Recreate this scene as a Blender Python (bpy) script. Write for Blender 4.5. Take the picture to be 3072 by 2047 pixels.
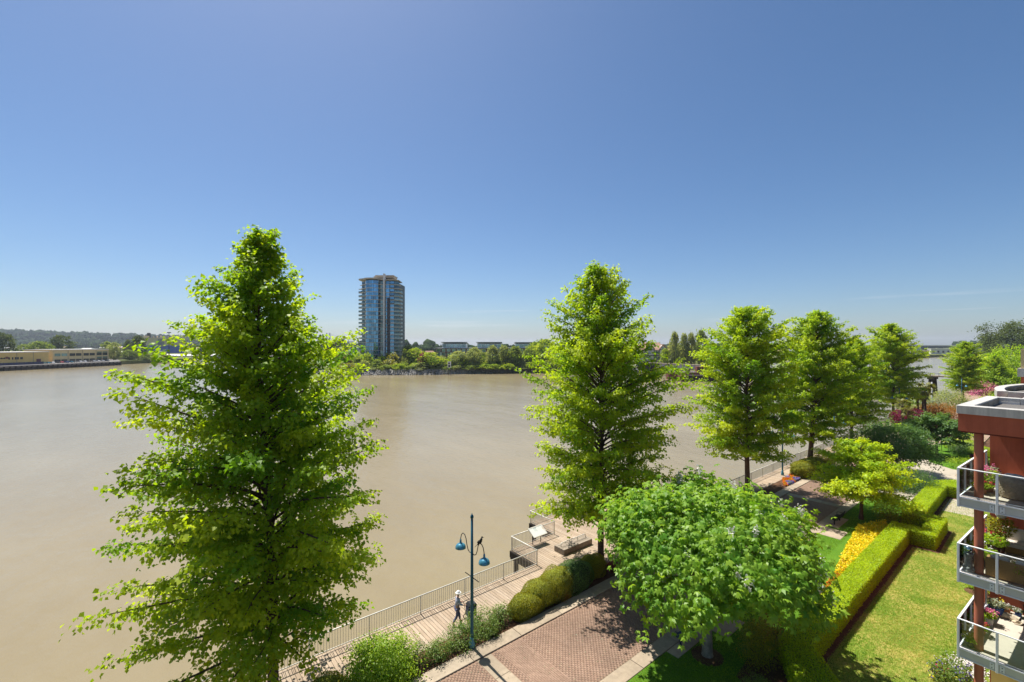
import bpy, math, random
import numpy as np
from mathutils import Vector, Matrix
R = math.radians
sc = bpy.context.scene
col = sc.collection
for o in list(bpy.data.objects):
    bpy.data.objects.remove(o)
# ------------------------------------------------------------------ camera, sky, sun, exposure
# world: +X runs along the promenade, +Y points across the river, z = 0 is the promenade
H = 15.5                                  # eye height over the promenade
TH = R(51.1)                              # view direction, measured from +X
FPX = 1335.0                              # focal length in units of a 3072 wide frame
cam = bpy.data.cameras.new('Camera')
cam.sensor_width = 36.0
cam.lens = FPX / 3072 * 36.0
cam.shift_y = 11.5 / 3072
cam.clip_start = 0.2
cam.clip_end = 30000
camo = bpy.data.objects.new('Camera', cam)
col.objects.link(camo)
camo.location = (0, 0, H)
camo.rotation_euler = (R(90), 0, TH - R(90))
sc.camera = camo

SUN_EL, SUN_AZ = R(64), TH + R(37)        # azimuth measured from +X, counter-clockwise
sund = Vector((math.cos(SUN_EL) * math.cos(SUN_AZ), math.cos(SUN_EL) * math.sin(SUN_AZ), math.sin(SUN_EL)))
w = bpy.data.worlds.new('World')
sc.world = w
w.use_nodes = True
nt = w.node_tree
nt.nodes.clear()
sky = nt.nodes.new('ShaderNodeTexSky')
sky.sky_type = 'NISHITA'
sky.sun_disc = False
sky.sun_elevation = SUN_EL
sky.sun_rotation = R(90) - SUN_AZ
sky.altitude = 0
sky.air_density = 0.85
sky.dust_density = 0.95
sky.ozone_density = 5.0
# thin high wisps low over the horizon, all the way round
tc = nt.nodes.new('ShaderNodeTexCoord')
mp = nt.nodes.new('ShaderNodeMapping')
mp.inputs['Scale'].default_value = (1.6, 1.6, 38)
nz = nt.nodes.new('ShaderNodeTexNoise')
nz.inputs['Scale'].default_value = 1.7
nz.inputs['Detail'].default_value = 5
cr = nt.nodes.new('ShaderNodeValToRGB')
cr.color_ramp.elements[0].position = 0.58
cr.color_ramp.elements[0].color = (0, 0, 0, 1)
cr.color_ramp.elements[1].position = 0.80
cr.color_ramp.elements[1].color = (0.5, 0.5, 0.5, 1)
sp = nt.nodes.new('ShaderNodeSeparateXYZ')
bd = nt.nodes.new('ShaderNodeMapRange')
bd.interpolation_type = 'SMOOTHSTEP'
bd.inputs['From Min'].default_value = 0.095
bd.inputs['From Max'].default_value = 0.075
mu = nt.nodes.new('ShaderNodeMath')
mu.operation = 'MULTIPLY'
mx = nt.nodes.new('ShaderNodeMix')
mx.data_type = 'RGBA'
mx.inputs[7].default_value = (7.5, 7.6, 7.9, 1)
bg = nt.nodes.new('ShaderNodeBackground')
bg.inputs['Strength'].default_value = 0.068
wo = nt.nodes.new('ShaderNodeOutputWorld')
L = nt.links.new
L(tc.outputs['Generated'], mp.inputs['Vector']); L(mp.outputs[0], nz.inputs['Vector'])
L(nz.outputs['Fac'], cr.inputs[0]); L(tc.outputs['Generated'], sp.inputs[0]); L(sp.outputs[2], bd.inputs['Value'])
L(cr.outputs[0], mu.inputs[0]); L(bd.outputs[0], mu.inputs[1]); L(mu.outputs[0], mx.inputs[0])
hs = nt.nodes.new('ShaderNodeHueSaturation')
hs.inputs['Saturation'].default_value = 1.12
hs.inputs['Hue'].default_value = 0.498
L(sky.outputs[0], hs.inputs['Color']); L(hs.outputs[0], mx.inputs[6]); L(mx.outputs[2], bg.inputs['Color']); L(bg.outputs[0], wo.inputs[0])

sl = bpy.data.lights.new('Sun', 'SUN')
sl.energy = 4.6
sl.angle = R(0.53)
sl.color = (1.0, 0.955, 0.88)
so = bpy.data.objects.new('Sun', sl)
col.objects.link(so)
so.location = sund * 200
so.rotation_euler = (-sund).to_track_quat('-Z', 'Y').to_euler()

vs = sc.view_settings
sc.display_settings.display_device = 'sRGB'
vs.view_transform = 'Standard'
vs.look = 'None'
vs.exposure = 0.8
vs.gamma = 1.0
vs.use_curve_mapping = False
cy = sc.cycles
cy.use_denoising = True
cy.max_bounces = 8
cy.diffuse_bounces = 5
cy.glossy_bounces = 3
cy.transmission_bounces = 5
cy.transparent_max_bounces = 12
cy.volume_bounces = 0
cy.caustics_reflective = False
cy.caustics_refractive = False
cy.sample_clamp_indirect = 6.0

# ------------------------------------------------------------------ materials
MATS = {}


class NB:
    """small node helper"""
    def __init__(s, name):
        s.m = bpy.data.materials.new(name)
        s.m.use_nodes = True
        s.t = s.m.node_tree
        s.t.nodes.clear()
        s.out = s.n('ShaderNodeOutputMaterial')

    def n(s, typ, **kw):
        x = s.t.nodes.new(typ)
        for k, v in kw.items():
            setattr(x, k, v)
        return x

    def l(s, a, b):
        s.t.links.new(a, b)

    def noise(s, scale, detail=4, vec=None, rough=0.55):
        x = s.n('ShaderNodeTexNoise')
        x.inputs['Scale'].default_value = scale
        x.inputs['Detail'].default_value = detail
        x.inputs['Roughness'].default_value = rough
        if vec is not None:
            s.l(vec, x.inputs['Vector'])
        return x

    def ramp(s, fac, stops):
        x = s.n('ShaderNodeValToRGB')
        e = x.color_ramp.elements
        while len(e) < len(stops):
            e.new(0.5)
        for i, (p, c) in enumerate(stops):
            e[i].position = p
            e[i].color = (c[0], c[1], c[2], 1)
        s.l(fac, x.inputs[0])
        return x

    def mix(s, fac, a, b, mode='MIX'):
        x = s.n('ShaderNodeMix', data_type='RGBA', blend_type=mode)
        for v, i in ((fac, 0), (a, 6), (b, 7)):
            if hasattr(v, 'is_linked'):
                s.l(v, x.inputs[i])
            elif i == 0:
                x.inputs[0].default_value = v
            else:
                x.inputs[i].default_value = (v[0], v[1], v[2], 1)
        return x.outputs[2]

    def bump(s, h, strength=0.3, dist=0.02):
        x = s.n('ShaderNodeBump')
        x.inputs['Strength'].default_value = strength
        x.inputs['Distance'].default_value = dist
        s.l(h, x.inputs['Height'])
        return x.outputs[0]

    def bsdf(s, color, rough=0.7, metallic=0.0, normal=None, spec=0.5, **kw):
        b = s.n('ShaderNodeBsdfPrincipled')
        if hasattr(color, 'is_linked'):
            s.l(color, b.inputs['Base Color'])
        else:
            b.inputs['Base Color'].default_value = (color[0], color[1], color[2], 1)
        b.inputs['Roughness'].default_value = rough
        b.inputs['Metallic'].default_value = metallic
        b.inputs['Specular IOR Level'].default_value = spec
        for k, v in kw.items():
            b.inputs[k].default_value = v
        if normal is not None:
            s.l(normal, b.inputs['Normal'])
        s.l(b.outputs[0], s.out.inputs[0])
        return b


def paint(name, c, rough=0.6, metallic=0.0, var=0.12, scale=3.0, spec=0.4, bump=0.0):
    """plain coat with faint mottling and per-piece shift"""
    if name in MATS:
        return MATS[name]
    b = NB(name)
    tc = b.n('ShaderNodeTexCoord')
    n = b.noise(scale, 5, tc.outputs['Object'])
    d = tuple(max(0, x * (1 - var)) for x in c)
    u = tuple(min(1, x * (1 + var)) for x in c)
    r = b.ramp(n.outputs['Fac'], [(0.3, d), (0.7, u)])
    nm = None
    if bump:
        n2 = b.noise(scale * 12, 3, tc.outputs['Object'])
        nm = b.bump(n2.outputs['Fac'], bump, 0.01)
    b.bsdf(r.outputs[0], rough, metallic, nm, spec)
    MATS[name] = b.m
    return b.m


def leaf_mat(name, dark, light, trans=0.45, rough=0.5, tcol=None, spec=0.35):
    """tint attribute picks the leaf's own colour; light passes through the blade"""
    if name in MATS:
        return MATS[name]
    b = NB(name)
    at = b.n('ShaderNodeAttribute', attribute_name='tint')
    r = b.ramp(at.outputs['Fac'], [(0.0, dark), (1.0, light)])
    p = b.bsdf(r.outputs[0], rough, 0, None, spec)
    t = b.n('ShaderNodeBsdfTranslucent')
    tcm = b.mix(1.0, r.outputs[0], tcol or (1.75, 1.5, 0.75), 'MULTIPLY')
    b.l(tcm, t.inputs[0])
    ms = b.n('ShaderNodeMixShader')
    ms.inputs[0].default_value = trans
    b.l(p.outputs[0], ms.inputs[1])
    b.l(t.outputs[0], ms.inputs[2])
    b.l(ms.outputs[0], b.out.inputs[0])
    MATS[name] = b.m
    return b.m


def glass_mat(name, tint=(0.9, 0.95, 0.93), rough=0.02, clear=0.82):
    """thin sheet of clear glass: mostly see-through, mirror at grazing angles"""
    if name in MATS:
        return MATS[name]
    b = NB(name)
    tr = b.n('ShaderNodeBsdfTransparent')
    tr.inputs[0].default_value = (*tint, 1)
    g = b.n('ShaderNodeBsdfGlossy')
    g.inputs['Roughness'].default_value = rough
    fr = b.n('ShaderNodeFresnel')
    fr.inputs['IOR'].default_value = 1.5
    ms = b.n('ShaderNodeMixShader')
    b.l(fr.outputs[0], ms.inputs[0])
    b.l(tr.outputs[0], ms.inputs[1])
    b.l(g.outputs[0], ms.inputs[2])
    b.l(ms.outputs[0], b.out.inputs[0])
    MATS[name] = b.m
    return b.m


def ground_mats():
    # river water: silty, small wind ripples
    b = NB('river_water')
    tc = b.n('ShaderNodeTexCoord')
    mp = b.n('ShaderNodeMapping')
    mp.inputs['Rotation'].default_value = (0, 0, R(-25))
    mp.inputs['Scale'].default_value = (1.0, 0.45, 1)
    b.l(tc.outputs['Object'], mp.inputs[0])
    n1 = b.noise(1.3, 5, mp.outputs[0], 0.6)
    n2 = b.noise(0.16, 3, mp.outputs[0])
    n3 = b.noise(0.03, 6, mp.outputs[0], 0.65)
    a = b.n('ShaderNodeMath', operation='MULTIPLY_ADD')
    a.inputs[1].default_value = 2.5
    b.l(n2.outputs['Fac'], a.inputs[0]); b.l(n1.outputs['Fac'], a.inputs[2])
    c = b.ramp(n3.outputs['Fac'], [(0.35, (0.225, 0.18, 0.10)), (0.65, (0.285, 0.235, 0.14))])
    bp = b.bump(a.outputs[0], 0.7, 0.14)
    b.bsdf(c.outputs[0], 0.16, 0, bp, 0.5, IOR=1.33)
    MATS['water'] = b.m

    def mixed(key, stops, s1, s2, rough=0.9, bumpv=0.3, bscale=40, spec=0.2, bdist=0.02, streak=0.0):
        b = NB(key)
        tc = b.n('ShaderNodeTexCoord')
        x = b.noise(s1, 6, tc.outputs['Object'], 0.65)
        y = b.noise(s2, 4, tc.outputs['Object'])
        m = b.n('ShaderNodeMath', operation='MULTIPLY_ADD')
        m.inputs[1].default_value = 0.55
        b.l(x.outputs['Fac'], m.inputs[0])
        k = b.n('ShaderNodeMath', operation='MULTIPLY')
        k.inputs[1].default_value = 0.45
        b.l(y.outputs['Fac'], k.inputs[0]); b.l(k.outputs[0], m.inputs[2])
        r = b.ramp(m.outputs[0], stops)
        cc = r.outputs[0]
        if streak:
            sm = b.n('ShaderNodeMapping')
            sm.inputs['Scale'].default_value = (5, 5, 0.35)
            b.l(tc.outputs['Object'], sm.inputs[0])
            sn = b.noise(1.0, 6, sm.outputs[0], 0.7)
            sr = b.ramp(sn.outputs['Fac'], [(0.35, (1 - streak,) * 3), (0.6, (1.05,) * 3)])
            cc = b.mix(1.0, cc, sr.outputs[0], 'MULTIPLY')
        z = b.noise(bscale, 3, tc.outputs['Object'])
        b.bsdf(cc, rough, 0, b.bump(z.outputs['Fac'], bumpv, bdist), spec)
        MATS[key] = b.m
    mixed('lawn', [(0.40, (0.085, 0.165, 0.014)), (0.5, (0.18, 0.235, 0.032)), (0.58, (0.36, 0.31, 0.085))], 5.0, 0.5, 0.95, 0.8, 30, 0.1, 0.05)
    mixed('lush_lawn', [(0.33, (0.055, 0.15, 0.012)), (0.6, (0.11, 0.22, 0.018)), (0.75, (0.17, 0.26, 0.03))], 9.0, 0.7, 0.95, 0.8, 30, 0.1, 0.05)
    mixed('soil', [(0.3, (0.045, 0.025, 0.015)), (0.55, (0.13, 0.07, 0.04)), (0.75, (0.27, 0.17, 0.10))], 14.0, 2.0, 0.95, 0.9, 35, 0.1, 0.05)
    mixed('concrete', [(0.3, (0.33, 0.285, 0.22)), (0.6, (0.44, 0.385, 0.30)), (0.8, (0.52, 0.46, 0.37))], 3.0, 0.5, 0.9, 0.25, 60, 0.25)
    mixed('far_ground', [(0.3, (0.06, 0.09, 0.02)), (0.6, (0.14, 0.15, 0.05)), (0.8, (0.24, 0.2, 0.1))], 0.05, 0.01, 0.95, 0.3, 1, 0.1)
    mixed('joint_sand', [(0.3, (0.22, 0.145, 0.10)), (0.7, (0.30, 0.21, 0.15))], 8.0, 0.8, 0.95, 0.3, 60, 0.1)
    mixed('asphalt', [(0.3, (0.16, 0.15, 0.14)), (0.7, (0.26, 0.24, 0.22))], 1.5, 0.1, 0.9, 0.3, 20, 0.2)
    mixed('bark', [(0.3, (0.05, 0.03, 0.02)), (0.55, (0.13, 0.085, 0.06)), (0.75, (0.22, 0.16, 0.12))], 9.0, 2.0, 0.9, 1.0, 18, 0.1, 0.04)
    mixed('pale_bark', [(0.3, (0.10, 0.085, 0.065)), (0.55, (0.25, 0.22, 0.17)), (0.75, (0.38, 0.34, 0.28))], 7.0, 2.0, 0.9, 0.8, 18, 0.1, 0.03)
    mixed('rock', [(0.3, (0.10, 0.10, 0.09)), (0.5, (0.25, 0.24, 0.22)), (0.7, (0.42, 0.40, 0.37))], 0.8, 0.2, 0.9, 0.5, 4, 0.2)
    mixed('stucco_red', [(0.3, (0.42, 0.105, 0.055)), (0.7, (0.50, 0.132, 0.07))], 4.0, 0.5, 0.85, 0.25, 90, 0.2, streak=0.12)
    mixed('cap_metal', [(0.3, (0.46, 0.44, 0.40)), (0.7, (0.58, 0.55, 0.50))], 3.0, 0.6, 0.6, 0.1, 30, 0.4, streak=0.25)
    mixed('mossy_concrete', [(0.3, (0.12, 0.085, 0.035)), (0.55, (0.32, 0.28, 0.22)), (0.8, (0.48, 0.44, 0.37))], 3.0, 1.2, 0.9, 0.3, 40, 0.2)
    mixed('pebbles', [(0.3, (0.35, 0.32, 0.28)), (0.5, (0.62, 0.6, 0.55)), (0.7, (0.78, 0.76, 0.72))], 30.0, 3.0, 0.8, 0.8, 30, 0.3, 0.04)

    # timber boards and clay pavers: each piece takes its own shade
    def pieces(key, stops, grain, rough, vary):
        b = NB(key)
        oi = b.n('ShaderNodeObjectInfo')
        ge = b.n('ShaderNodeNewGeometry')
        ad = b.n('ShaderNodeMath', operation='ADD')
        b.l(oi.outputs['Random'], ad.inputs[0]); b.l(ge.outputs['Random Per Island'], ad.inputs[1])
        fr = b.n('ShaderNodeMath', operation='FRACT')
        b.l(ad.outputs[0], fr.inputs[0])
        r = b.ramp(fr.outputs[0], stops)
        mp = b.n('ShaderNodeMapping')
        mp.inputs['Scale'].default_value = grain
        gp = b.n('ShaderNodeNewGeometry')
        b.l(gp.outputs['Position'], mp.inputs[0])
        n = b.noise(1.0, 6, mp.outputs[0], 0.7)
        q = b.ramp(n.outputs['Fac'], [(0.25, (1 - vary,) * 3), (0.7, (1 + vary * 0.6,) * 3)])
        c = b.mix(1.0, r.outputs[0], q.outputs[0], 'MULTIPLY')
        n2 = b.noise(0.35, 5, gp.outputs['Position'])
        q2 = b.ramp(n2.outputs['Fac'], [(0.35, (0.82, 0.82, 0.82)), (0.65, (1.12, 1.1, 1.08))])
        c = b.mix(1.0, c, q2.outputs[0], 'MULTIPLY')
        b.bsdf(c, rough, 0, b.bump(n.outputs['Fac'], 0.3, 0.01), 0.2)
        MATS[key] = b.m
    pieces('board', [(0, (0.33, 0.25, 0.175)), (0.5, (0.37, 0.285, 0.205)), (1, (0.41, 0.325, 0.24))], (18, 1.5, 18), 0.85, 0.32)
    pieces('brick', [(0, (0.25, 0.165, 0.118)), (0.5, (0.27, 0.18, 0.13)), (1, (0.295, 0.20, 0.145))], (6, 6, 6), 0.9, 0.2)
    pieces('slab', [(0, (0.31, 0.25, 0.18)), (1, (0.40, 0.33, 0.245))], (4, 4, 4), 0.9, 0.22)


ground_mats()
M = MATS
paint('rail_paint', (0.66, 0.63, 0.56), 0.45, 0.1)
paint('lamp_teal', (0.015, 0.10, 0.15), 0.4, 0.2)
paint('lamp_shade', (0.06, 0.24, 0.34), 0.3, 0.3, spec=0.7)
paint('dark_metal', (0.02, 0.02, 0.022), 0.5, 0.3)
paint('blue_metal', (0.015, 0.025, 0.09), 0.45, 0.2)
paint('pile_wood', (0.035, 0.026, 0.02), 0.9)
paint('grey_wood', (0.27, 0.22, 0.165), 0.85, scale=9, var=0.3)
paint('white_paint', (0.74, 0.74, 0.72), 0.5, var=0.05)
paint('white_alu', (0.78, 0.79, 0.82), 0.4, 0.1, var=0.05)
paint('grey_alu', (0.58, 0.57, 0.55), 0.45, 0.1, var=0.08)
paint('deck_beige', (0.50, 0.44, 0.36), 0.8, var=0.08)
paint('cream', (0.66, 0.47, 0.16), 0.85, var=0.08, scale=0.3)
paint('cream_light', (0.68, 0.53, 0.27), 0.85, var=0.08, scale=0.3)
paint('roof_white', (0.66, 0.63, 0.56), 0.8, var=0.1, scale=0.4)
paint('dark_window', (0.025, 0.03, 0.035), 0.12, 0.0, spec=0.6)
paint('maroon', (0.11, 0.03, 0.045), 0.7)
paint('green_awning', (0.02, 0.13, 0.09), 0.7)
paint('black', (0.012, 0.012, 0.013), 0.6)
paint('tower_concrete', (0.62, 0.59, 0.54), 0.8, var=0.08, scale=0.3)
paint('tower_white', (0.62, 0.64, 0.68), 0.6, var=0.06, scale=0.3)
paint('tower_dark', (0.045, 0.045, 0.055), 0.5, scale=0.3)
paint('tower_shade', (0.07, 0.085, 0.09), 0.5, scale=0.3)
paint('tower_roof', (0.46, 0.41, 0.34), 0.75, scale=0.3)
paint('brick_red', (0.23, 0.095, 0.065), 0.85, scale=0.5)
paint('roof_metal', (0.40, 0.42, 0.42), 0.6, 0.1, scale=0.4)
paint('roof_tile', (0.33, 0.20, 0.135), 0.85, scale=0.8, var=0.2)
paint('tudor_cream', (0.62, 0.60, 0.52), 0.8, scale=0.5)
paint('tudor_timber', (0.035, 0.03, 0.03), 0.8)
paint('ship_blue', (0.02, 0.10, 0.42), 0.5, scale=0.05)
paint('ship_cream', (0.62, 0.50, 0.30), 0.55, scale=0.05)
paint('bridge_concrete', (0.20, 0.21, 0.23), 0.85, scale=0.05)
paint('girder_lilac', (0.40, 0.39, 0.45), 0.6, 0.1, scale=0.4)
paint('rust_red', (0.16, 0.05, 0.035), 0.85, scale=0.7, var=0.3)


def glazing(name, c, rough=0.06, metallic=0.75):
    b = NB(name)
    oi = b.n('ShaderNodeObjectInfo')
    d = tuple(x * 0.55 for x in c)
    u = tuple(min(1, x * 1.35) for x in c)
    r = b.ramp(oi.outputs['Random'], [(0, d), (0.6, c), (1, u)])
    b.bsdf(r.outputs[0], rough, metallic, None, 0.8)
    MATS[name] = b.m


glazing('tower_glass', (0.15, 0.35, 0.52))
glazing('tower_glass_dark', (0.07, 0.14, 0.17), 0.1, 0.6)
glazing('balcony_glass', (0.17, 0.26, 0.27), 0.15, 0.5)
glazing('house_glass', (0.28, 0.42, 0.44), 0.12, 0.6)

# ------------------------------------------------------------------ mesh helpers
rs = np.random.default_rng


def link(o, parent=None):
    col.objects.link(o)
    if parent is not None:
        o.parent = parent
    return o


def tag(o, label=None, cat=None, group=None, kind=None):
    if label:
        o['label'] = label
    if cat:
        o['category'] = cat
    if group:
        o['group'] = group
    if kind:
        o['kind'] = kind
    return o


def empty(name, loc=(0, 0, 0), rz=0.0, label=None, cat=None, group=None, s=1.0):
    o = bpy.data.objects.new(name, None)
    o.empty_display_size = 0.3
    o.location = loc
    o.rotation_euler = (0, 0, rz)
    o.scale = (s, s, s)
    link(o)
    return tag(o, label, cat, group)


def np_mesh(name, V, Q, mat, tint=None, smooth=False):
    """V (n,3), Q (m,k) with k = 3 or 4"""
    me = bpy.data.meshes.new(name)
    V = np.ascontiguousarray(V, dtype=np.float32)
    Q = np.ascontiguousarray(Q, dtype=np.int32)
    m, k = Q.shape
    me.vertices.add(len(V)); me.vertices.foreach_set('co', V.ravel())
    me.loops.add(m * k); me.loops.foreach_set('vertex_index', Q.ravel())
    me.polygons.add(m)
    me.polygons.foreach_set('loop_start', np.arange(0, m * k, k, dtype=np.int32))
    me.polygons.foreach_set('loop_total', np.full(m, k, dtype=np.int32))
    if smooth:
        me.polygons.foreach_set('use_smooth', np.ones(m, dtype=bool))
    me.update(calc_edges=True)
    if tint is not None:
        a = me.attributes.new('tint', 'FLOAT', 'POINT')
        a.data.foreach_set('value', np.ascontiguousarray(tint, dtype=np.float32))
    me.materials.append(mat)
    return me


class MB:
    """collects shapes for ONE mesh object"""
    def __init__(s):
        s.v = []
        s.f = []

    def add(s, vs, fs):
        o = len(s.v)
        s.v.extend(tuple(p) for p in vs)
        s.f.extend(tuple(i + o for i in f) for f in fs)
        return s

    def box(s, x0, x1, y0, y1, z0, z1):
        vs = [(x, y, z) for z in (z0, z1) for y in (y0, y1) for x in (x0, x1)]
        return s.add(vs, [(0, 2, 3, 1), (4, 5, 7, 6), (0, 1, 5, 4), (2, 6, 7, 3), (0, 4, 6, 2), (1, 3, 7, 5)])

    def bbox(s, x0, x1, y0, y1, z0, z1, b=0.01):
        """box with chamfered top and vertical edges"""
        p = [(x0 + b, y0), (x1 - b, y0), (x1, y0 + b), (x1, y1 - b), (x1 - b, y1), (x0 + b, y1), (x0, y1 - b), (x0, y0 + b)]
        cx, cy = (x0 + x1) / 2, (y0 + y1) / 2
        kx, ky = 1 - 2 * b / max(1e-6, x1 - x0), 1 - 2 * b / max(1e-6, y1 - y0)
        q = [(cx + (a - cx) * kx, cy + (c - cy) * ky) for a, c in p]
        vs = [(a, c, z0) for a, c in p] + [(a, c, z1 - b) for a, c in p] + [(a, c, z1) for a, c in q]
        fs = [tuple(range(7, -1, -1)), tuple(range(16, 24))]
        for k in (0, 8):
            fs += [(k + i, k + (i + 1) % 8, k + 8 + (i + 1) % 8, k + 8 + i) for i in range(8)]
        return s.add(vs, fs)

    def prism(s, poly, z0, z1):
        n = len(poly)
        a = sum(poly[i][0] * poly[(i + 1) % n][1] - poly[(i + 1) % n][0] * poly[i][1] for i in range(n))
        if a < 0:
            poly = poly[::-1]
        vs = [(x, y, z0) for x, y in poly] + [(x, y, z1) for x, y in poly]
        fs = [tuple(range(n - 1, -1, -1)), tuple(range(n, 2 * n))]
        fs += [(i, (i + 1) % n, n + (i + 1) % n, n + i) for i in range(n)]
        return s.add(vs, fs)

    def tube(s, pts, rad, n=8, cap=True):
        pts = [Vector(p) for p in pts]
        if not hasattr(rad, '__len__'):
            rad = [rad] * len(pts)
        vs, fs = [], []
        up = None
        for i, p in enumerate(pts):
            d = (pts[min(i + 1, len(pts) - 1)] - pts[max(i - 1, 0)]).normalized()
            if up is None:
                up = Vector((0, 0, 1)) if abs(d.z) < 0.9 else Vector((1, 0, 0))
            a = d.cross(up).normalized()
            up = a.cross(d).normalized()
            for k in range(n):
                t = 2 * math.pi * k / n
                vs.append(p + (a * math.cos(t) + up * math.sin(t)) * rad[i])
        for i in range(len(pts) - 1):
            for k in range(n):
                fs.append((i * n + k, i * n + (k + 1) % n, (i + 1) * n + (k + 1) % n, (i + 1) * n + k))
        if cap:
            fs.append(tuple(range(n - 1, -1, -1)))
            fs.append(tuple((len(pts) - 1) * n + k for k in range(n)))
        return s.add(vs, fs)

    def lathe(s, prof, n=16, c=(0, 0, 0)):
        vs, fs = [], []
        for r, z in prof:
            for k in range(n):
                t = 2 * math.pi * k / n
                vs.append((c[0] + r * math.cos(t), c[1] + r * math.sin(t), c[2] + z))
        for i in range(len(prof) - 1):
            for k in range(n):
                fs.append((i * n + k, i * n + (k + 1) % n, (i + 1) * n + (k + 1) % n, (i + 1) * n + k))
        fs.append(tuple(range(n - 1, -1, -1)))
        fs.append(tuple((len(prof) - 1) * n + k for k in range(n)))
        return s.add(vs, fs)

    def blob(s, c, r, seed=0, sub=2, jit=0.08, sq=1.0):
        """lumpy ellipsoid"""
        g = random.Random(seed)
        nu, nv = 4 + 4 * sub, 3 + 2 * sub
        ph = [g.uniform(0, 6.28) for _ in range(6)]
        prof = []
        vs, fs = [], []
        for j in range(1, nv):
            la = math.pi * j / nv - math.pi / 2
            for i in range(nu):
                lo = 2 * math.pi * i / nu
                k = 1 + jit * (math.sin(3 * lo + ph[0] + 2 * la) + math.sin(2 * lo + ph[1] - 3 * la) + math.sin(5 * lo + ph[2]))
                x = math.copysign(abs(math.cos(la)) ** sq, math.cos(la))
                vs.append((c[0] + r[0] * k * x * math.cos(lo), c[1] + r[1] * k * x * math.sin(lo), c[2] + r[2] * k * math.copysign(abs(math.sin(la)) ** sq, math.sin(la))))
        b = len(vs); vs.append((c[0], c[1], c[2] - r[2])); t = len(vs); vs.append((c[0], c[1], c[2] + r[2]))
        for j in range(nv - 2):
            for i in range(nu):
                fs.append((j * nu + i, j * nu + (i + 1) % nu, (j + 1) * nu + (i + 1) % nu, (j + 1) * nu + i))
        for i in range(nu):
            fs.append((b, (i + 1) % nu, i))
            fs.append((t, (nv - 2) * nu + i, (nv - 2) * nu + (i + 1) % nu))
        return s.add(vs, fs)

    def mesh(s, name, mat, smooth=False):
        me = bpy.data.meshes.new(name)
        me.from_pydata(s.v, [], s.f)
        me.materials.append(M[mat] if isinstance(mat, str) else mat)
        if smooth:
            me.shade_smooth()
        me.update()
        return me

    def build(s, name, mat, parent=None, smooth=False, loc=None, rz=None):
        o = bpy.data.objects.new(name, s.mesh(name, mat, smooth))
        if loc is not None:
            o.location = loc
        if rz is not None:
            o.rotation_euler[2] = rz
        return link(o, parent)


def inst(name, me, parent=None, loc=(0, 0, 0), rz=0.0, sc3=None, rot=None):
    o = bpy.data.objects.new(name, me)
    o.location = loc
    o.rotation_euler = rot if rot else (0, 0, rz)
    if sc3:
        o.scale = sc3
    return link(o, parent)


def copy_tree(o, parent=None):
    c = o.copy()
    col.objects.link(c)
    c.parent = parent
    for ch in list(o.children):
        copy_tree(ch, c)
    return c


def bearing(px, depth):
    """plan position at a bearing and distance ahead of the survey point"""
    l = (px - 1536.0) / FPX * depth
    return (depth * math.cos(TH) + l * math.sin(TH), depth * math.sin(TH) - l * math.cos(TH))


FACE = TH - R(90)                         # local x to the viewer's right, local y away


def unit(a):
    return a / np.maximum(1e-9, np.linalg.norm(a, axis=1, keepdims=True))


def leaf_quads(P, D, N, Ln, Wd, fold=0.18, droop=0.12):
    """one folded four-cornered blade per row"""
    D = unit(D)
    B = unit(np.cross(D, N))
    N = np.cross(B, D)
    Ln = np.asarray(Ln).reshape(-1, 1) * np.ones((len(P), 1))
    Wd = np.asarray(Wd).reshape(-1, 1) * np.ones((len(P), 1))
    mid = P + D * Ln * 0.42
    a = mid + B * Wd * 0.5 + N * Wd * fold
    c = mid - B * Wd * 0.5 + N * Wd * fold
    t = P + D * Ln - N * Ln * droop
    V = np.stack([P, a, t, c], 1).reshape(-1, 3)
    Q = np.arange(len(P) * 4).reshape(-1, 4)
    return V, Q


def leaf_mesh(name, P, D, N, Ln, Wd, mat, tint, fold=0.18, droop=0.12):
    V, Q = leaf_quads(P, D, N, Ln, Wd, fold, droop)
    return np_mesh(name, V, Q, mat, np.repeat(np.clip(tint, 0, 1), 4))
#@@PART2
# ------------------------------------------------------------------ the setting: water and land


def sheet(name, poly, z, mat, z0=None, parent=None, kind='structure'):
    mb = MB()
    if z0 is None:
        mb.add([(x, y, z) for x, y in poly], [tuple(range(len(poly)))])
    else:
        mb.prism(poly, z0, z)
    o = mb.build(name, mat, parent)
    if parent is None:
        tag(o, kind=kind)
    return o


WZ = -2.5
sheet('river', [(-6000, -6000), (9000, -6000), (9000, 9000), (-6000, 9000)], WZ, 'water')
sheet('near_bank', [(-300, -400), (1500, -400), (1500, 20.2), (-300, 20.2)], -0.12, 'soil', -6)
sheet('far_bank', [(-700, 250), (-260, 400), (-80, 466), (-19, 549), (28, 596), (60, 680), (190, 900), (600, 1500), (9000, 4000), (9000, 9000), (-6000, 9000), (-6000, 250)], 0.6, 'far_ground', -6)
sheet('point_of_land', [(70, 300), (92, 266), (131, 241), (170, 231), (207, 224), (247, 172), (320, 172), (400, 188), (557, 207), (740, 125), (894, 117), (972, 76), (1028, 41), (1250, 24), (9000, 24),
      (9000, 4000), (600, 1480), (190, 860)], 0.9, 'far_ground', -6)
# banks of tipped rock along the far water's edge


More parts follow.
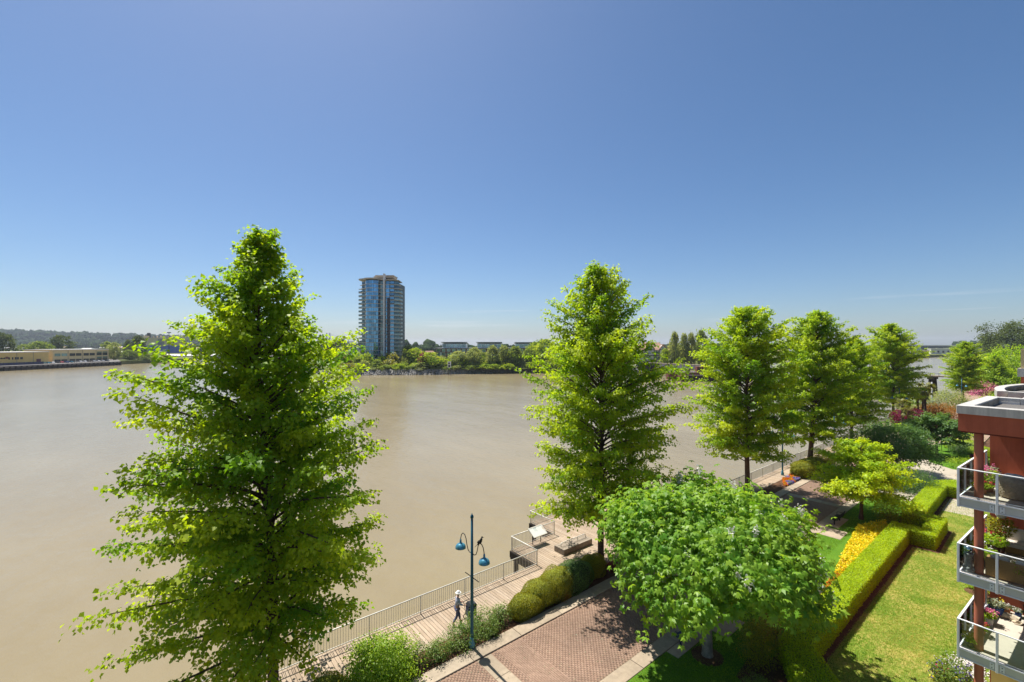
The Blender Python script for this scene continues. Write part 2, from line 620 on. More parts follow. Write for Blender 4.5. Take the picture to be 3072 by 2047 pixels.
def riprap(name, line, n, size, seed, z0, z1, width):
    g = rs(seed)
    P = np.array(line, float)
    seg = np.linalg.norm(np.diff(P, axis=0), axis=1)
    cum = np.concatenate([[0], np.cumsum(seg)])
    t = g.uniform(0, cum[-1], n)
    x = np.interp(t, cum, P[:, 0]); y = np.interp(t, cum, P[:, 1])
    i = np.clip(np.searchsorted(cum, t) - 1, 0, len(seg) - 1)
    d = np.diff(P, axis=0)[i] / seg[i][:, None]
    nrm = np.stack([d[:, 1], -d[:, 0]], 1)
    k = g.uniform(0, 1, n)
    C = np.stack([x + nrm[:, 0] * width * (1 - k), y + nrm[:, 1] * width * (1 - k), z0 + (z1 - z0) * k], 1)
    base = np.array([(1, 0, 0), (-1, 0, 0), (0, 1, 0), (0, -1, 0), (0, 0, 1), (0, 0, -1)], float)
    tri = np.array([(0, 2, 4), (2, 1, 4), (1, 3, 4), (3, 0, 4), (2, 0, 5), (1, 2, 5), (3, 1, 5), (0, 3, 5)])
    V = base[None] * g.uniform(0.5, 1.2, (n, 6, 1)) * size * g.uniform(0.5, 1.3, (n, 1, 1)) + g.normal(0, size * 0.12, (n, 6, 3)) + C[:, None]
    Q = (tri[None] + (np.arange(n) * 6)[:, None, None]).reshape(-1, 3)
    o = link(bpy.data.objects.new(name, np_mesh(name, V.reshape(-1, 3), Q, M['rock'])))
    tag(o, 'grey broken rock tipped along the water below the far bank shrubs', 'rocks', kind='stuff')
    return o


riprap('riprap', [(64, 312), (92, 266), (131, 241), (170, 231), (207, 224), (247, 172)], 5200, 0.6, 3, WZ - 0.2, 0.5, 3.2)

# ------------------------------------------------------------------ promenade: boards, kerb, bricks, slabs
prom = sheet('boardwalk', [(-6, 20.3), (21.0, 20.3), (44.0, 20.3), (140, 20.3), (140, 22.35), (43.75, 22.35), (43.75, 26.25), (39.2, 26.25), (39.2, 29.25), (25.5, 29.25), (25.5, 26.25), (20.95, 26.25), (20.95, 23.4), (-6, 23.4)], -0.045, 'pile_wood', -0.5)
BW = 0.2
board_cache = {}


def board_len(x):
    if x < 20.97:
        return 23.36
    if x < 25.5:
        return 26.22
    if x < 39.2:
        return 29.22
    if x < 43.7:
        return 26.22
    return 22.32


i = 0
x = 0.0
far_boards = MB()
g = random.Random(5)
while x < 138:
    y1 = board_len(x + 0.1)
    if i < 296:
        key = round(y1, 2)
        if key not in board_cache:
            board_cache[key] = MB().bbox(0.006, BW - 0.008, 20.36, y1, -0.045, 0.0, 0.006).mesh('board', 'board')
        inst('board', board_cache[key], prom, (x, g.uniform(-0.015, 0.015), g.uniform(-0.004, 0.003)))
    else:
        far_boards.box(x + 0.006, x + BW - 0.008, 20.36, y1, -0.045, g.uniform(-0.004, 0.003))
    x += BW
    i += 1
tag(far_boards.build('far_boards', 'board', prom), kind='stuff')
# timber edge beams and piles under the deck
mb = MB()
for (a, b) in (((-6, 23.3), (21, 23.3)), ((21, 26.15), (25.5, 26.15)), ((25.5, 29.15), (39.2, 29.15)), ((39.2, 26.15), (43.7, 26.15)), ((43.7, 22.25), (140, 22.25))):
    mb.box(a[0], b[0], a[1] - 0.12, a[1] + 0.1, -0.62, -0.06)
mb.box(20.93, 21.1, 23.3, 26.15, -0.62, -0.06)
mb.box(25.48, 25.65, 26.15, 29.15, -0.62, -0.06)
mb.box(39.1, 39.25, 26.15, 29.15, -0.62, -0.06)
mb.box(43.6, 43.77, 22.3, 26.15, -0.62, -0.06)
mb.build('edge_beam', 'pile_wood', prom)
pile = MB().tube([(0, 0, -5), (0, 0, -0.5)], [0.2, 0.18], 8).mesh('pile', 'pile_wood')
for px_, py_ in [(x, 23.1) for x in np.arange(1, 21, 3.05)] + [(21.3, 25.9), (23.3, 25.9), (25.3, 25.9), (21.3, 24.5), (25.8, 28.9), (29, 28.9), (32.3, 28.9), (35.6, 28.9), (38.9, 28.9), (41.2, 25.9), (43.4, 25.9), (43.4, 24)]:
    inst('pile', pile, prom, (px_, py_, 0))
mb = MB().box(-6, 140, 20.21, 20.5, -4, -0.52)
tag(mb.build('retaining_wall', 'pile_wood'), kind='structure')

# planting strip beside the boards
sheet('planting_bed', [(-6, 18.9), (140, 18.9), (140, 20.34), (-6, 20.34)], -0.03, 'soil')


def slabs(name, x0, x1, y0, y1, z, step, mat='slab', gap=0.012, seed=1, zb=-0.1, jitter=0.003):
    g = random.Random(seed)
    root = sheet(name, [(x0, y0), (x1, y0), (x1, y1), (x0, y1)], z - 0.03, 'soil')
    n = max(1, round((x1 - x0) / step))
    st = (x1 - x0) / n
    me = MB().bbox(gap, st - gap, y0 + gap, y1 - gap, zb, 0, 0.012).mesh('slab', mat)
    for k in range(n):
        inst('slab', me, root, (x0 + k * st, 0, z + g.uniform(-jitter, jitter)))
    return root


slabs('kerb', -3, 140, 18.07, 18.9, 0.06, 3.05, seed=2)
slabs('edge_path', -3, 140, 12.62, 13.43, 0.012, 3.05, seed=3)
bands = [12.78 + 12.87 * k for k in range(-1, 10)]
brick_path = sheet('brick_path', [(-3, 13.44), (140, 13.44), (140, 18.06), (-3, 18.06)], -0.012, 'joint_sand')
band_me = {}
for bx in bands:
    for k in range(3):
        y0 = 13.46 + k * 1.53
        if k not in band_me:
            band_me[k] = MB().bbox(-0.42, 0.42, y0 + 0.008, y0 + 1.522, -0.08, 0.006, 0.008).mesh('band_slab', 'slab')
        inst('band_slab', band_me[k], brick_path, (bx, 0, 0))
# clay pavers in running bond, long side across the promenade
bl, bh = 0.205, 0.1025
brick_me = MB().add([(x, y, z) for z, e in ((-0.05, 0.002), (0.0, 0.0045)) for x, y in ((e, e), (bh - e, e), (bh - e, bl - e), (e, bl - e))],
                    [(4, 5, 6, 7), (0, 1, 5, 4), (1, 2, 6, 5), (2, 3, 7, 6), (3, 0, 4, 7)]).mesh('brick', 'brick')
g = rs(8)
bx_, by_ = [], []
r = 0
for xx in np.arange(-1.0, 62.0, bh):
    if any(abs(xx + bh / 2 - b) < 0.47 for b in bands):
        continue
    r += 1
    ys = np.arange(13.46 - (bl / 2 if r % 2 else 0), 18.05, bl)
    ys = ys[(ys > 13.44) & (ys + bl < 18.08)]
    bx_.extend([xx] * len(ys)); by_.extend(ys)
bx_ = np.array(bx_); by_ = np.array(by_)
bz_ = g.normal(0, 0.0022, len(bx_))
near = (np.abs(bx_ - 14.3) < 0.75) & (by_ > 14.2) & (by_ < 18.05)
near &= np.cumsum(near) <= 296
for xx, yy, z in zip(bx_[near], by_[near], bz_[near]):
    inst('brick', brick_me, brick_path, (xx, yy, z))
far = ~near
bv = np.array([v.co[:] for v in brick_me.vertices])
bf = np.array([(4, 5, 6, 7), (0, 1, 5, 4), (1, 2, 6, 5), (2, 3, 7, 6), (3, 0, 4, 7)])
C = np.stack([bx_[far], by_[far], bz_[far]], 1)
V = (C[:, None] + bv[None]).reshape(-1, 3)
Q = (bf[None] + (np.arange(len(C)) * 8)[:, None, None]).reshape(-1, 4)
tag(link(bpy.data.objects.new('far_bricks', np_mesh('far_bricks', V, Q, M['brick'])), brick_path), kind='stuff')
b = NB('brick_far')
ge = b.n('ShaderNodeNewGeometry')
bt = b.n('ShaderNodeTexBrick')
bt.inputs['Scale'].default_value = 4.88
bt.inputs['Color1'].default_value = (0.28, 0.18, 0.12, 1)
bt.inputs['Color2'].default_value = (0.34, 0.23, 0.16, 1)
bt.inputs['Mortar'].default_value = (0.24, 0.17, 0.13, 1)
bt.inputs['Mortar Size'].default_value = 0.01
b.l(ge.outputs['Position'], bt.inputs['Vector'])
b.bsdf(bt.outputs['Color'], 0.9)
M['brick_far'] = b.m
sheet('far_brick_path', [(62, 13.44), (140, 13.44), (140, 18.06), (62, 18.06)], -0.004, 'brick_far')
sheet('plaza', [(96, 8), (260, 6), (260, 19.9), (140, 20.3), (140, 12.6), (96, 12.6)], 0.008, 'brick_far')
# lawns and side paths
sheet('river_lawn', [(-3, 8.0), (58, 8.0), (58, 12.6), (-3, 12.6)], 0.0, 'lush_lawn')
sheet('building_lawn', [(10, -2), (70, -2), (70, 7.9), (10, 7.9)], 0.002, 'lawn')
sheet('side_lawn', [(77.5, 8.7), (80, 11.2), (86.2, 12.55), (95.5, 12.55), (95.5, 5), (78, 5)], 0.016, 'lush_lawn')
sheet('garden_path', [(57.5, 5), (96, 5), (96, 12.6), (57.5, 12.6)], 0.006, 'concrete')
for nm, x0, x1 in (('bench_pad', 23.6, 25.7), ('bench_pad', 42.5, 44.6)):
    tag(MB().bbox(x0, x1, 11.15, 12.6, -0.05, 0.02, 0.012).build(nm, 'slab'), kind='structure')
for x0, x1 in ((20.2, 23.0), (45.0, 48.0)):
    tag(MB().bbox(x0, x1, 11.95, 12.6, -0.05, 0.018, 0.012).build('bench_pad', 'slab'), kind='structure')
sheet('hedge_bed', [(19.5, 3.2), (22.3, 5.6), (25.2, 7.25), (45.4, 7.25), (45.4, 5.8), (51.5, 5.8), (51.5, 7.1), (62.6, 7.15), (62.6, 3.0), (67, 3.0), (67, 9.1), (50, 9.1), (46, 9.1), (24.0, 9.0), (22.9, 9.8), (21.2, 9.6), (20.3, 7.5), (18.6, 4.4)], 0.02, 'soil')

# ------------------------------------------------------------------ river railing
RAILS = [
    ((-6.1, 23.25), (21.05, 23.25), 'long pale metal railing along the boardwalk below the blue lamp', True),
    ((21.05, 23.25), (21.05, 26.15), 'short railing stepping outward where the boardwalk widens', True),
    ((21.05, 26.15), (25.58, 26.15), 'short railing behind the slanted information board', True),
    ((25.58, 26.15), (25.58, 29.15), 'short railing beyond the information board, running out over the water', True),
    ((25.58, 29.15), (39.15, 29.15), 'railing at the outermost edge of the river platform', True),
    ((39.15, 29.15), (39.15, 26.15), 'short railing returning from the far end of the platform edge', False),
    ((39.15, 26.15), (43.7, 26.15), 'railing on the last step of the platform', False),
    ((43.7, 26.15), (43.7, 22.2), 'railing turning back in to the straight boardwalk', False),
    ((43.7, 22.2), (128.0, 22.2), 'long railing beside the tree row past the platform', False)]
post_me = MB().bbox(-0.03, 0.03, -0.03, 0.03, -0.02, 1.03, 0.006).mesh('post', 'rail_paint')
bal_me = MB().tube([(0, 0, 0.13), (0, 0, 1.0)], 0.0135, 5, False).mesh('baluster', 'rail_paint')
for (x0, y0), (x1, y1), lab, single in RAILS:
    ln = math.hypot(x1 - x0, y1 - y0)
    rt = empty('river_railing', (x0, y0, 0), math.atan2(y1 - y0, x1 - x0), lab, 'railing', 'railings along the river edge')
    MB().tube([(-0.02, 0, 1.05), (ln + 0.02, 0, 1.05)], 0.036, 8).build('top_rail', 'rail_paint', rt, True)
    MB().bbox(0, ln, -0.015, 0.015, 0.1, 0.14, 0.004).build('bottom_rail', 'rail_paint', rt)
    nb = max(1, round(ln / 3.05))
    for k in range(nb + 1):
        inst('post', post_me, rt, (min(max(ln * k / nb, 0.03), ln - 0.03), 0, 0))
    nn = int(ln / 0.137)
    if single:
        for k in range(1, nn):
            if x0 < 0 and x0 + k * ln / nn < 1.0:
                continue
            inst('baluster', bal_me, rt, (k * ln / nn, 0, 0))
    else:
        mb = MB()
        for k in range(1, nn):
            mb.box(k * ln / nn - 0.01, k * ln / nn + 0.01, -0.01, 0.01, 0.13, 1.03)
        tag(mb.build('balusters', 'rail_paint', rt), kind='stuff')
#@@PART3
# ------------------------------------------------------------------ vegetation
leaf_mat('linden_leaf', (0.15, 0.31, 0.012), (0.43, 0.52, 0.02), 0.56, tcol=(1.55, 1.5, 0.42))
leaf_mat('chestnut_leaf', (0.10, 0.27, 0.018), (0.34, 0.50, 0.05), 0.48, 0.45, spec=0.35)
leaf_mat('gold_leaf', (0.23, 0.42, 0.012), (0.50, 0.62, 0.02), 0.5)
leaf_mat('dark_leaf', (0.05, 0.14, 0.03), (0.17, 0.29, 0.075), 0.42)
leaf_mat('lime_leaf', (0.15, 0.29, 0.014), (0.36, 0.50, 0.03), 0.5)
leaf_mat('hedge_leaf', (0.23, 0.38, 0.006), (0.46, 0.60, 0.012), 0.44)
leaf_mat('olive_leaf', (0.12, 0.155, 0.010), (0.38, 0.36, 0.018), 0.4)
leaf_mat('rose_leaf', (0.07, 0.155, 0.025), (0.24, 0.32, 0.06), 0.42)
leaf_mat('crimson_leaf', (0.12, 0.012, 0.03), (0.30, 0.03, 0.08), 0.4, tcol=(1.7, 0.9, 1.0))
leaf_mat('orange_leaf', (0.20, 0.11, 0.015), (0.42, 0.22, 0.03), 0.4, tcol=(1.6, 1.1, 0.7))
leaf_mat('grey_leaf', (0.17, 0.21, 0.13), (0.36, 0.40, 0.27), 0.3)
leaf_mat('bank_leaf', (0.10, 0.17, 0.03), (0.27, 0.35, 0.075), 0.48, 0.8, spec=0.1)
leaf_mat('bank_pale', (0.16, 0.22, 0.075), (0.38, 0.44, 0.17), 0.47, 0.8, spec=0.1)
leaf_mat('bank_lime', (0.15, 0.27, 0.02), (0.38, 0.46, 0.045), 0.5, 0.8, spec=0.1)
leaf_mat('far_leaf', (0.045, 0.08, 0.024), (0.13, 0.17, 0.05), 0.35, 0.8, spec=0.1)
leaf_mat('hill_leaf', (0.014, 0.032, 0.016), (0.06, 0.09, 0.035), 0.1, 1.0, spec=0.0)
leaf_mat('palm_leaf', (0.08, 0.12, 0.02), (0.28, 0.27, 0.05), 0.35)
leaf_mat('white_petal', (0.68, 0.66, 0.60), (0.86, 0.84, 0.80), 0.4, tcol=(1, 1, 1))
leaf_mat('yellow_petal', (0.86, 0.64, 0.010), (0.96, 0.82, 0.03), 0.4, tcol=(1.0, 1.0, 0.6))
leaf_mat('orange_petal', (0.62, 0.12, 0.01), (0.85, 0.30, 0.02), 0.35, tcol=(1.1, 0.8, 0.5))
leaf_mat('violet_petal', (0.13, 0.09, 0.42), (0.30, 0.22, 0.62), 0.35, tcol=(1, 1, 1.1))
leaf_mat('pink_petal', (0.62, 0.08, 0.24), (0.85, 0.30, 0.45), 0.35, tcol=(1, 1, 1))
leaf_mat('red_petal', (0.55, 0.012, 0.05), (0.75, 0.04, 0.10), 0.35, tcol=(1, 1, 1))
paint('core_green', (0.03, 0.055, 0.012), 0.95)
paint('core_olive', (0.15, 0.17, 0.010), 0.95)
paint('core_gold', (0.17, 0.23, 0.010), 0.95)
paint('core_red', (0.07, 0.012, 0.02), 0.95)
UP = np.array([0, 0, 1.0])


def limb_tree(seed, height, crown0, prof, limbs, leaf, twigs, per, tr=0.24, wig=0.25, rise=(0.62, 1.1), droop=(0.48, 0.30), s0=0.22, vert=0.42, skew=None, bend=(0.0, 0.0)):
    """leader with whorls of limbs, side twigs and hanging blades; returns (wood MB, leaf arrays)"""
    g = rs(seed)
    pr = np.array(prof, float)
    ph = g.uniform(0, 6.28, 4)

    def tk(h):
        return np.array([bend[0] * h + wig * math.sin(h * 0.28 + ph[0]) * h / height, bend[1] * h + wig * math.sin(h * 0.23 + ph[1]) * h / height, h])
    wood = MB()
    hs = np.linspace(-0.15, height * 0.97, 22)
    rr = [tr * (1 - 0.93 * max(0, h) / height) * (1.35 if h < 0.3 else 1) + 0.012 for h in hs]
    wood.tube([tk(h) for h in hs], rr, 9)
    B, D, Ln, Tt = [], [], [], []
    for i in range(limbs):
        t = ((i + 0.5) / limbs) ** 0.92
        h = crown0 + (height - 0.3 - crown0) * t
        az = i * 2.39996 + g.normal(0, 0.3)
        Lm = float(np.interp(height - h, pr[:, 0], pr[:, 1])) * g.uniform(0.74, 1.0) * (1.12 if g.random() < 0.08 else 1.0)
        Lm *= 1 + 0.15 * math.sin(2 * az + ph[2] + 0.9 * h) + 0.10 * math.sin(3 * az + ph[3] - 1.7 * h)
        if skew is not None and t < 0.4:
            Lm *= 1 - skew[2] * (1 - t / 0.4) * max(0.0, math.cos(az) * skew[0] + math.sin(az) * skew[1])
        Lm = max(min(Lm, 1.08 * float(np.interp(height - h, pr[:, 0], pr[:, 1]))), 0.35)
        o = np.array([math.cos(az), math.sin(az), 0])
        ri = rise[0] + (rise[1] - rise[0]) * t + g.normal(0, 0.09)
        dr = droop[0] + (droop[1] - droop[0]) * t
        p0 = tk(h)
        sw = g.normal(0, 0.14)

        def lp(s):
            q = np.array([-o[1], o[0], 0]) * sw * Lm * s * s
            return p0 + o * Lm * s + q + UP * Lm * (ri * s - dr * s * s + 0.10 * s ** 4)
        ss = np.linspace(0, 1, 7)
        r0 = 0.016 + 0.011 * Lm
        wood.tube([lp(s) for s in ss], [r0 * (1 - 0.85 * s) + 0.004 for s in ss], 5, False)
        nt_ = max(3, int(twigs * (0.45 + Lm / pr[:, 1].max() * 0.75)))
        cl = g.normal(0.02, 0.26)
        for j in range(nt_ + 1):
            s = s0 + (1 - s0) * (j + g.uniform(0, 0.8)) / nt_ if j < nt_ else 1.0
            s = min(s, 1.0)
            b = lp(s)
            tg = lp(min(1, s + 0.05)) - lp(s - 0.05)
            tg /= np.linalg.norm(tg)
            if j == nt_:
                d = tg
                l = 0.3 + 0.12 * Lm
            else:
                a = (1 if j % 2 else -1) * g.uniform(0.5, 1.25)
                d = np.array([tg[0] * math.cos(a) - tg[1] * math.sin(a), tg[0] * math.sin(a) + tg[1] * math.cos(a), tg[2] * 0.5 + g.normal(0.06, vert)])
                l = (0.42 + 0.17 * Lm) * (1.12 - 0.55 * s) * g.uniform(0.6, 1.2)
            B.append(b); D.append(d / np.linalg.norm(d)); Ln.append(l); Tt.append(cl + 0.13 * s * s)
    B, D, Ln, Tt = np.array(B), np.array(D), np.array(Ln), np.array(Tt)
    cnt = np.maximum(3, (per * Ln / Ln.mean() * g.uniform(0.7, 1.3, len(Ln)))).astype(int)
    idx = np.repeat(np.arange(len(B)), cnt)
    n = len(idx)
    q = g.uniform(0.05, 1.05, n)
    P = B[idx] + D[idx] * (Ln[idx] * q)[:, None] - UP * (Ln[idx] * q * q * 0.22)[:, None]
    P += np.clip(g.normal(0, 1, (n, 3)), -1.8, 1.8) * (0.06 + 0.10 * Ln[idx])[:, None] * np.array([1, 1, 0.8])
    dd = D[idx] * 0.55 + g.normal(0, 0.65, (n, 3)) * np.array([1, 1, 0.4]) - UP * g.uniform(0.15, 1.1, (n, 1))
    nn = UP[None] + g.normal(0, 0.45, (n, 3)) + D[idx] * 0.25
    size = leaf * g.uniform(0.7, 1.25, n)
    tint = 0.42 + Tt[idx] + g.normal(0, 0.14, n) + 0.12 * (q - 0.5)
    return wood, (P, dd, nn, size, size * g.uniform(0.78, 1.0, n), tint)


def cap_n(arr, n, seed=0):
    if len(arr[0]) <= n:
        return arr
    k = rs(seed).choice(len(arr[0]), n, replace=False)
    return tuple(a[k] for a in arr)


def make_tree(name, loc, wood, lv, mat, label, group=None, bark='bark', rz=0.0, s=1.0, cat='tree'):
    r = empty(name, loc, rz, label, cat, group, s)
    wood.build('trunk', bark, r, True)
    link(bpy.data.objects.new('crown', leaf_mesh('crown', *lv[:5], M[mat], lv[5])), r)
    return r


ROWG = 'tall conical trees in a row along the boardwalk'
P1 = [(0, 0.2), (1.2, 0.6), (2.9, 1.2), (4.2, 1.9), (6, 2.9), (8.3, 3.6), (9.7, 4.1), (11.7, 4.6), (16, 4.7), (18.5, 4.2), (20.2, 3.4)]
wd, lv = limb_tree(11, 20.2, 2.6, P1, 250, 0.155, 13, 31, 0.22, 0.35, skew=(0.85, -0.5, 0.4), bend=(-0.016, 0.014))
t1 = make_tree('linden_tree', (3.85, 20.4, 0), wd, lv, 'linden_leaf', 'tallest conical tree beside the boardwalk, its wide lower limbs hiding the long railing', ROWG)
P2 = [(0, 0.2), (1.0, 0.75), (2.5, 1.7), (4.8, 2.7), (6.5, 3.5), (8.3, 4.6), (12, 5.0), (15, 5.0), (17, 4.5), (19.2, 3.2)]
wd, lv = limb_tree(23, 21.1, 2.4, P2, 225, 0.175, 13, 26, 0.22, 0.25)
t2 = make_tree('linden_tree', (24.6, 20.5, 0), wd, lv, 'linden_leaf', 'conical tree beside the timber platform bench and clipped mounds', ROWG)
P3 = [(0, 0.3), (1.0, 1.1), (2.6, 2.4), (5, 3.8), (7.8, 4.6), (12, 5.1), (15, 4.8), (17.3, 3.6)]
wd, lv = limb_tree(31, 19.3, 2.9, P3, 200, 0.21, 13, 23, 0.26, 0.3, bend=(-0.02, 0.0))
t3 = make_tree('linden_tree', (49.0, 21.0, 0), wd, lv, 'linden_leaf', 'conical tree just short of the orange and violet flower patch', ROWG)
P4 = [(0, 0.3), (1.0, 1.0), (2.6, 2.1), (5, 3.5), (7.8, 4.5), (12, 4.9), (15, 4.6), (17.3, 3.6)]
wd, lv = limb_tree(47, 19.6, 3.0, P4, 190, 0.22, 13, 22, 0.3, 0.4, bend=(0.06, -0.045))
t4 = make_tree('linden_tree', (64.6, 20.2, 0), wd, lv, 'linden_leaf', 'leaning conical tree rising out of a dark clipped mound', ROWG)
for src, loc, rz, s, lab in ((t3, (84.0, 20.6, 0), 2.1, 0.84, 'conical tree half hidden behind the leaning one'),
                             (t3, (118.6, 22.0, 0), 4.0, 1.02, 'conical tree standing just before the crimson bush and palms'),
                             (t3, (172.5, 17.2, 0), 1.0, 0.84, 'broad green tree behind the blue twin lamp at the far plaza'),
                             (t4, (205.0, 13.0, 0), 3.0, 0.62, 'feathery green tree behind the far lamp, by the building roofs')):
    c = copy_tree(src)
    c.location = loc; c.rotation_euler[2] = rz; c.scale = (s, s, s)
    c['label'] = lab


def dome_leaves(seed, R3, z0, z1, clumps, per, leaf, up=0.35, flat=0.75, spread=0.42, low=-0.35, inner=0.62, lump=0.13, upb=0.55, sides=1):
    """leaf clumps spread through a dome; sides > 1 makes hand-shaped leaves"""
    g = rs(seed)
    u = g.uniform(low, 1, clumps)
    a = g.uniform(0, 2 * math.pi, clumps)
    c = np.sqrt(1 - u * u)
    o = np.stack([c * np.cos(a), c * np.sin(a), u], 1)
    ph = g.uniform(0, 6.28, 6)
    k = 1 + lump * (np.sin(4 * a + ph[0] + 3 * u) + np.sin(3 * a + ph[1] - 4 * u) + np.sin(7 * a + ph[2] + 6 * u) * 0.6)
    rr = k * np.where(g.random(clumps) < 0.72, g.uniform(0.86, 1.02, clumps), g.uniform(inner, 0.9, clumps))
    hz = np.where(o[:, 2:] > 0, z1 - (z0 + (z1 - z0) * 0.4), (z1 - z0) * 0.4 / max(0.05, -low))
    C = o * rr[:, None] * np.concatenate([np.full((clumps, 1), R3[0]), np.full((clumps, 1), R3[1]), hz], 1)
    C[:, 2] += z0 + (z1 - z0) * 0.4
    idx = np.repeat(np.arange(clumps), per)
    n = len(idx)
    P = C[idx] + g.normal(0, 1, (n, 3)) * spread * np.array([1, 1, flat])
    out = o[idx]
    N = UP * upb + out * (1 - upb) + g.normal(0, 0.3, (n, 3))
    D = out * np.array([1, 1, 0.2]) * 0.7 + g.normal(0, 0.6, (n, 3)) * np.array([1, 1, 0.4]) - UP * g.uniform(0, 0.7, (n, 1))
    tint = 0.45 + g.normal(0, 0.16, clumps)[idx] + g.normal(0, 0.12, n)
    size = leaf * g.uniform(0.7, 1.25, n)
    if sides > 1:
        N = unit(N); D = unit(D)
        Bv = unit(np.cross(N, D)); Dv = np.cross(Bv, N)
        Ps, Ds, Ns, Ss, Ts = [], [], [], [], []
        for j in range(sides):
            th = (j - (sides - 1) / 2) * 1.05
            d = Dv * math.cos(th) + Bv * math.sin(th) - N * 0.35
            Ps.append(P); Ds.append(d); Ns.append(N + Dv * 0.2); Ss.append(size * (1 - 0.12 * abs(j - (sides - 1) / 2))); Ts.append(tint)
        P, D, N, size, tint = (np.concatenate(x) for x in (Ps, Ds, Ns, Ss, Ts))
    return C, (P, D, N, size, size * (0.52 if sides > 1 else 0.72), tint)


def branches(seed, C, base, fork, rad, n=26):
    g = rs(seed)
    mb = MB()
    mb.tube([(base[0], base[1], -0.1), (base[0] + 0.01, base[1], 0.12), (base[0], base[1] + 0.02, fork * 0.5), (base[0], base[1], fork)], [rad * 1.55, rad * 1.1, rad * 0.95, rad * 0.85], 10)
    f = np.array([base[0], base[1], fork - 0.15])
    for i in g.choice(len(C), min(n, len(C)), replace=False):
        e = C[i] * np.array([0.92, 0.92, 0.96])
        m1 = f + (e - f) * 0.35 + UP * 0.25 * np.linalg.norm(e - f) * 0.4 + g.normal(0, 0.12, 3)
        m2 = f + (e - f) * 0.7 + UP * 0.12 * np.linalg.norm(e - f) + g.normal(0, 0.12, 3)
        mb.tube([f, m1, m2, e], [rad * 0.5, rad * 0.32, rad * 0.2, 0.012], 5, False)
    return mb


# big leaved tree with white panicles on the river lawn
C, lv = dome_leaves(5, (4.7, 4.6), 4.1, 8.1, 860, 16, 0.235, spread=0.42, low=-0.4, lump=0.11, upb=0.6, sides=5)
wd = branches(6, C, (0, 0), 2.9, 0.24, 34)
ches = make_tree('chestnut_tree', (21.5, 11.15, 0), wd, lv, 'chestnut_leaf', 'broad round tree with big leaves and white blossom on the shaded lawn', None, 'pale_bark')
g = rs(77)
sel = [i for i in g.permutation(len(C)) if C[i][2] > 4.2 and (C[i][0] > 0 or g.random() < 0.25)][:90]
idx = np.repeat(np.array(sel), 34)
n = len(idx)
q = g.uniform(0, 1, n)
out = unit(C[idx] - np.array([0, 0, 5.0]))
P = C[idx] + out * 0.45 - UP * (q * 0.42)[:, None] + g.normal(0, 1, (n, 3)) * (0.11 * (1.05 - q))[:, None] + UP * 0.15
lvs = (P, g.normal(0, 1, (n, 3)), g.normal(0, 1, (n, 3)), g.uniform(0.07, 0.13, n), g.uniform(0.06, 0.10, n), g.uniform(0, 1, n))
link(bpy.data.objects.new('blossoms', leaf_mesh('blossoms', *lvs[:5], M['white_petal'], lvs[5])), ches)
mb = MB()
mb.lathe([(0.75, 0.005), (0.7, 0.03), (0.3, 0.06)], 20)
mb.build('bark_mulch_ring', 'soil', ches)

# golden layered maple
wd, lv = limb_tree(61, 6.9, 1.7, [(0, 0.5), (0.8, 1.4), (1.8, 2.5), (3.2, 3.8), (4.4, 4.4), (5.2, 3.9)], 64, 0.17, 18, 26, 0.14, 0.1, rise=(0.35, 0.6), droop=(0.34, 0.2))
make_tree('maple_tree', (49.0, 11.3, 0), wd, lv, 'gold_leaf', 'golden yellow layered maple behind the bright yellow flower bed')
# dark green low trees
C, lv = dome_leaves(15, (3.7, 3.5), 1.6, 5.8, 420, 42, 0.2, spread=0.36, low=-0.5, lump=0.12, upb=0.6)
wd = branches(16, C, (0, 0), 1.6, 0.16, 18)
make_tree('dogwood_tree', (69.6, 13.0, 0), wd, lv, 'dark_leaf', 'dense dark green rounded tree between the golden maple and the palms')
wd, lv = limb_tree(67, 5.4, 2.0, [(0, 0.8), (0.6, 2.0), (1.5, 3.2), (2.6, 3.8), (3.6, 3.2)], 40, 0.22, 18, 20, 0.17, 0.1, rise=(0.4, 0.6), droop=(0.3, 0.25))
make_tree('dogwood_tree', (84.4, 11.0, 0), wd, lv, 'dark_leaf', 'open spreading dark green tree with a bare reddish trunk on the side lawn')


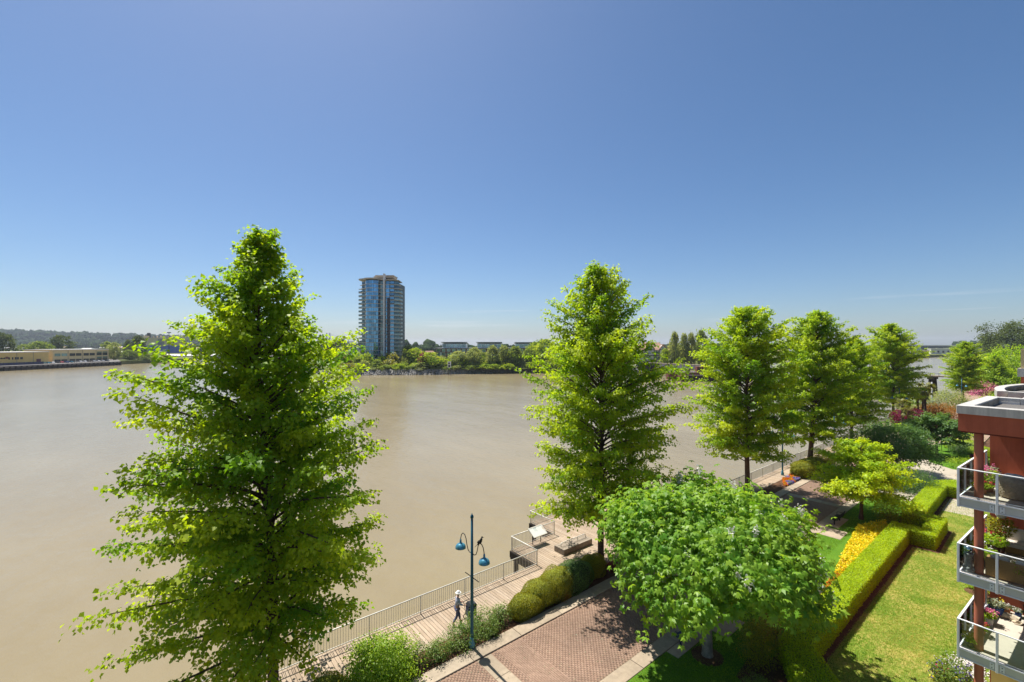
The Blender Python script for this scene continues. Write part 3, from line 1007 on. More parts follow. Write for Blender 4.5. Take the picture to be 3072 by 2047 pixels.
def shrub(name, loc, rx, ry, h, mat, label, n=1500, leaf=0.09, clipped=False, core='core_green', seed=1, group=None, lump=0.08, cat='shrub', z0=0.05):
    g = rs(seed)
    r = empty(name, loc, 0, label, cat, group)
    if clipped:
        mb = MB().blob((0, 0, h * 0.42), (rx * 0.93, ry * 0.93, h * 0.54), seed, 2, 0.03, 0.9)
        mb.build('inner_growth', core, r, True)
        u = g.uniform(-0.75, 1, n); a = g.uniform(0, 6.283, n)
        ph = g.uniform(0, 6.28, 3)
        k = 1 + 0.05 * (np.sin(3 * a + ph[0] + 2 * u) + np.sin(4 * a + ph[1] - 3 * u) + 0.5 * np.sin(7 * a + 5 * u))
        c = np.sqrt(1 - u * u) ** 0.9
        o = np.stack([c * np.cos(a), c * np.sin(a), np.sign(u) * np.abs(u) ** 0.9], 1)
        P = o * k[:, None] * np.array([rx, ry, h * 0.58]) + UP * h * 0.42 + g.normal(0, 0.018, (n, 3))
        N = o + g.normal(0, 0.5, (n, 3))
        D = g.normal(0, 1, (n, 3)) + o * 0.5
        tint = 0.45 + g.normal(0, 0.2, n) + 0.15 * np.sin(2 * a + ph[2] + 3 * u)
        lv = (P, D, N, leaf * g.uniform(0.7, 1.3, n), leaf * 0.7 * g.uniform(0.7, 1.3, n), tint)
    else:
        nc = max(12, n // 26)
        C, lv = dome_leaves(seed, (rx, ry), z0, h, nc, max(6, n // nc), leaf, spread=0.16 * (rx + h) / 2, low=-0.7, lump=lump, inner=0.35)
        mb = MB()
        for i in range(min(12, nc)):
            e = C[i]
            mb.tube([(0, 0, -0.05), (e[0] * 0.35, e[1] * 0.35, e[2] * 0.45), tuple(e)], [0.035, 0.022, 0.006], 5, False)
        mb.build('stems', 'bark', r)
    link(bpy.data.objects.new('foliage', leaf_mesh('foliage', *lv[:5], M[mat], lv[5])), r)
    return r


BEDG = 'shrubs in the planting bed by the boardwalk'
shrub('lime_bush', (8.1, 19.55, 0), 1.3, 1.15, 1.95, 'lime_leaf', 'bright lime green airy bush with bare inner branches beside the boardwalk', 13000, 0.1, seed=21, lump=0.12)
shrub('clipped_mound', (5.7, 19.7, 0), 1.05, 0.95, 1.25, 'olive_leaf', 'small dark clipped mound between the tallest tree and the lime bush', 6000, 0.06, True, 'core_olive', seed=22)
for k, (x, y, rr_, h, lab) in enumerate(((9.95, 19.6, 0.58, 0.95, 'rose bush touching the lime green bush'), (10.95, 19.4, 0.5, 0.95, 'slim rose bush in bare soil between the lime bush and the lamp'), (12.25, 19.5, 0.75, 1.0, 'rose bush wrapped round the blue lamp base'),
                                    (13.85, 19.65, 0.85, 1.15, 'largest rose bush, past the blue lamp'), (15.15, 19.75, 0.55, 0.9, 'rose bush touching the lowest clipped mound'), (14.0, 19.05, 0.32, 0.42, 'tiny rose bush in front of the largest one'))):
    shrub('rose_bush', (x, y, 0), rr_, rr_ * 0.8, h, 'rose_leaf', lab, int(3000 * rr_ * rr_) + 700, 0.075, seed=30 + k, group=BEDG, lump=0.16)
for k, (x, y, rr_, h, mt, lab) in enumerate(((16.75, 19.5, 0.95, 1.15, 'olive_leaf', 'lowest yellow-green clipped mound next to the rose bushes'),
                                             (18.05, 19.75, 1.1, 1.45, 'olive_leaf', 'rounded golden-green clipped mound between two others'),
                                             (19.4, 19.7, 1.15, 1.75, 'olive_leaf', 'tallest clipped mound, domed and green-gold'),
                                             (20.9, 19.65, 1.2, 1.7, 'dark_leaf', 'dark green clipped mound shaded by the tree'),
                                             (23.0, 19.95, 0.95, 1.35, 'olive_leaf', 'clipped mound against the trunk by the platform bench'))):
    shrub('clipped_mound', (x, y, 0), rr_ * 1.22, rr_ * 0.8, h * 0.95, mt, lab, 10500, 0.05, True, 'core_olive' if mt == 'olive_leaf' else 'core_green', seed=40 + k, group=BEDG)
shrub('barberry_bush', (24.6, 19.35, 0), 0.75, 0.6, 1.0, 'crimson_leaf', 'dark red bush at the foot of the tree by the platform', 1500, 0.07, seed=50, core='core_red')
shrub('barberry_bush', (19.2, 19.1, 0), 0.55, 0.35, 0.7, 'orange_leaf', 'small rusty orange bush tucked under the clipped mounds', 900, 0.06, seed=51)
shrub('clipped_mound', (59.6, 19.35, 0), 1.5, 1.2, 1.7, 'olive_leaf', 'brown-green clipped mound, the smaller of two joined at the leaning tree', 4500, 0.1, True, 'core_olive', seed=52)
shrub('clipped_mound', (62.6, 19.3, 0), 2.6, 1.35, 1.6, 'olive_leaf', 'long low clipped mound around the leaning tree trunk', 6500, 0.1, True, 'core_olive', seed=53)
shrub('olive_bush', (67.5, 19.7, 0), 2.2, 1.2, 1.6, 'olive_leaf', 'loose yellow-green bush behind the golden maple', 3500, 0.12, seed=54)
shrub('clipped_mound', (80.5, 19.7, 0), 1.8, 1.2, 1.2, 'olive_leaf', 'low clipped mound at the foot of the half hidden tree', 2500, 0.12, True, 'core_olive', seed=55)
shrub('holly_bush', (62.3, 9.9, 0), 2.0, 1.7, 2.3, 'dark_leaf', 'rounded dark blue-green bush behind the long hedge', 7000, 0.1, seed=56, lump=0.06)
shrub('olive_bush', (23.2, 9.3, 0), 0.85, 0.8, 1.9, 'olive_leaf', 'olive bush in dark soil at the end of the hedge', 5200, 0.065, seed=57, lump=0.14)
shrub('olive_bush', (25.6, 9.6, 0), 0.8, 0.6, 1.6, 'orange_leaf', 'small rust tinged bush behind the olive one, against the hedge', 2000, 0.065, seed=58)
shrub('olive_bush', (50.9, 9.7, 0), 1.5, 0.9, 1.8, 'olive_leaf', 'olive bush under the golden maple, beside the hedge', 3600, 0.09, seed=59)
shrub('lavender_clump', (20.95, 8.4, 0), 0.55, 0.5, 0.7, 'rose_leaf', 'grey-green clump with violet spikes in the dark soil bed', 1500, 0.07, seed=60)
FG = 'garden shrubs around the far lawn'
for k, (nm, x, y, rr_, h, mt, lab, cl) in enumerate((('dark_bush', 88.6, 9.2, 1.15, 1.6, 'dark_leaf', 'dark bush at the edge of the side lawn', False),
                                             ('grey_bush', 90.4, 8.7, 1.1, 1.4, 'grey_leaf', 'pale grey-green bush beside the dark one', False),
                                             ('gold_mound', 93.4, 9.3, 2.4, 1.3, 'hedge_leaf', 'yellow-green clipped mound beyond the side lawn', True),
                                             ('gold_mound', 90.5, 7.6, 1.9, 1.2, 'hedge_leaf', 'yellow-green clipped mound seen past the red column', True),
                                             ('gold_bush', 101.5, 9.6, 2.0, 2.4, 'gold_leaf', 'tall golden bush beside the far plaza', False),
                                             ('green_bush', 79.3, 7.7, 1.9, 1.1, 'lime_leaf', 'low bright green bush at the lawn corner', False),
                                             ('crimson_bush', 84.0, 7.0, 1.0, 1.1, 'crimson_leaf', 'small crimson bush beside the side lawn', False),
                                             ('orange_bush', 73.6, 6.7, 1.1, 0.6, 'orange_leaf', 'low peach coloured bush on the garden path by the hedge', False),
                                             ('orange_bush', 75.0, 5.6, 0.8, 1.0, 'orange_leaf', 'orange tinged bush by the balcony corner post', False))):
    shrub(nm, (x, y, 0), rr_, rr_ * 0.85, h, mt, lab, 2600, 0.12, cl, 'core_gold' if cl else 'core_green', seed=70 + k, group=FG)
shrub('crimson_maple', (113.2, 18.4, 0), 4.0, 3.0, 3.2, 'crimson_leaf', 'wide crimson weeping maple behind two palm trunks', 6500, 0.2, True, 'core_red', seed=81, lump=0.05)
shrub('gold_mound', (106.5, 18.6, 0), 4.2, 1.2, 1.0, 'gold_leaf', 'low golden clipped hedge in front of the crimson maple', 3000, 0.16, True, 'core_gold', seed=82)
shrub('orange_azalea', (130.5, 16.9, 0), 4.6, 3.0, 2.6, 'orange_leaf', 'broad orange-green bush behind the tallest palm', 5000, 0.22, False, seed=83, lump=0.05)
shrub('grass_clump', (138, 19.0, 0), 3.6, 2.6, 3.0, 'grey_leaf', 'pale grassy clump between the orange bush and the flagpole', 2500, 0.25, False, seed=84)
shrub('pale_bush', (150, 17.6, 0), 4.6, 3.2, 4.2, 'bank_pale', 'pale blossoming bush beside the far blue lamp', 4500, 0.26, False, seed=85, lump=0.1)
shrub('yellow_bush', (140, 21.3, 0), 3.6, 2.2, 3.6, 'lime_leaf', 'yellow-green bush behind the palm trunks', 2500, 0.26, False, seed=86)
shrub('pink_bush', (196, 15.5, 0), 3.6, 2.8, 4.4, 'pink_petal', 'pink flowering bush under the trees past the far lamp', 1300, 0.25, False, seed=87)
shrub('gold_bush', (148, 8.8, 0), 4.4, 3.5, 4.6, 'lime_leaf', 'bright yellow-green bush just over the red parapet corner', 4200, 0.25, seed=88)
# taller greenery behind the building roofs
for k, (px, dp, rr_, zt, mt, lab) in enumerate(((2945, 190, 8, 9.5, 'bank_pale', 'pale grey-green airy tree over the river beyond the roofs'),
                                            (3040, 150, 9, 13.5, 'linden_leaf', 'yellow-green tree rising directly behind the roof parapet'),
                                            (2985, 140, 7, 7.5, 'lime_leaf', 'bright low tree behind the curved parapet'),
                                            (3055, 330, 20, 31, 'far_leaf', 'very tall dark tree at the end of the near bank'))):
    C, lv = dome_leaves(90 + k, (rr_, rr_), zt * 0.12, zt, 420, 40, 0.0033 * dp + 0.05, spread=rr_ * 0.1, low=-0.6, lump=0.14)
    wd = branches(95 + k, C, (0, 0), zt * 0.25, 0.3, 12)
    p = bearing(px, dp)
    make_tree('bank_tree', (p[0], p[1], 0), wd, lv, mt, lab)


# clipped hedges: closely trimmed box shapes
def hedge(name, runs, h, label, seed, dens=620):
    g = rs(seed)
    r = empty(name, (0, 0, 0), 0, label, 'hedge', 'clipped hedges round the lawn')
    core = MB()
    Ps, Ns = [], []
    for poly in runs:
        n = len(poly)
        a = sum(poly[i][0] * poly[(i + 1) % n][1] - poly[(i + 1) % n][0] * poly[i][1] for i in range(n))
        if a < 0:
            poly = poly[::-1]
        c = np.mean(poly, axis=0)
        inner = [tuple(np.array(p) + (c - np.array(p)) / np.linalg.norm(c - np.array(p)) * 0.07) for p in poly]
        core.prism(inner, 0.02, h - 0.05)
        pa = np.array(poly)
        x0, y0 = pa.min(0); x1, y1 = pa.max(0)
        m = int((x1 - x0) * (y1 - y0) * dens)
        q = np.stack([g.uniform(x0, x1, m), g.uniform(y0, y1, m)], 1)
        ins = np.ones(m, bool)
        for i in range(n):
            p0, p1 = pa[i], pa[(i + 1) % n]
            ins &= ((p1[0] - p0[0]) * (q[:, 1] - p0[1]) - (p1[1] - p0[1]) * (q[:, 0] - p0[0])) >= 0
        q = q[ins]
        Ps.append(np.concatenate([q, (h + g.normal(0, 0.022, len(q)) + 0.025 * np.sin(q[:, 0] * 2.1 + q[:, 1]))[:, None]], 1)); Ns.append(np.tile(UP, (len(q), 1)))
        for i in range(n):
            p0, p1 = pa[i], pa[(i + 1) % n]
            ln = np.linalg.norm(p1 - p0)
            m = int(ln * h * dens * 0.8)
            t = g.uniform(0, 1, m)
            nr = np.array([(p1 - p0)[1], -(p1 - p0)[0], 0]) / ln
            pp = np.concatenate([p0 + (p1 - p0) * t[:, None], g.uniform(0.05, h, m)[:, None]], 1) + nr * g.normal(0, 0.022, m)[:, None]
            Ps.append(pp); Ns.append(np.tile(nr, (m, 1)))
    P = np.concatenate(Ps); N0 = np.concatenate(Ns)
    n = len(P)
    N = N0 + g.normal(0, 0.55, (n, 3))
    D = g.normal(0, 1, (n, 3)) + N0 * 0.6
    core.build('inner_growth', 'core_gold', r)
    ti = 0.62 + g.normal(0, 0.2, n) + 0.12 * np.sin(P[:, 0] * 1.3 + 2 * np.sin(P[:, 1] * 2.0))
    link(bpy.data.objects.new('foliage', leaf_mesh('foliage', P, D, N, g.uniform(0.05, 0.1, n), g.uniform(0.035, 0.065, n), M['hedge_leaf'], ti)), r)
    return r


hedge('clipped_hedge', [[(24.6, 7.55), (45.75, 7.55), (46.9, 8.75), (24.0, 8.75)], [(24.62, 7.54), (24.0, 8.76), (18.6, 5.2), (20.0, 3.7)],
                        [(45.7, 6.05), (47.05, 7.0), (46.95, 8.74), (45.74, 7.56)], [(45.7, 6.05), (51.2, 6.05), (50.1, 7.0), (47.0, 7.0)], [(51.2, 6.05), (51.25, 8.7), (50.0, 8.7), (50.1, 7.0)]],
      1.12, 'long trimmed yellow-green hedge with a square recess, between the lawn and yellow flowers', 101)
hedge('clipped_hedge', [[(52.2, 7.5), (63.0, 7.5), (64.4, 8.8), (51.7, 8.8)], [(63.0, 7.5), (63.0, 3.2), (66.4, 3.2), (66.4, 7.4), (64.4, 8.8)]],
      1.12, 'shorter trimmed hedge turning the corner towards the building', 102, 420)


def turf(name, x0, x1, y0, y1, dens, mat, lab, seed, avoid=()):
    g = rs(seed)
    n = int((x1 - x0) * (y1 - y0) * dens)
    q = np.stack([g.uniform(x0, x1, n), g.uniform(y0, y1, n)], 1)
    # keep more blades where they show larger
    q = q[g.random(n) < np.clip(1.25 - (q[:, 0] - 20) / 45, 0.3, 1)]
    for a in avoid:
        q = q[~((q[:, 0] > a[0]) & (q[:, 0] < a[1]) & (q[:, 1] > a[2]) & (q[:, 1] < a[3]))]
    n = len(q)
    f = np.sin(q[:, 0] * 0.9 + 1.7 * np.sin(q[:, 1] * 0.8)) + np.sin(q[:, 1] * 1.7 + 1.3 * np.sin(q[:, 0] * 0.55)) + 0.7 * np.sin(q[:, 0] * 3.1 + q[:, 1] * 2.3)
    P = np.concatenate([q, np.full((n, 1), 0.0)], 1)
    D = UP + g.normal(0, 0.55, (n, 3))
    N = g.normal(0, 1, (n, 3)) + UP * 0.6
    o = link(bpy.data.objects.new(name, leaf_mesh(name, P, D, N, g.uniform(0.04, 0.085, n), g.uniform(0.012, 0.03, n), M[mat], 0.42 + 0.16 * f + g.normal(0, 0.14, n))))
    return tag(o, lab, 'grass', kind='stuff')


leaf_mat('dry_grass', (0.19, 0.38, 0.016), (0.66, 0.58, 0.18), 0.35, tcol=(1.3, 1.2, 0.8))
leaf_mat('green_grass', (0.09, 0.25, 0.010), (0.28, 0.40, 0.03), 0.45)
turf('grass', 22, 62, 3.0, 7.3, 620, 'dry_grass', 'short dry-patched grass between hedge and building', 151, ((45.3, 51.6, 5.7, 8),))
turf('grass', 12, 57.5, 9.1, 12.58, 420, 'green_grass', 'lush shaded grass along the edge path', 152, ((23.5, 25.8, 11.1, 12.6), (42.4, 44.7, 11.1, 12.6), (20.1, 23.1, 11.9, 12.6), (44.9, 48.1, 11.9, 12.6), (31, 49.5, 8.8, 10.9)))


def flower_bed(name, poly, layers, label, seed, h=0.35):
    g = rs(seed)
    r = empty(name, (0, 0, 0), 0, label, 'flower bed')
    pa = np.array(poly)
    n_ = len(pa)
    for nm, mt, n, sz, freq, ph, lo, hi in layers:
        x0, y0 = pa.min(0); x1, y1 = pa.max(0)
        q = np.stack([g.uniform(x0, x1, n), g.uniform(y0, y1, n)], 1)
        ins = np.zeros(n, bool)
        j = n_ - 1
        for i in range(n_):
            cnd = (pa[i][1] > q[:, 1]) != (pa[j][1] > q[:, 1])
            xs = (pa[j][0] - pa[i][0]) * (q[:, 1] - pa[i][1]) / (pa[j][1] - pa[i][1] + 1e-9) + pa[i][0]
            ins ^= cnd & (q[:, 0] < xs)
            j = i
        f = np.sin(q[:, 0] * freq + ph) + np.sin(q[:, 1] * freq * 1.3 + ph * 2)
        ins &= (f > lo) & (f < hi)
        q = q[ins]
        m = len(q)
        z = g.uniform(0.12, 1, m) * h * (1 + 0.25 * np.sin(q[:, 0] * 3) * np.sin(q[:, 1] * 4))
        P = np.concatenate([q, z[:, None]], 1)
        link(bpy.data.objects.new(nm, leaf_mesh(nm, P, g.normal(0, 1, (m, 3)), UP + g.normal(0, 0.6, (m, 3)), sz * g.uniform(0.7, 1.3, m), sz * 0.8 * g.uniform(0.7, 1.3, m), M[mt], g.uniform(0, 1, m))), r)
    return r


flower_bed('flower_bed', [(35.5, 8.85), (35.5, 9.6), (39.6, 10.2), (46.6, 10.9), (49.2, 9.6), (47.2, 8.9)],
           [('flowers', 'yellow_petal', 16000, 0.12, 1, 0, -3, 3), ('leaves', 'lime_leaf', 3500, 0.10, 1, 0, -3, 3)], 'drift of golden yellow flowers along the hedge', 111, 0.4)
flower_bed('flower_bed', [(31.5, 8.85), (31.5, 9.5), (35.5, 9.6), (38.2, 9.95), (38.2, 8.85)],
           [('flowers', 'orange_petal', 5000, 0.09, 1, 0, -3, 3), ('leaves', 'lime_leaf', 2500, 0.11, 1, 0, -3, 3)], 'orange flowers between the big leaved tree and the hedge', 112, 0.32)
flower_bed('flower_bed', [(54.0, 18.95), (53.9, 19.2), (56.2, 20.25), (59.0, 20.2), (58.0, 18.95)],
           [('flowers', 'orange_petal', 4200, 0.13, 3.1, 0.4, -3, 0.1), ('blooms', 'violet_petal', 4200, 0.13, 3.1, 0.4, 0.1, 3), ('leaves', 'lime_leaf', 1500, 0.12, 1, 0, -3, 3)],
           'patch of orange and violet flowers beside the brick path', 113, 0.3)
flower_bed('flower_bed', [(28.2, 2.8), (27.4, 3.4), (28.2, 4.0), (29.6, 3.6), (29.6, 2.6)],
           [('leaves', 'rose_leaf', 2600, 0.09, 1, 0, -3, 3), ('flowers', 'violet_petal', 700, 0.10, 4, 0, 0, 3), ('blooms', 'red_petal', 160, 0.1, 4, 1, 0.7, 3), ('petals', 'yellow_petal', 160, 0.1, 4, 3, 0.8, 3)],
           'mixed violet, red and yellow flowers at the building foot by white pebbles', 114, 0.75)

# palms
PG = 'fan palms in the far garden'
g = rs(120)
fr_p, fr_d, fr_n, fr_l = [], [], [], []
frond = MB()
V_, Q_ = [], []
for k in range(17):
    a = -1.5 + 3.0 * k / 16
    d = np.array([math.cos(a), math.sin(a), -0.25 - 0.1 * abs(a)])
    fr_p.append((0.55, 0, 0.0)); fr_d.append(d); fr_n.append((0, 0, 1)); fr_l.append(0.62 - 0.1 * abs(a))
V_, Q_ = leaf_quads(np.array(fr_p), np.array(fr_d), np.array(fr_n, float), np.array(fr_l), np.full(17, 0.085), 0.3, 0.2)
st = MB().tube([(0, 0, 0), (0.3, 0, 0.02), (0.56, 0, 0)], [0.02, 0.014, 0.01], 4)
sv = np.array(st.v); sf = [f for f in st.f if len(f) == 4]
frond_me = np_mesh('frond', np.concatenate([V_, sv]), np.concatenate([Q_, np.array(sf) + len(V_)]), M['palm_leaf'], np.concatenate([np.repeat(g.uniform(0.1, 0.9, 17), 4), np.full(len(sv), 0.8)]))
paint('palm_trunk', (0.075, 0.05, 0.035), 0.95, scale=20, var=0.4)
for (x, y, h, lab) in ((104.0, 18.0, 4.6, 'fan palm in front of the crimson maple, nearer the boardwalk'), (102.5, 16.9, 4.0, 'shorter fan palm in front of the crimson maple, beside its twin'),
                       (127.4, 19.5, 5.2, 'slanting fan palm of the group of three'), (128.4, 18.9, 5.0, 'upright fan palm in the middle of the group of three'), (124.5, 18.0, 6.2, 'tallest fan palm of the group of three')):
    r = empty('fan_palm', (x, y, 0), 0, lab, 'palm', PG)
    zz = np.linspace(0, h, 14)
    MB().tube([(0.05 * math.sin(z), 0.04 * z, z) if 'slant' in lab else (0.03 * math.sin(z * 0.7), 0, z) for z in zz], [0.17 + (0.03 if i % 2 else 0) + 0.05 * (z / h) for i, z in enumerate(zz)], 9).build('trunk', 'palm_trunk', r)
    tx, ty = (0.05 * math.sin(h), 0.04 * h) if 'slant' in lab else (0.03 * math.sin(h * 0.7), 0)
    gg = random.Random(int(x * 10))
    for k in range(26):
        el = gg.uniform(-0.75, 1.15)
        s = gg.uniform(1.3, 1.7) * (0.85 if x < 110 else 1.15)
        inst('frond', frond_me, r, (tx, ty, h + 0.02 + 0.25 * el), rot=(gg.uniform(-0.2, 0.2), -el, k * 2.4), sc3=(s, s, s))
#@@PART4
g = rs(160)
n = 900
P = np.stack([g.uniform(6, 40, n), np.where(g.random(n) < 0.5, g.uniform(13.5, 18.8, n), g.uniform(12.7, 20.3, n)), np.full(n, 0.075)], 1)
P[:, 2] = np.where(P[:, 1] > 18.05, 0.07, 0.022)
P[:, 2] = np.where(P[:, 1] > 18.95, 0.0, P[:, 2])
tag(link(bpy.data.objects.new('fallen_leaves', leaf_mesh('fallen_leaves', P, g.normal(0, 1, (n, 3)) * np.array([1, 1, 0.1]), UP + g.normal(0, 0.25, (n, 3)), g.uniform(0.03, 0.08, n), g.uniform(0.02, 0.05, n), M['grey_leaf'], g.uniform(0, 1, n)))), 'pale fallen leaves and petals scattered on the brick path', 'leaves', kind='stuff')

# ------------------------------------------------------------------ lamps, benches, signs, people
LG = 'teal twin-arm lamps along the promenade'


def lamp_proto():
    r = empty('street_lamp', (12.7, 19.0, 0), 0, 'teal lamp post with two hanging shades and a bird on one arm', 'street lamp', LG)
    MB().tube([(0, 0, 0), (0, 0, 0.5), (0, 0, 3.2), (0, 0, 6.62)], [0.105, 0.085, 0.078, 0.06], 14).build('post', 'lamp_teal', r, True)
    MB().lathe([(0.16, 0.0), (0.16, 0.25), (0.12, 0.32), (0.105, 0.5), (0.085, 0.56)], 16).build('base', 'lamp_shade', r, True)
    MB().lathe([(0.02, 6.6), (0.075, 6.63), (0.09, 6.7), (0.07, 6.78), (0.03, 6.82), (0.012, 6.9)], 12).build('finial', 'lamp_teal', r, True)
    MB().tube([(0, -0.62, 3.62), (0, 0.62, 3.62)], 0.022, 6).build('cross_bar', 'dark_metal', r)
    for s in (1, -1):
        pts = [(0, s * y, z) for y, z in ((0.05, 4.85), (0.2, 4.82), (0.36, 4.9), (0.47, 5.12), (0.55, 5.4), (0.68, 5.58), (0.85, 5.6), (0.99, 5.48), (1.06, 5.28), (1.08, 5.12))]
        MB().tube(pts, 0.022, 7).build('arm', 'dark_metal', r, True)
        sh = MB().lathe([(0.035, 5.20), (0.048, 5.16), (0.055, 5.04), (0.075, 5.00), (0.15, 4.965), (0.225, 4.91), (0.27, 4.83), (0.28, 4.76), (0.285, 4.73), (0.27, 4.73), (0.26, 4.81), (0.2, 4.88), (0.02, 4.93)], 20, (0, s * 1.08, 0)).build('lamp_shade', 'lamp_shade', r, True)
        MB().blob((0, s * 1.08, 4.74), (0.09, 0.09, 0.11), 1, 1, 0).build('bulb', 'white_paint', sh, True)
    return r


lp = lamp_proto()
for loc, rz, lab in (((58.3, 21.0, 0), 0, 'teal lamp post among the trees past the flower patch'), ((72.5, 19.7, 0), 0.1, 'teal lamp post behind the golden maple'),
                     ((163.5, 16.6, 0), -0.6, 'light blue lamp post at the far plaza'), ((116.0, 20.6, 0), 0.2, 'teal lamp half hidden in the foliage by the crimson maple')):
    c = copy_tree(lp)
    c.location = loc; c.rotation_euler[2] = rz; c['label'] = lab
# crow resting on the arm
cr_ = empty('crow', (12.7, 18.22, 5.62), R(130), 'black crow perched on the lamp arm', 'bird')
MB().tube([(0.17, 0, -0.1), (0.1, 0, 0.0), (0.03, 0, 0.09), (-0.03, 0, 0.19), (-0.05, 0, 0.27)], [0.025, 0.055, 0.075, 0.065, 0.035], 10).build('body', 'black', cr_, True)
MB().blob((-0.07, 0, 0.31), (0.05, 0.042, 0.042), 2, 1, 0).build('head', 'black', cr_, True)
MB().tube([(-0.105, 0, 0.31), (-0.17, 0, 0.295)], [0.018, 0.004], 6).build('beak', 'dark_metal', cr_)
MB().add([(0.12, -0.035, -0.03), (0.12, 0.035, -0.03), (0.3, 0.04, -0.2), (0.3, -0.04, -0.2), (0.12, -0.03, -0.05), (0.12, 0.03, -0.05), (0.3, 0.035, -0.215), (0.3, -0.035, -0.215)],
         [(0, 1, 2, 3), (7, 6, 5, 4), (0, 4, 5, 1), (1, 5, 6, 2), (2, 6, 7, 3), (3, 7, 4, 0)]).build('tail', 'black', cr_)
for s in (-1, 1):
    MB().tube([(0.02, s * 0.03, 0.04), (0.0, s * 0.03, -0.02)], 0.008, 5).build('leg', 'dark_metal', cr_)
    MB().blob((0.06, s * 0.06, 0.06), (0.12, 0.018, 0.06), 3, 1, 0).build('wing', 'black', cr_, True)

# information board on the platform
b = NB('panel_print')
tc_ = b.n('ShaderNodeTexCoord')
vo = b.n('ShaderNodeTexVoronoi')
vo.inputs['Scale'].default_value = 3.2
b.l(tc_.outputs['Object'], vo.inputs['Vector'])
rp = b.ramp(vo.outputs['Color'], [(0.0, (0.62, 0.63, 0.58)), (0.55, (0.70, 0.70, 0.66)), (0.72, (0.40, 0.45, 0.42)), (0.86, (0.66, 0.42, 0.22)), (0.93, (0.72, 0.72, 0.68))])
b.bsdf(rp.outputs[0], 0.25)
M['panel_print'] = b.m


def info_board(loc, rz, lab, s=1.0):
    r = empty('information_board', loc, rz, lab, 'sign', 'slanted information boards', s)
    a = R(32)
    for x in (-0.42, 0.42):
        MB().tube([(x, 0.12, 0), (x, 0.05, 0.92)], 0.03, 8).build('leg', 'dark_metal', r)
    fr = MB()
    ca, sa = math.cos(a), math.sin(a)

    def pl(x, y, z):
        return (x, y * ca - z * sa, 0.98 + y * sa + z * ca)
    for (x0, x1, y0, y1, z0, z1, nm, mt) in ((-0.68, 0.68, -0.42, 0.42, -0.03, 0.0, 'backing', 'dark_metal'), (-0.63, 0.63, -0.37, 0.37, 0.0, 0.008, 'panel', 'panel_print')):
        vs = [pl(x, y, z) for z in (z0, z1) for y in (y0, y1) for x in (x0, x1)]
        MB().add(vs, [(0, 2, 3, 1), (4, 5, 7, 6), (0, 1, 5, 4), (2, 6, 7, 3), (0, 4, 6, 2), (1, 3, 7, 5)]).build(nm, mt, r)
    for (x0, x1, y0, y1) in ((-0.7, 0.7, -0.44, -0.37), (-0.7, 0.7, 0.37, 0.44), (-0.7, -0.63, -0.369, 0.369), (0.63, 0.7, -0.369, 0.369)):
        vs = [pl(x, y, z) for z in (-0.035, 0.02) for y in (y0, y1) for x in (x0, x1)]
        fr.add(vs, [(0, 2, 3, 1), (4, 5, 7, 6), (0, 1, 5, 4), (2, 6, 7, 3), (0, 4, 6, 2), (1, 3, 7, 5)])
    fr.build('frame', 'rail_paint', r)
    return r


info_board((23.35, 25.75, 0), 0.0, 'slanted information board at the railing of the timber platform')
info_board((89.8, 10.9, 0), 2.4, 'white slanted board beside the side lawn tree', 1.1)

# heavy timber bench with a tubular back on the platform
tb = empty('timber_bench', (25.05, 23.55, 0), 0, 'low grey timber block bench with a tube back rail on the boardwalk platform', 'bench')
for k in range(4):
    MB().bbox(-1.55, 1.55, -0.52 + k * 0.26, -0.52 + k * 0.26 + 0.245, 0.34, 0.42, 0.01).build('plank', 'grey_wood', tb)
for nm, a in (('side_board', (-1.55, 1.55, -0.52, -0.46, 0.02, 0.338)), ('side_board', (-1.55, 1.55, 0.455, 0.515, 0.02, 0.338)), ('end_board', (-1.55, -1.49, -0.458, 0.453, 0.02, 0.338)), ('end_board', (1.49, 1.55, -0.458, 0.453, 0.02, 0.338))):
    MB().bbox(*a, 0.008).build(nm, 'grey_wood', tb)
MB().tube([(-1.35, 0.0, 0.42), (-1.35, 0.0, 0.6), (-1.3, 0.0, 0.68), (-1.2, 0, 0.7), (1.2, 0, 0.7), (1.3, 0, 0.68), (1.35, 0, 0.6), (1.35, 0, 0.42)], 0.03, 8).build('back_rail', 'rail_paint', tb, True)
for x in (-0.45, 0.45):
    MB().tube([(x, 0, 0.42), (x, 0, 0.7)], 0.022, 6).build('rail_post', 'rail_paint', tb)

# slatted park benches on the lawn edge, facing the river


def park_bench(loc, lab, mt):
    r = empty('park_bench', loc, 0, lab, 'bench', 'slatted benches at the lawn edge')
    for k in range(6):
        y = 0.22 - k * 0.085
        MB().bbox(-0.92, 0.92, y - 0.033, y + 0.033, 0.43, 0.46, 0.006).build('seat_slat', mt, r)
    for k in range(4):
        z = 0.56 + k * 0.1
        y = -0.27 - k * 0.03
        MB().bbox(-0.92, 0.92, y - 0.014, y + 0.014, z - 0.036, z + 0.036, 0.005).build('back_slat', mt, r)
    for x in (-0.72, 0.72):
        MB().tube([(x, 0.0, 0.0), (x, 0.0, 0.42)], 0.055, 8).build('leg', mt, r)
        MB().tube([(x, 0.25, 0.41), (x, -0.24, 0.41), (x, -0.3, 0.6), (x, -0.38, 0.94)], 0.025, 6).build('back_support', mt, r)
        MB().tube([(x * 1.25, 0.24, 0.43), (x * 1.25, 0.25, 0.6), (x * 1.25, 0.18, 0.67), (x * 1.25, -0.28, 0.68)], 0.02, 6).build('armrest', mt, r)
    return r


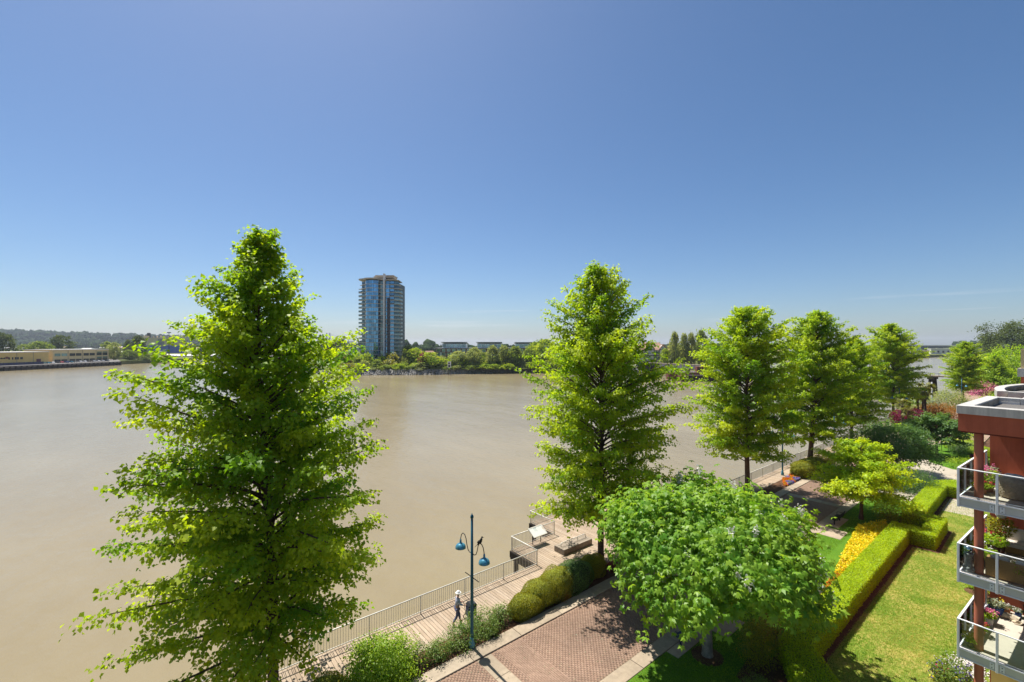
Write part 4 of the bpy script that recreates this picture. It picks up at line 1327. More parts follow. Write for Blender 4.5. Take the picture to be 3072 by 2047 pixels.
park_bench((21.9, 12.4, 0.02), 'dark blue slatted bench beside the big leaved tree trunk', 'blue_metal')
park_bench((46.4, 12.4, 0.02), 'black slatted bench near the golden maple on the path edge', 'dark_metal')
fp = empty('flagpole', (141.5, 19.3, 0), 0, 'plain white pole beyond the three palms', 'pole')
MB().tube([(0, 0, 0), (0, 0, 6.6)], [0.17, 0.14], 8).build('shaft', 'white_paint', fp, True)
MB().blob((0, 0, 6.65), (0.17, 0.17, 0.17), 1, 1, 0).build('finial', 'white_paint', fp, True)

# walker with a wheeled cart on the boards
paint('skin', (0.45, 0.24, 0.16), 0.6)
paint('shirt', (0.36, 0.38, 0.46), 0.9)
paint('jeans', (0.10, 0.11, 0.19), 0.9)
paint('hat', (0.72, 0.70, 0.66), 0.9)
paint('shoe', (0.10, 0.09, 0.085), 0.8)
paint('hair', (0.32, 0.24, 0.17), 0.9)


def skinned(name, joints, edges, mat, parent, sub=1, root=0):
    """one continuous surface grown round a skeleton of joints (x, y, z, rx, ry)"""
    me = bpy.data.meshes.new(name)
    me.from_pydata([j[:3] for j in joints], edges, [])
    me.materials.append(M[mat])
    o = link(bpy.data.objects.new(name, me), parent)
    o.modifiers.new('Skin', 'SKIN').use_smooth_shade = True
    if not me.skin_vertices:
        with bpy.context.temp_override(object=o, active_object=o, selected_objects=[o]):
            bpy.context.view_layer.objects.active = o
            bpy.ops.mesh.customdata_skin_add()
    for i, j in enumerate(joints):
        d = me.skin_vertices[0].data[i]
        d.radius = (j[3], j[4] if len(j) > 4 else j[3])
        d.use_root = (i == root)
    s = o.modifiers.new('Sub', 'SUBSURF')
    s.levels = s.render_levels = sub
    return o


def person(loc, rz):
    r = empty('person', loc, rz, 'walker in a pale hat and grey-blue clothes pushing a dark cart on the boardwalk', 'person')
    # faces +x, mid stride, both hands forward on the handle
    J = [(0, 0, 0.95, 0.115, 0.15), (0.01, 0, 1.15, 0.105, 0.14), (0.03, 0, 1.36, 0.11, 0.17), (0.04, 0, 1.47, 0.06), (0.06, 0, 1.55, 0.05), (0.075, 0, 1.64, 0.085, 0.075), (0.08, 0, 1.73, 0.07),
         (0.03, 0.17, 1.41, 0.06), (0.03, -0.17, 1.41, 0.06), (0.08, 0.21, 1.16, 0.042), (0.08, -0.21, 1.16, 0.042), (0.32, 0.2, 1.04, 0.032), (0.32, -0.2, 1.04, 0.032), (0.40, 0.19, 1.02, 0.036, 0.02), (0.40, -0.19, 1.02, 0.036, 0.02),
         (0.0, 0.1, 0.86, 0.09), (0.0, -0.1, 0.86, 0.09), (0.16, 0.1, 0.48, 0.058), (-0.06, -0.1, 0.48, 0.058), (0.22, 0.1, 0.1, 0.04), (-0.30, -0.1, 0.17, 0.04), (0.36, 0.1, 0.05, 0.04, 0.03), (-0.2, -0.1, 0.06, 0.04, 0.03)]
    E_ = [(0, 1), (1, 2), (2, 3), (3, 4), (4, 5), (5, 6), (2, 7), (2, 8), (7, 9), (8, 10), (9, 11), (10, 12), (11, 13), (12, 14), (0, 15), (0, 16), (15, 17), (16, 18), (17, 19), (18, 20), (19, 21), (20, 22)]
    for s, w_ in ((1, 13), (-1, 14)):
        for f in range(4):
            k = len(J)
            y = s * (0.19 + 0.027 - f * 0.018)
            J += [(0.455, y, 1.02, 0.009), (0.475, y, 0.995, 0.008), (0.455, y, 0.975, 0.007)]
            E_ += [(w_, k), (k, k + 1), (k + 1, k + 2)]
        k = len(J)
        J += [(0.41, s * 0.15, 1.01, 0.010), (0.44, s * 0.145, 0.985, 0.008)]
        E_ += [(w_, k), (k, k + 1)]
    body = skinned('body', J, E_, 'skin', r)
    for s in (-1, 1):
        MB().blob((0.15, s * 0.03, 1.675), (0.012, 0.014, 0.01), 1, 1, 0).build('eye', 'black', body)
        MB().blob((0.075, s * 0.082, 1.66), (0.02, 0.012, 0.03), 1, 1, 0).build('ear', 'skin', body)
    MB().tube([(0.155, 0, 1.67), (0.178, 0, 1.64), (0.155, 0, 1.632)], [0.008, 0.014, 0.01], 6).build('nose', 'skin', body)
    MB().box(0.148, 0.158, -0.022, 0.022, 1.603, 1.609).build('mouth', 'rust_red', body)
    skinned('shirt', [(0, 0, 0.9, 0.135, 0.165), (0.01, 0, 1.15, 0.125, 0.155), (0.03, 0, 1.36, 0.128, 0.18), (0.035, 0, 1.46, 0.075), (0.03, 0.18, 1.41, 0.075), (0.03, -0.18, 1.41, 0.075), (0.07, 0.21, 1.17, 0.06), (0.07, -0.21, 1.17, 0.06), (0.27, 0.2, 1.06, 0.048), (0.27, -0.2, 1.06, 0.048)],
            [(0, 1), (1, 2), (2, 3), (2, 4), (2, 5), (4, 6), (5, 7), (6, 8), (7, 9)], 'shirt', r)
    skinned('trousers', [(0, 0, 0.93, 0.125, 0.155), (0.0, 0.1, 0.84, 0.105), (0.0, -0.1, 0.84, 0.105), (0.16, 0.1, 0.48, 0.08), (-0.06, -0.1, 0.48, 0.08), (0.22, 0.1, 0.13, 0.065), (-0.28, -0.1, 0.2, 0.065)],
            [(0, 1), (0, 2), (1, 3), (2, 4), (3, 5), (4, 6)], 'jeans', r)
    skinned('shoe', [(0.20, 0.1, 0.06, 0.05), (0.28, 0.1, 0.05, 0.05), (0.38, 0.1, 0.042, 0.04)], [(0, 1), (1, 2)], 'shoe', r)
    skinned('shoe', [(-0.31, -0.1, 0.12, 0.05), (-0.24, -0.1, 0.075, 0.05), (-0.17, -0.1, 0.045, 0.04)], [(0, 1), (1, 2)], 'shoe', r)
    MB().blob((0.055, 0, 1.69), (0.095, 0.09, 0.085), 4, 2, 0.01).build('hair', 'hair', r, True)
    MB().lathe([(0.17, 1.715), (0.165, 1.725), (0.098, 1.735), (0.09, 1.79), (0.06, 1.825), (0.01, 1.835)], 18, (0.07, 0, 0)).build('sun_hat', 'hat', r, True)
    return r


person((13.15, 21.15, 0), R(-8))
ct = empty('shopping_cart', (13.95, 21.0, 0), R(-8), 'dark two-handled wheeled cart in front of the walker', 'cart')
MB().bbox(-0.22, 0.28, -0.24, 0.24, 0.25, 0.82, 0.05).build('bag', 'jeans', ct)
MB().bbox(-0.16, 0.12, -0.2, 0.2, 0.05, 0.22, 0.03).build('basket', 'grey_alu', ct)
MB().tube([(-0.2, 0.22, 0.2), (-0.3, 0.22, 0.85), (-0.38, 0.22, 1.0), (-0.38, -0.22, 1.0), (-0.3, -0.22, 0.85), (-0.2, -0.22, 0.2)], 0.014, 6).build('handle', 'dark_metal', ct)
MB().add([(-0.22, -0.25, 0.84), (-0.22, 0.25, 0.84), (0.3, 0.25, 0.84), (0.3, -0.25, 0.84), (-0.1, -0.2, 0.98), (-0.1, 0.2, 0.98), (0.25, 0.2, 0.95), (0.25, -0.2, 0.95)], [(0, 1, 5, 4), (1, 2, 6, 5), (2, 3, 7, 6), (3, 0, 4, 7), (4, 5, 6, 7), (3, 2, 1, 0)]).build('hood', 'black', ct)
for x in (-0.2, 0.3):
    for y in (-0.26, 0.26):
        v = [(x + 0.13 * math.cos(t), y, 0.13 + 0.13 * math.sin(t)) for t in np.linspace(0, 6.283, 13)]
        MB().tube(v, 0.022, 6, False).build('wheel', 'black', ct, True)
#@@PART5
# ------------------------------------------------------------------ the brick-red apartment building and its balconies
# local frame: +x away along the facade, +y towards the river
AB = empty('apartment_building', (24.2, 2.5, 0), R(-4.3), 'brick red apartment building with stacked glass balconies beside the lawn', 'building')
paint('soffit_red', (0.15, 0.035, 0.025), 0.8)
paint('column_red', (0.42, 0.13, 0.075), 0.5, var=0.06)
paint('roof_gravel', (0.13, 0.12, 0.11), 0.95, scale=20, var=0.3)
glass_mat('clear_glass')
MB().box(4.95, 5.25, -5.2, -0.06, -0.2, 12.25).build('wing_wall', 'stucco_red', AB)
MB().box(5.25, 16.0, -9, -0.95, -0.2, 12.9).build('wall', 'stucco_red', AB)
MB().box(0.0, 4.95, -5.6, -5.2, -0.2, 12.25).build('wall', 'stucco_red', AB)
# upper roof over the balconies: red fascia, grey cap, sunken gravel roof
MB().box(-0.05, 5.3, -5.6, 0.05, 12.2, 12.86).build('fascia', 'stucco_red', AB)
MB().box(0.02, 5.25, -5.55, -0.02, 12.14, 12.197).build('soffit', 'soffit_red', AB)
rf = MB().box(0.3, 5.0, -5.3, -0.3, 12.862, 12.9).build('roof', 'roof_gravel', AB)
for nm, a in (('parapet', (-0.09, 0.32, -5.6, 0.09, 12.863, 13.18)), ('parapet', (0.325, 5.34, -0.32, 0.09, 12.863, 13.18)), ('parapet', (4.96, 5.34, -0.96, -0.325, 12.863, 13.18))):
    MB().bbox(*a, 0.012).build(nm, 'cap_metal', rf)
MB().box(0.321, 4.955, -0.335, -0.322, 12.9, 13.12).build('parapet_lining', 'mossy_concrete', rf)
MB().box(4.94, 4.957, -0.95, -0.34, 12.9, 13.0).build('parapet_lining', 'grey_alu', rf)
MB().bbox(4.96, 8.6, -1.33, -0.965, 12.863, 13.18, 0.012).build('parapet', 'cap_metal', rf)
MB().box(4.97, 8.6, -1.35, -1.332, 12.9, 13.12).build('parapet_lining', 'mossy_concrete', rf)
MB().box(5.3, 8.6, -9, -1.36, 12.9, 12.93).build('roof_deck', 'roof_gravel', rf)
sk = MB().bbox(2.9, 3.9, -2.6, -1.7, 12.9, 13.1, 0.03).build('skylight', 'white_paint', rf)
# second bay with a bowed front
bow = [(8.6, 0.15)] + [(8.6 + t, 0.15 + 0.5 * math.sin(math.pi * t / 7.4)) for t in np.linspace(0.5, 6.9, 9)] + [(16.0, 0.15), (16.0, -9), (8.6, -9)]
MB().prism(bow, -0.2, 12.86).build('bay_wall', 'stucco_red', AB)
cap = [(8.52, 0.22)] + [(8.6 + t, 0.23 + 0.5 * math.sin(math.pi * t / 7.4)) for t in np.linspace(0.5, 6.9, 9)] + [(16.0, 0.22)]
inn = [(x, y - 0.36) for x, y in cap]
inn[0] = (8.9, inn[0][1])
rf2 = MB().prism(cap + inn[::-1], 12.862, 13.2).build('bay_parapet', 'cap_metal', AB)
MB().box(8.52, 8.88, -9, -0.145, 12.862, 13.2).build('side_parapet', 'cap_metal', rf2)
MB().prism([(x, y - 0.005) for x, y in inn] + [(16.0, -0.16), (15.9, -0.17)] + [(x, y - 0.02) for x, y in inn[::-1]], 12.87, 13.12).build('parapet_lining', 'mossy_concrete', rf2)
MB().prism([(8.9, -0.2), (12.3, 0.6), (15.9, -0.2), (15.9, -9), (8.9, -9)], 12.861, 12.9).build('bay_roof', 'roof_gravel', AB)
MB().box(16.0, 26.0, -9, 0.3, -0.2, 13.6).build('tall_wall', 'stucco_red', AB)
MB().box(15.9, 26.0, -9, 0.42, 13.602, 14.1).build('trim_band', 'cap_metal', AB)
MB().box(16.0, 26.0, -9, 0.3, 14.102, 15.25).build('upper_wall', 'cream_light', AB)
MB().tube([(0.34, -0.45, -0.2), (0.34, -0.45, 12.2)], 0.135, 18, False).build('column', 'column_red', AB, True)
MB().box(5.3, 5.36, -0.9, -0.1, 0.3, 12.0).build('door_frame', 'white_alu', AB)
patio = MB().box(-0.2, 5.0, -5.2, 0.0, -0.1, 0.12).build('patio', 'deck_beige', AB)
MB().box(3.2, 3.35, -5.2, -0.35, 0.12, 3.4).build('patio_wall', 'cream', AB)
# balconies
post_b = MB().bbox(-0.035, 0.035, -0.035, 0.035, -0.42, 1.05, 0.006).mesh('rail_post', 'white_alu')
gl_side = {}
for zf in (9.7, 6.8, 3.9):
    bal = MB().box(0.02, 4.94, -5.2, -0.02, zf - 0.12, zf).build('balcony', 'deck_beige', AB)
    for nm, a in (('beam', (-0.05, 0.015, -5.2, 0.03, zf - 0.36, zf - 0.075)), ('beam', (0.02, 4.94, -0.015, 0.03, zf - 0.36, zf - 0.075))):
        MB().bbox(*a, 0.006).build(nm, 'grey_alu', bal)
    for a in ((-0.09, 0.02, -5.2, 0.055, zf - 0.072, zf - 0.03), (0.025, 4.94, -0.02, 0.055, zf - 0.072, zf - 0.03), (-0.07, 0.015, -5.2, 0.04, zf - 0.4, zf - 0.365)):
        MB().box(*a).build('ledge', 'white_alu', bal)
    MB().box(0.03, 4.9, -5.2, -0.03, zf - 0.36, zf - 0.125).build('joist', 'grey_alu', bal)
    for (x, y) in [(-0.06, 0.04), (-0.06, -0.98), (-0.06, -2.0), (-0.06, -3.0)] + [(k, 0.04) for k in (1.0, 2.0, 3.0, 4.0, 4.85)]:
        o = inst('rail_post', post_b, bal, (x, y, zf))
    for y in (-0.98, -2.0, -3.0):
        for d in (-0.13, 0.13):
            pl_ = MB().bbox(-0.075, -0.052, y + d - 0.06, y + d + 0.06, zf - 0.34, zf - 0.12, 0.004).build('bracket', 'white_alu', bal)
            for z in (-0.17, -0.29):
                MB().tube([(-0.09, y + d, zf + z), (-0.07, y + d, zf + z)], 0.016, 6).build('bolt', 'dark_metal', bal)
    MB().bbox(-0.095, -0.025, -5.2, 0.075, zf + 1.05, zf + 1.085, 0.008).build('top_rail', 'white_paint', bal)
    MB().bbox(-0.024, 4.94, 0.005, 0.075, zf + 1.05, zf + 1.085, 0.008).build('top_rail', 'white_paint', bal)
    ys = [0.0, -0.94, -1.96, -2.96, -5.2]
    for a, c in zip(ys[:-1], ys[1:]):
        MB().box(-0.066, -0.058, c + 0.0, a - 0.06, zf + 0.06, zf + 1.045).build('glass_panel', 'clear_glass', bal)
        MB().box(-0.075, -0.045, c, a - 0.06, zf + 0.035, zf + 0.058).build('glass_channel', 'white_alu', bal)
    xs = [0.0, 1.0, 2.0, 3.0, 4.0, 4.85]
    for a, c in zip(xs[:-1], xs[1:]):
        MB().box(a + 0.05, c - 0.05, 0.036, 0.044, zf + 0.06, zf + 1.045).build('glass_panel', 'clear_glass', bal)
        MB().box(a + 0.05, c - 0.05, 0.03, 0.05, zf + 0.035, zf + 0.058).build('glass_channel', 'white_alu', bal)

# things standing on the balconies (placed in the building's frame, top-level)
BM = Matrix.Translation((24.2, 2.5, 0)) @ Matrix.Rotation(R(-4.3), 4, 'Z')


def on(x, y, z):
    return tuple(BM @ Vector((x, y, z)))


paint('wicker', (0.36, 0.29, 0.20), 0.9, scale=12, var=0.2, bump=0.8)
paint('wicker_honey', (0.34, 0.20, 0.07), 0.8, scale=40, var=0.35, bump=0.6)
paint('cushion', (0.56, 0.50, 0.42), 0.95)
paint('cushion_tan', (0.40, 0.27, 0.15), 0.95)
paint('terracotta', (0.42, 0.17, 0.08), 0.85)
paint('pot_blue', (0.03, 0.07, 0.22), 0.25)
paint('pot_dark', (0.05, 0.055, 0.06), 0.6)
paint('pot_white', (0.68, 0.63, 0.55), 0.7)
paint('stone_grey', (0.26, 0.28, 0.27), 0.8, scale=14, var=0.35)
paint('mirror_ball', (0.55, 0.62, 0.72), 0.05, 1.0, var=0.02)
paint('tub_green', (0.06, 0.42, 0.03), 0.5)
paint('teal_plastic', (0.04, 0.33, 0.28), 0.5)
paint('dark_wood', (0.05, 0.018, 0.012), 0.45)


def potted(loc, pot, pr, ph, plant, h, w_, petal, lab, seed, square=False, n=420, flowers=120):
    r = empty('potted_plant', loc, 0, lab, 'potted plant', 'pots standing on the balconies')
    if square:
        MB().bbox(-pr * 1.5, pr * 1.5, -pr, pr, 0, ph, 0.02).build('pot', pot, r)
    else:
        MB().lathe([(pr * 0.7, 0), (pr * 0.85, ph * 0.4), (pr, ph * 0.9), (pr * 1.05, ph), (pr * 0.9, ph), (pr * 0.85, ph * 0.9), (0.01, ph * 0.88)], 18).build('pot', pot, r, True)
    g = rs(seed)
    a = g.uniform(0, 6.283, n); q = np.sqrt(g.uniform(0, 1, n)); z = g.uniform(0, 1, n) ** 0.8
    P = np.stack([w_ * q * np.cos(a) * (0.5 + 0.6 * np.sin(2.6 * z)), w_ * q * np.sin(a) * (0.5 + 0.6 * np.sin(2.6 * z)), ph * 0.9 + h * z], 1)
    o = np.stack([np.cos(a), np.sin(a), 0.3 * np.ones(n)], 1)
    link(bpy.data.objects.new('foliage', leaf_mesh('foliage', P, o + g.normal(0, 0.5, (n, 3)), UP + g.normal(0, 0.5, (n, 3)), 0.085 * g.uniform(0.7, 1.4, n), 0.055 * g.uniform(0.7, 1.3, n), M[plant], g.uniform(0, 1, n))), r)
    if petal and flowers:
        m = flowers
        hd = g.normal(0, 1, (max(3, m // 14), 3)) * np.array([0.5, 0.5, 0.25]) * w_ + np.array([0, 0, ph + h * 0.95])
        P = np.repeat(hd, 14, 0)[:m]
        P = P + g.normal(0, 0.035, P.shape)
        link(bpy.data.objects.new('flowers', leaf_mesh('flowers', P, g.normal(0, 1, P.shape), UP + g.normal(0, 0.6, P.shape), np.full(len(P), 0.05), np.full(len(P), 0.045), M[petal], g.uniform(0, 1, len(P)))), r)
    return r


# top balcony
potted(on(1.55, -0.5, 9.7), 'terracotta', 0.2, 0.36, 'lime_leaf', 0.5, 0.34, 'pink_petal', 'terracotta pot of pink and orange flowers behind the column on the upper balcony', 201, flowers=220)
potted(on(1.05, -0.42, 9.7), 'terracotta', 0.15, 0.2, 'lime_leaf', 0.22, 0.26, 'red_petal', 'low pot of red flowers at the column foot on the upper balcony', 202, flowers=160)
potted(on(2.8, -0.32, 9.7), 'pot_white', 0.16, 0.3, 'grey_leaf', 0.45, 0.3, 'pink_petal', 'pot of pale foliage and magenta blooms by the glass of the upper balcony', 203)
potted(on(1.9, -0.2, 9.7), 'pot_white', 0.13, 0.25, 'grey_leaf', 0.35, 0.25, 'white_petal', 'pot of white flowers beside the river glass of the upper balcony', 204)


def wicker_chair(loc, rz, lab):
    r = empty('wicker_armchair', loc, rz, lab, 'chair')
    prof = [(0.42, 0.05), (0.47, 0.25), (0.49, 0.5), (0.46, 0.68)]
    vs, fs = [], []
    n = 18
    for rr_, z in prof + [(q - 0.05, zz_) for q, zz_ in prof[::-1]]:
        for k in range(n + 1):
            a = R(-150) + R(300) * k / n
            zz2 = z + (0.16 * max(0, math.cos(a)) if z > 0.6 else 0)
            vs.append((rr_ * math.cos(a), rr_ * math.sin(a), zz2))
    for i in range(7):
        for k in range(n):
            fs.append((i * (n + 1) + k, i * (n + 1) + k + 1, (i + 1) * (n + 1) + k + 1, (i + 1) * (n + 1) + k))
    MB().add(vs, fs).build('backrest', 'wicker', r, True)
    weave = MB()
    for j in range(11):
        z = 0.08 + j * 0.055
        rr_ = float(np.interp(z, [p[1] for p in prof], [p[0] for p in prof])) + 0.006
        weave.tube([(rr_ * math.cos(a), rr_ * math.sin(a), z + 0.012 * (k % 2)) for k, a in enumerate(np.linspace(R(-148), R(148), 37))], 0.014, 4, False)
    weave.build('weave', 'wicker', r)
    MB().bbox(-0.4, 0.3, -0.36, 0.36, 0.12, 0.3, 0.03).build('seat_base', 'wicker', r)
    MB().bbox(-0.4, 0.28, -0.34, 0.34, 0.3, 0.44, 0.05).build('seat_cushion', 'cushion', r)
    MB().blob((0.26, 0.02, 0.72), (0.1, 0.32, 0.25), 5, 2, 0.02, 0.6).build('back_cushion', 'cushion', r, True)
    for x in (-0.34, 0.34):
        for y in (-0.3, 0.3):
            MB().tube([(x, y, 0), (x, y, 0.12)], 0.025, 6).build('leg', 'wicker', r)
    return r


wicker_chair(on(1.25, -1.3, 9.7), R(168), 'grey wicker armchair with pale cushions on the upper balcony')
o = empty('throw_pillow', on(1.72, -1.1, 10.18), 0.5, 'tan throw pillow on the wicker armchair', 'pillow')
MB().blob((0, 0, 0.12), (0.09, 0.2, 0.2), 6, 2, 0.015, 0.6).build('cover', 'cushion_tan', o, True)
MB().tube([(0, -0.19, 0.0), (0, 0.19, 0.0), (0, 0.19, 0.25), (0, -0.19, 0.25), (0, -0.19, 0.0)], 0.012, 5).build('piping', 'cushion_tan', o)
# middle balcony: pedestal with mirror ball, wicker sofa, planters
o = empty('gazing_ball_pedestal', on(0.2, -0.2, 6.8), 0, 'carved grey stone pedestal carrying a mirror ball on the middle balcony', 'ornament')
MB().lathe([(0.17, 0), (0.16, 0.06), (0.11, 0.14), (0.125, 0.22), (0.09, 0.36), (0.075, 0.5), (0.1, 0.6), (0.15, 0.68), (0.14, 0.72), (0.05, 0.73)], 16).build('pedestal', 'stone_grey', o, True)
for k in range(4):
    MB().blob((0.12 * math.cos(k * 1.57), 0.12 * math.sin(k * 1.57), 0.14), (0.06, 0.06, 0.08), k, 1, 0.05).build('carving', 'stone_grey', o, True)
MB().blob((0, 0, 0.86), (0.145, 0.145, 0.145), 1, 3, 0).build('mirror_ball', 'mirror_ball', o, True)
so_ = empty('wicker_sofa', on(0.28, -1.25, 6.8), 0, 'honey wicker sofa with pale cushions, its back to the glass of the middle balcony', 'sofa')
MB().bbox(0.0, 0.12, -0.75, 0.62, 0.05, 0.72, 0.03).build('back', 'wicker_honey', so_)
MB().bbox(0.12, 0.8, -0.75, 0.62, 0.05, 0.32, 0.03).build('seat_base', 'wicker_honey', so_)
for y in (-0.75, 0.52):
    MB().bbox(0.121, 0.8, y, y + 0.1, 0.32, 0.6, 0.03).build('arm', 'wicker_honey', so_)
for y in (-0.63, 0.0):
    MB().bbox(0.2, 0.8, y, y + 0.5, 0.321, 0.45, 0.04).build('seat_cushion', 'cushion', so_)
    MB().bbox(0.125, 0.28, y, y + 0.5, 0.452, 0.82, 0.05).build('back_cushion', 'cushion', so_)
s2 = empty('wicker_sofa', on(4.05, -1.35, 6.8), R(180), 'honey wicker sofa with pale cushions against the red wall of the middle balcony', 'sofa')
MB().bbox(-0.45, -0.32, -0.8, 0.9, 0.05, 0.72, 0.03).build('back', 'wicker_honey', s2)
MB().bbox(-0.32, 0.42, -0.8, 0.9, 0.05, 0.3, 0.03).build('seat_base', 'wicker_honey', s2)
for y in (-0.8, 0.05):
    MB().bbox(-0.3, 0.42, y, y + 0.83, 0.301, 0.46, 0.04).build('seat_cushion', 'cushion', s2)
    MB().bbox(-0.318, -0.14, y, y + 0.83, 0.462, 0.95, 0.06).build('back_cushion', 'cushion', s2)
potted(on(2.7, -0.5, 6.8), 'dark_wood', 0.2, 0.5, 'lime_leaf', 0.4, 0.4, 'red_petal', 'green plant with red flowers in a dark tub behind the middle balcony column', 211, flowers=56, n=700)
potted(on(3.4, -0.6, 6.8), 'dark_wood', 0.16, 0.75, 'olive_leaf', 0.75, 0.4, None, 'tall bushy yellow-green plant against the red wall of the middle balcony', 212, n=900)
potted(on(1.3, -0.45, 6.8), 'pot_dark', 0.17, 0.3, 'lime_leaf', 0.4, 0.34, 'white_petal', 'green plant just behind the middle balcony column', 213, flowers=40, n=600)
potted(on(1.5, -0.15, 6.8), 'pot_dark', 0.14, 0.25, 'olive_leaf', 0.55, 0.25, None, 'loose plant beside the river glass of the middle balcony', 214, n=400)
potted(on(0.55, -1.55, 6.8), 'teal_plastic', 0.14, 0.3, 'lime_leaf', 0.4, 0.3, None, 'green plant in a mint pot by the sofa of the middle balcony', 215, n=400)
o = empty('ceramic_orb', on(3.5, -0.6, 8.25), 0, 'pink and white ceramic orb on top of the tall balcony plant', 'ornament')
MB().blob((0, 0, 0.12), (0.17, 0.17, 0.14), 1, 2, 0).build('orb', 'pot_white', o, True)
MB().lathe([(0.06, -0.02), (0.09, 0.0), (0.06, 0.03)], 14).build('foot_ring', 'terracotta', o)
# lower balcony
potted(on(0.27, -0.22, 3.9), 'pot_dark', 0.13, 0.2, 'lime_leaf', 0.16, 0.16, None, 'small dark pot at the corner of the lower balcony', 221, n=200)
potted(on(0.75, -0.14, 3.9), 'pot_white', 0.09, 0.16, 'lime_leaf', 0.15, 0.13, 'violet_petal', 'white trough with violets along the lower balcony glass', 222, True, 160, 42)
potted(on(1.65, -0.32, 3.9), 'terracotta', 0.12, 0.2, 'lime_leaf', 0.25, 0.18, 'red_petal', 'pot with a big red flower beside the lower balcony column', 223, flowers=150, n=200)
potted(on(2.95, -0.3, 3.9), 'pot_white', 0.15, 0.26, 'lime_leaf', 0.25, 0.22, 'pink_petal', 'cream pot of pink striped flowers on the lower balcony', 224, True, 420, 280)
potted(on(4.05, -0.38, 3.9), 'pot_blue', 0.24, 0.34, 'grey_leaf', 0.3, 0.24, 'yellow_petal', 'round blue glazed pot on the lower balcony', 225, n=350, flowers=14)
potted(on(2.3, -0.12, 3.9), 'terracotta', 0.1, 0.2, 'lime_leaf', 0.4, 0.2, 'pink_petal', 'tall pot of pale pink flowers against the lower balcony glass', 226, n=220, flowers=112)
for k, (y, mt, lab) in enumerate(((-0.62, 'terracotta', 'terracotta trough against the red wall of the lower balcony'), (-0.95, 'pot_blue', 'blue trough against the red wall of the lower balcony'), (-1.25, 'tub_green', 'green trough against the red wall of the lower balcony'))):
    potted(on(4.6, y, 3.9), mt, 0.1, 0.22, 'grey_leaf', 0.12, 0.14, 'white_petal', lab, 230 + k, True, 120, 28)
# sleeping cat
ca = empty('cat', on(4.0, -0.95, 3.9), R(70), 'cream and dark patched cat lying on the lower balcony floor', 'cat')
paint('cat_fur', (0.55, 0.46, 0.33), 0.95, scale=7, var=0.4)
skinned('body', [(0, 0, 0.14, 0.12, 0.13), (0.18, 0.02, 0.15, 0.115, 0.12), (0.34, 0.03, 0.14, 0.09), (0.44, 0.03, 0.19, 0.06), (0.52, 0.02, 0.2, 0.068), (0.59, 0.02, 0.18, 0.035), (-0.14, 0.0, 0.13, 0.115), (-0.22, 0.06, 0.06, 0.035), (-0.2, 0.2, 0.04, 0.025), (-0.05, 0.27, 0.035, 0.02),
                 (0.34, 0.12, 0.06, 0.035), (0.46, 0.15, 0.035, 0.03), (0.34, -0.08, 0.06, 0.035), (0.47, -0.08, 0.035, 0.03), (-0.08, 0.14, 0.06, 0.05), (0.06, 0.17, 0.04, 0.03)],
        [(0, 1), (1, 2), (2, 3), (3, 4), (4, 5), (0, 6), (6, 7), (7, 8), (8, 9), (2, 10), (10, 11), (2, 12), (12, 13), (6, 14), (14, 15)], 'cat_fur', ca)
for s in (-1, 1):
    MB().add([(0.48, 0.02 + s * 0.02, 0.25), (0.5, 0.02 + s * 0.065, 0.24), (0.52, 0.02 + s * 0.03, 0.25), (0.495, 0.02 + s * 0.05, 0.31)], [(0, 1, 3), (1, 2, 3), (2, 0, 3), (0, 2, 1)]).build('ear', 'dark_wood', ca)
    MB().blob((0.575, 0.02 + s * 0.028, 0.215), (0.01, 0.01, 0.008), 1, 1, 0).build('eye', 'black', ca)
MB().blob((0.05, -0.02, 0.215), (0.1, 0.08, 0.05), 5, 1, 0.1).build('dark_patch', 'stone_grey', ca, True)
# dark wooden chair
ch_ = empty('garden_chair', on(3.35, -1.55, 3.9), R(200), 'dark wooden slatted chair on the lower balcony', 'chair')
MB().bbox(-0.25, 0.25, -0.25, 0.25, 0.42, 0.46, 0.01).build('seat', 'dark_wood', ch_)
for x, y, h in ((-0.22, -0.22, 1.0), (-0.22, 0.22, 1.0), (0.22, -0.22, 0.66), (0.22, 0.22, 0.66)):
    MB().tube([(x * 1.15, y * 1.1, 0), (x, y, 0.42), (x * (1.25 if x < 0 else 1), y, h)], 0.024, 6).build('leg', 'dark_wood', ch_)
for k in range(6):
    y = -0.16 + k * 0.064
    MB().tube([(-0.22, y, 0.47), (-0.27, y, 0.95)], 0.014, 5).build('back_slat', 'dark_wood', ch_)
MB().bbox(-0.3, -0.25, -0.25, 0.25, 0.95, 1.03, 0.01).build('top_rail', 'dark_wood', ch_)
for y in (-0.23, 0.23):
    MB().bbox(-0.24, 0.26, y - 0.03, y + 0.03, 0.661, 0.69, 0.008).build('armrest', 'dark_wood', ch_)
wc = empty('watering_can', on(4.25, -1.5, 3.9), 0.6, 'teal watering can by the dark chair on the lower balcony', 'watering can')
MB().lathe([(0.12, 0.3), (0.12, 0.5), (0.1, 0.56), (0.05, 0.56)], 14).build('body', 'teal_plastic', wc, True)
MB().tube([(0.1, 0, 0.36), (0.24, 0, 0.5), (0.32, 0, 0.62)], [0.03, 0.02, 0.03], 8).build('spout', 'teal_plastic', wc, True)
MB().tube([(-0.1, 0, 0.5), (-0.2, 0, 0.6), (-0.14, 0, 0.72), (0.0, 0, 0.7), (0.06, 0, 0.57)], 0.016, 6).build('handle', 'teal_plastic', wc, True)
MB().lathe([(0.14, 0), (0.14, 0.27), (0.16, 0.3), (0.1, 0.3)], 14).build('stand', 'pot_white', wc)
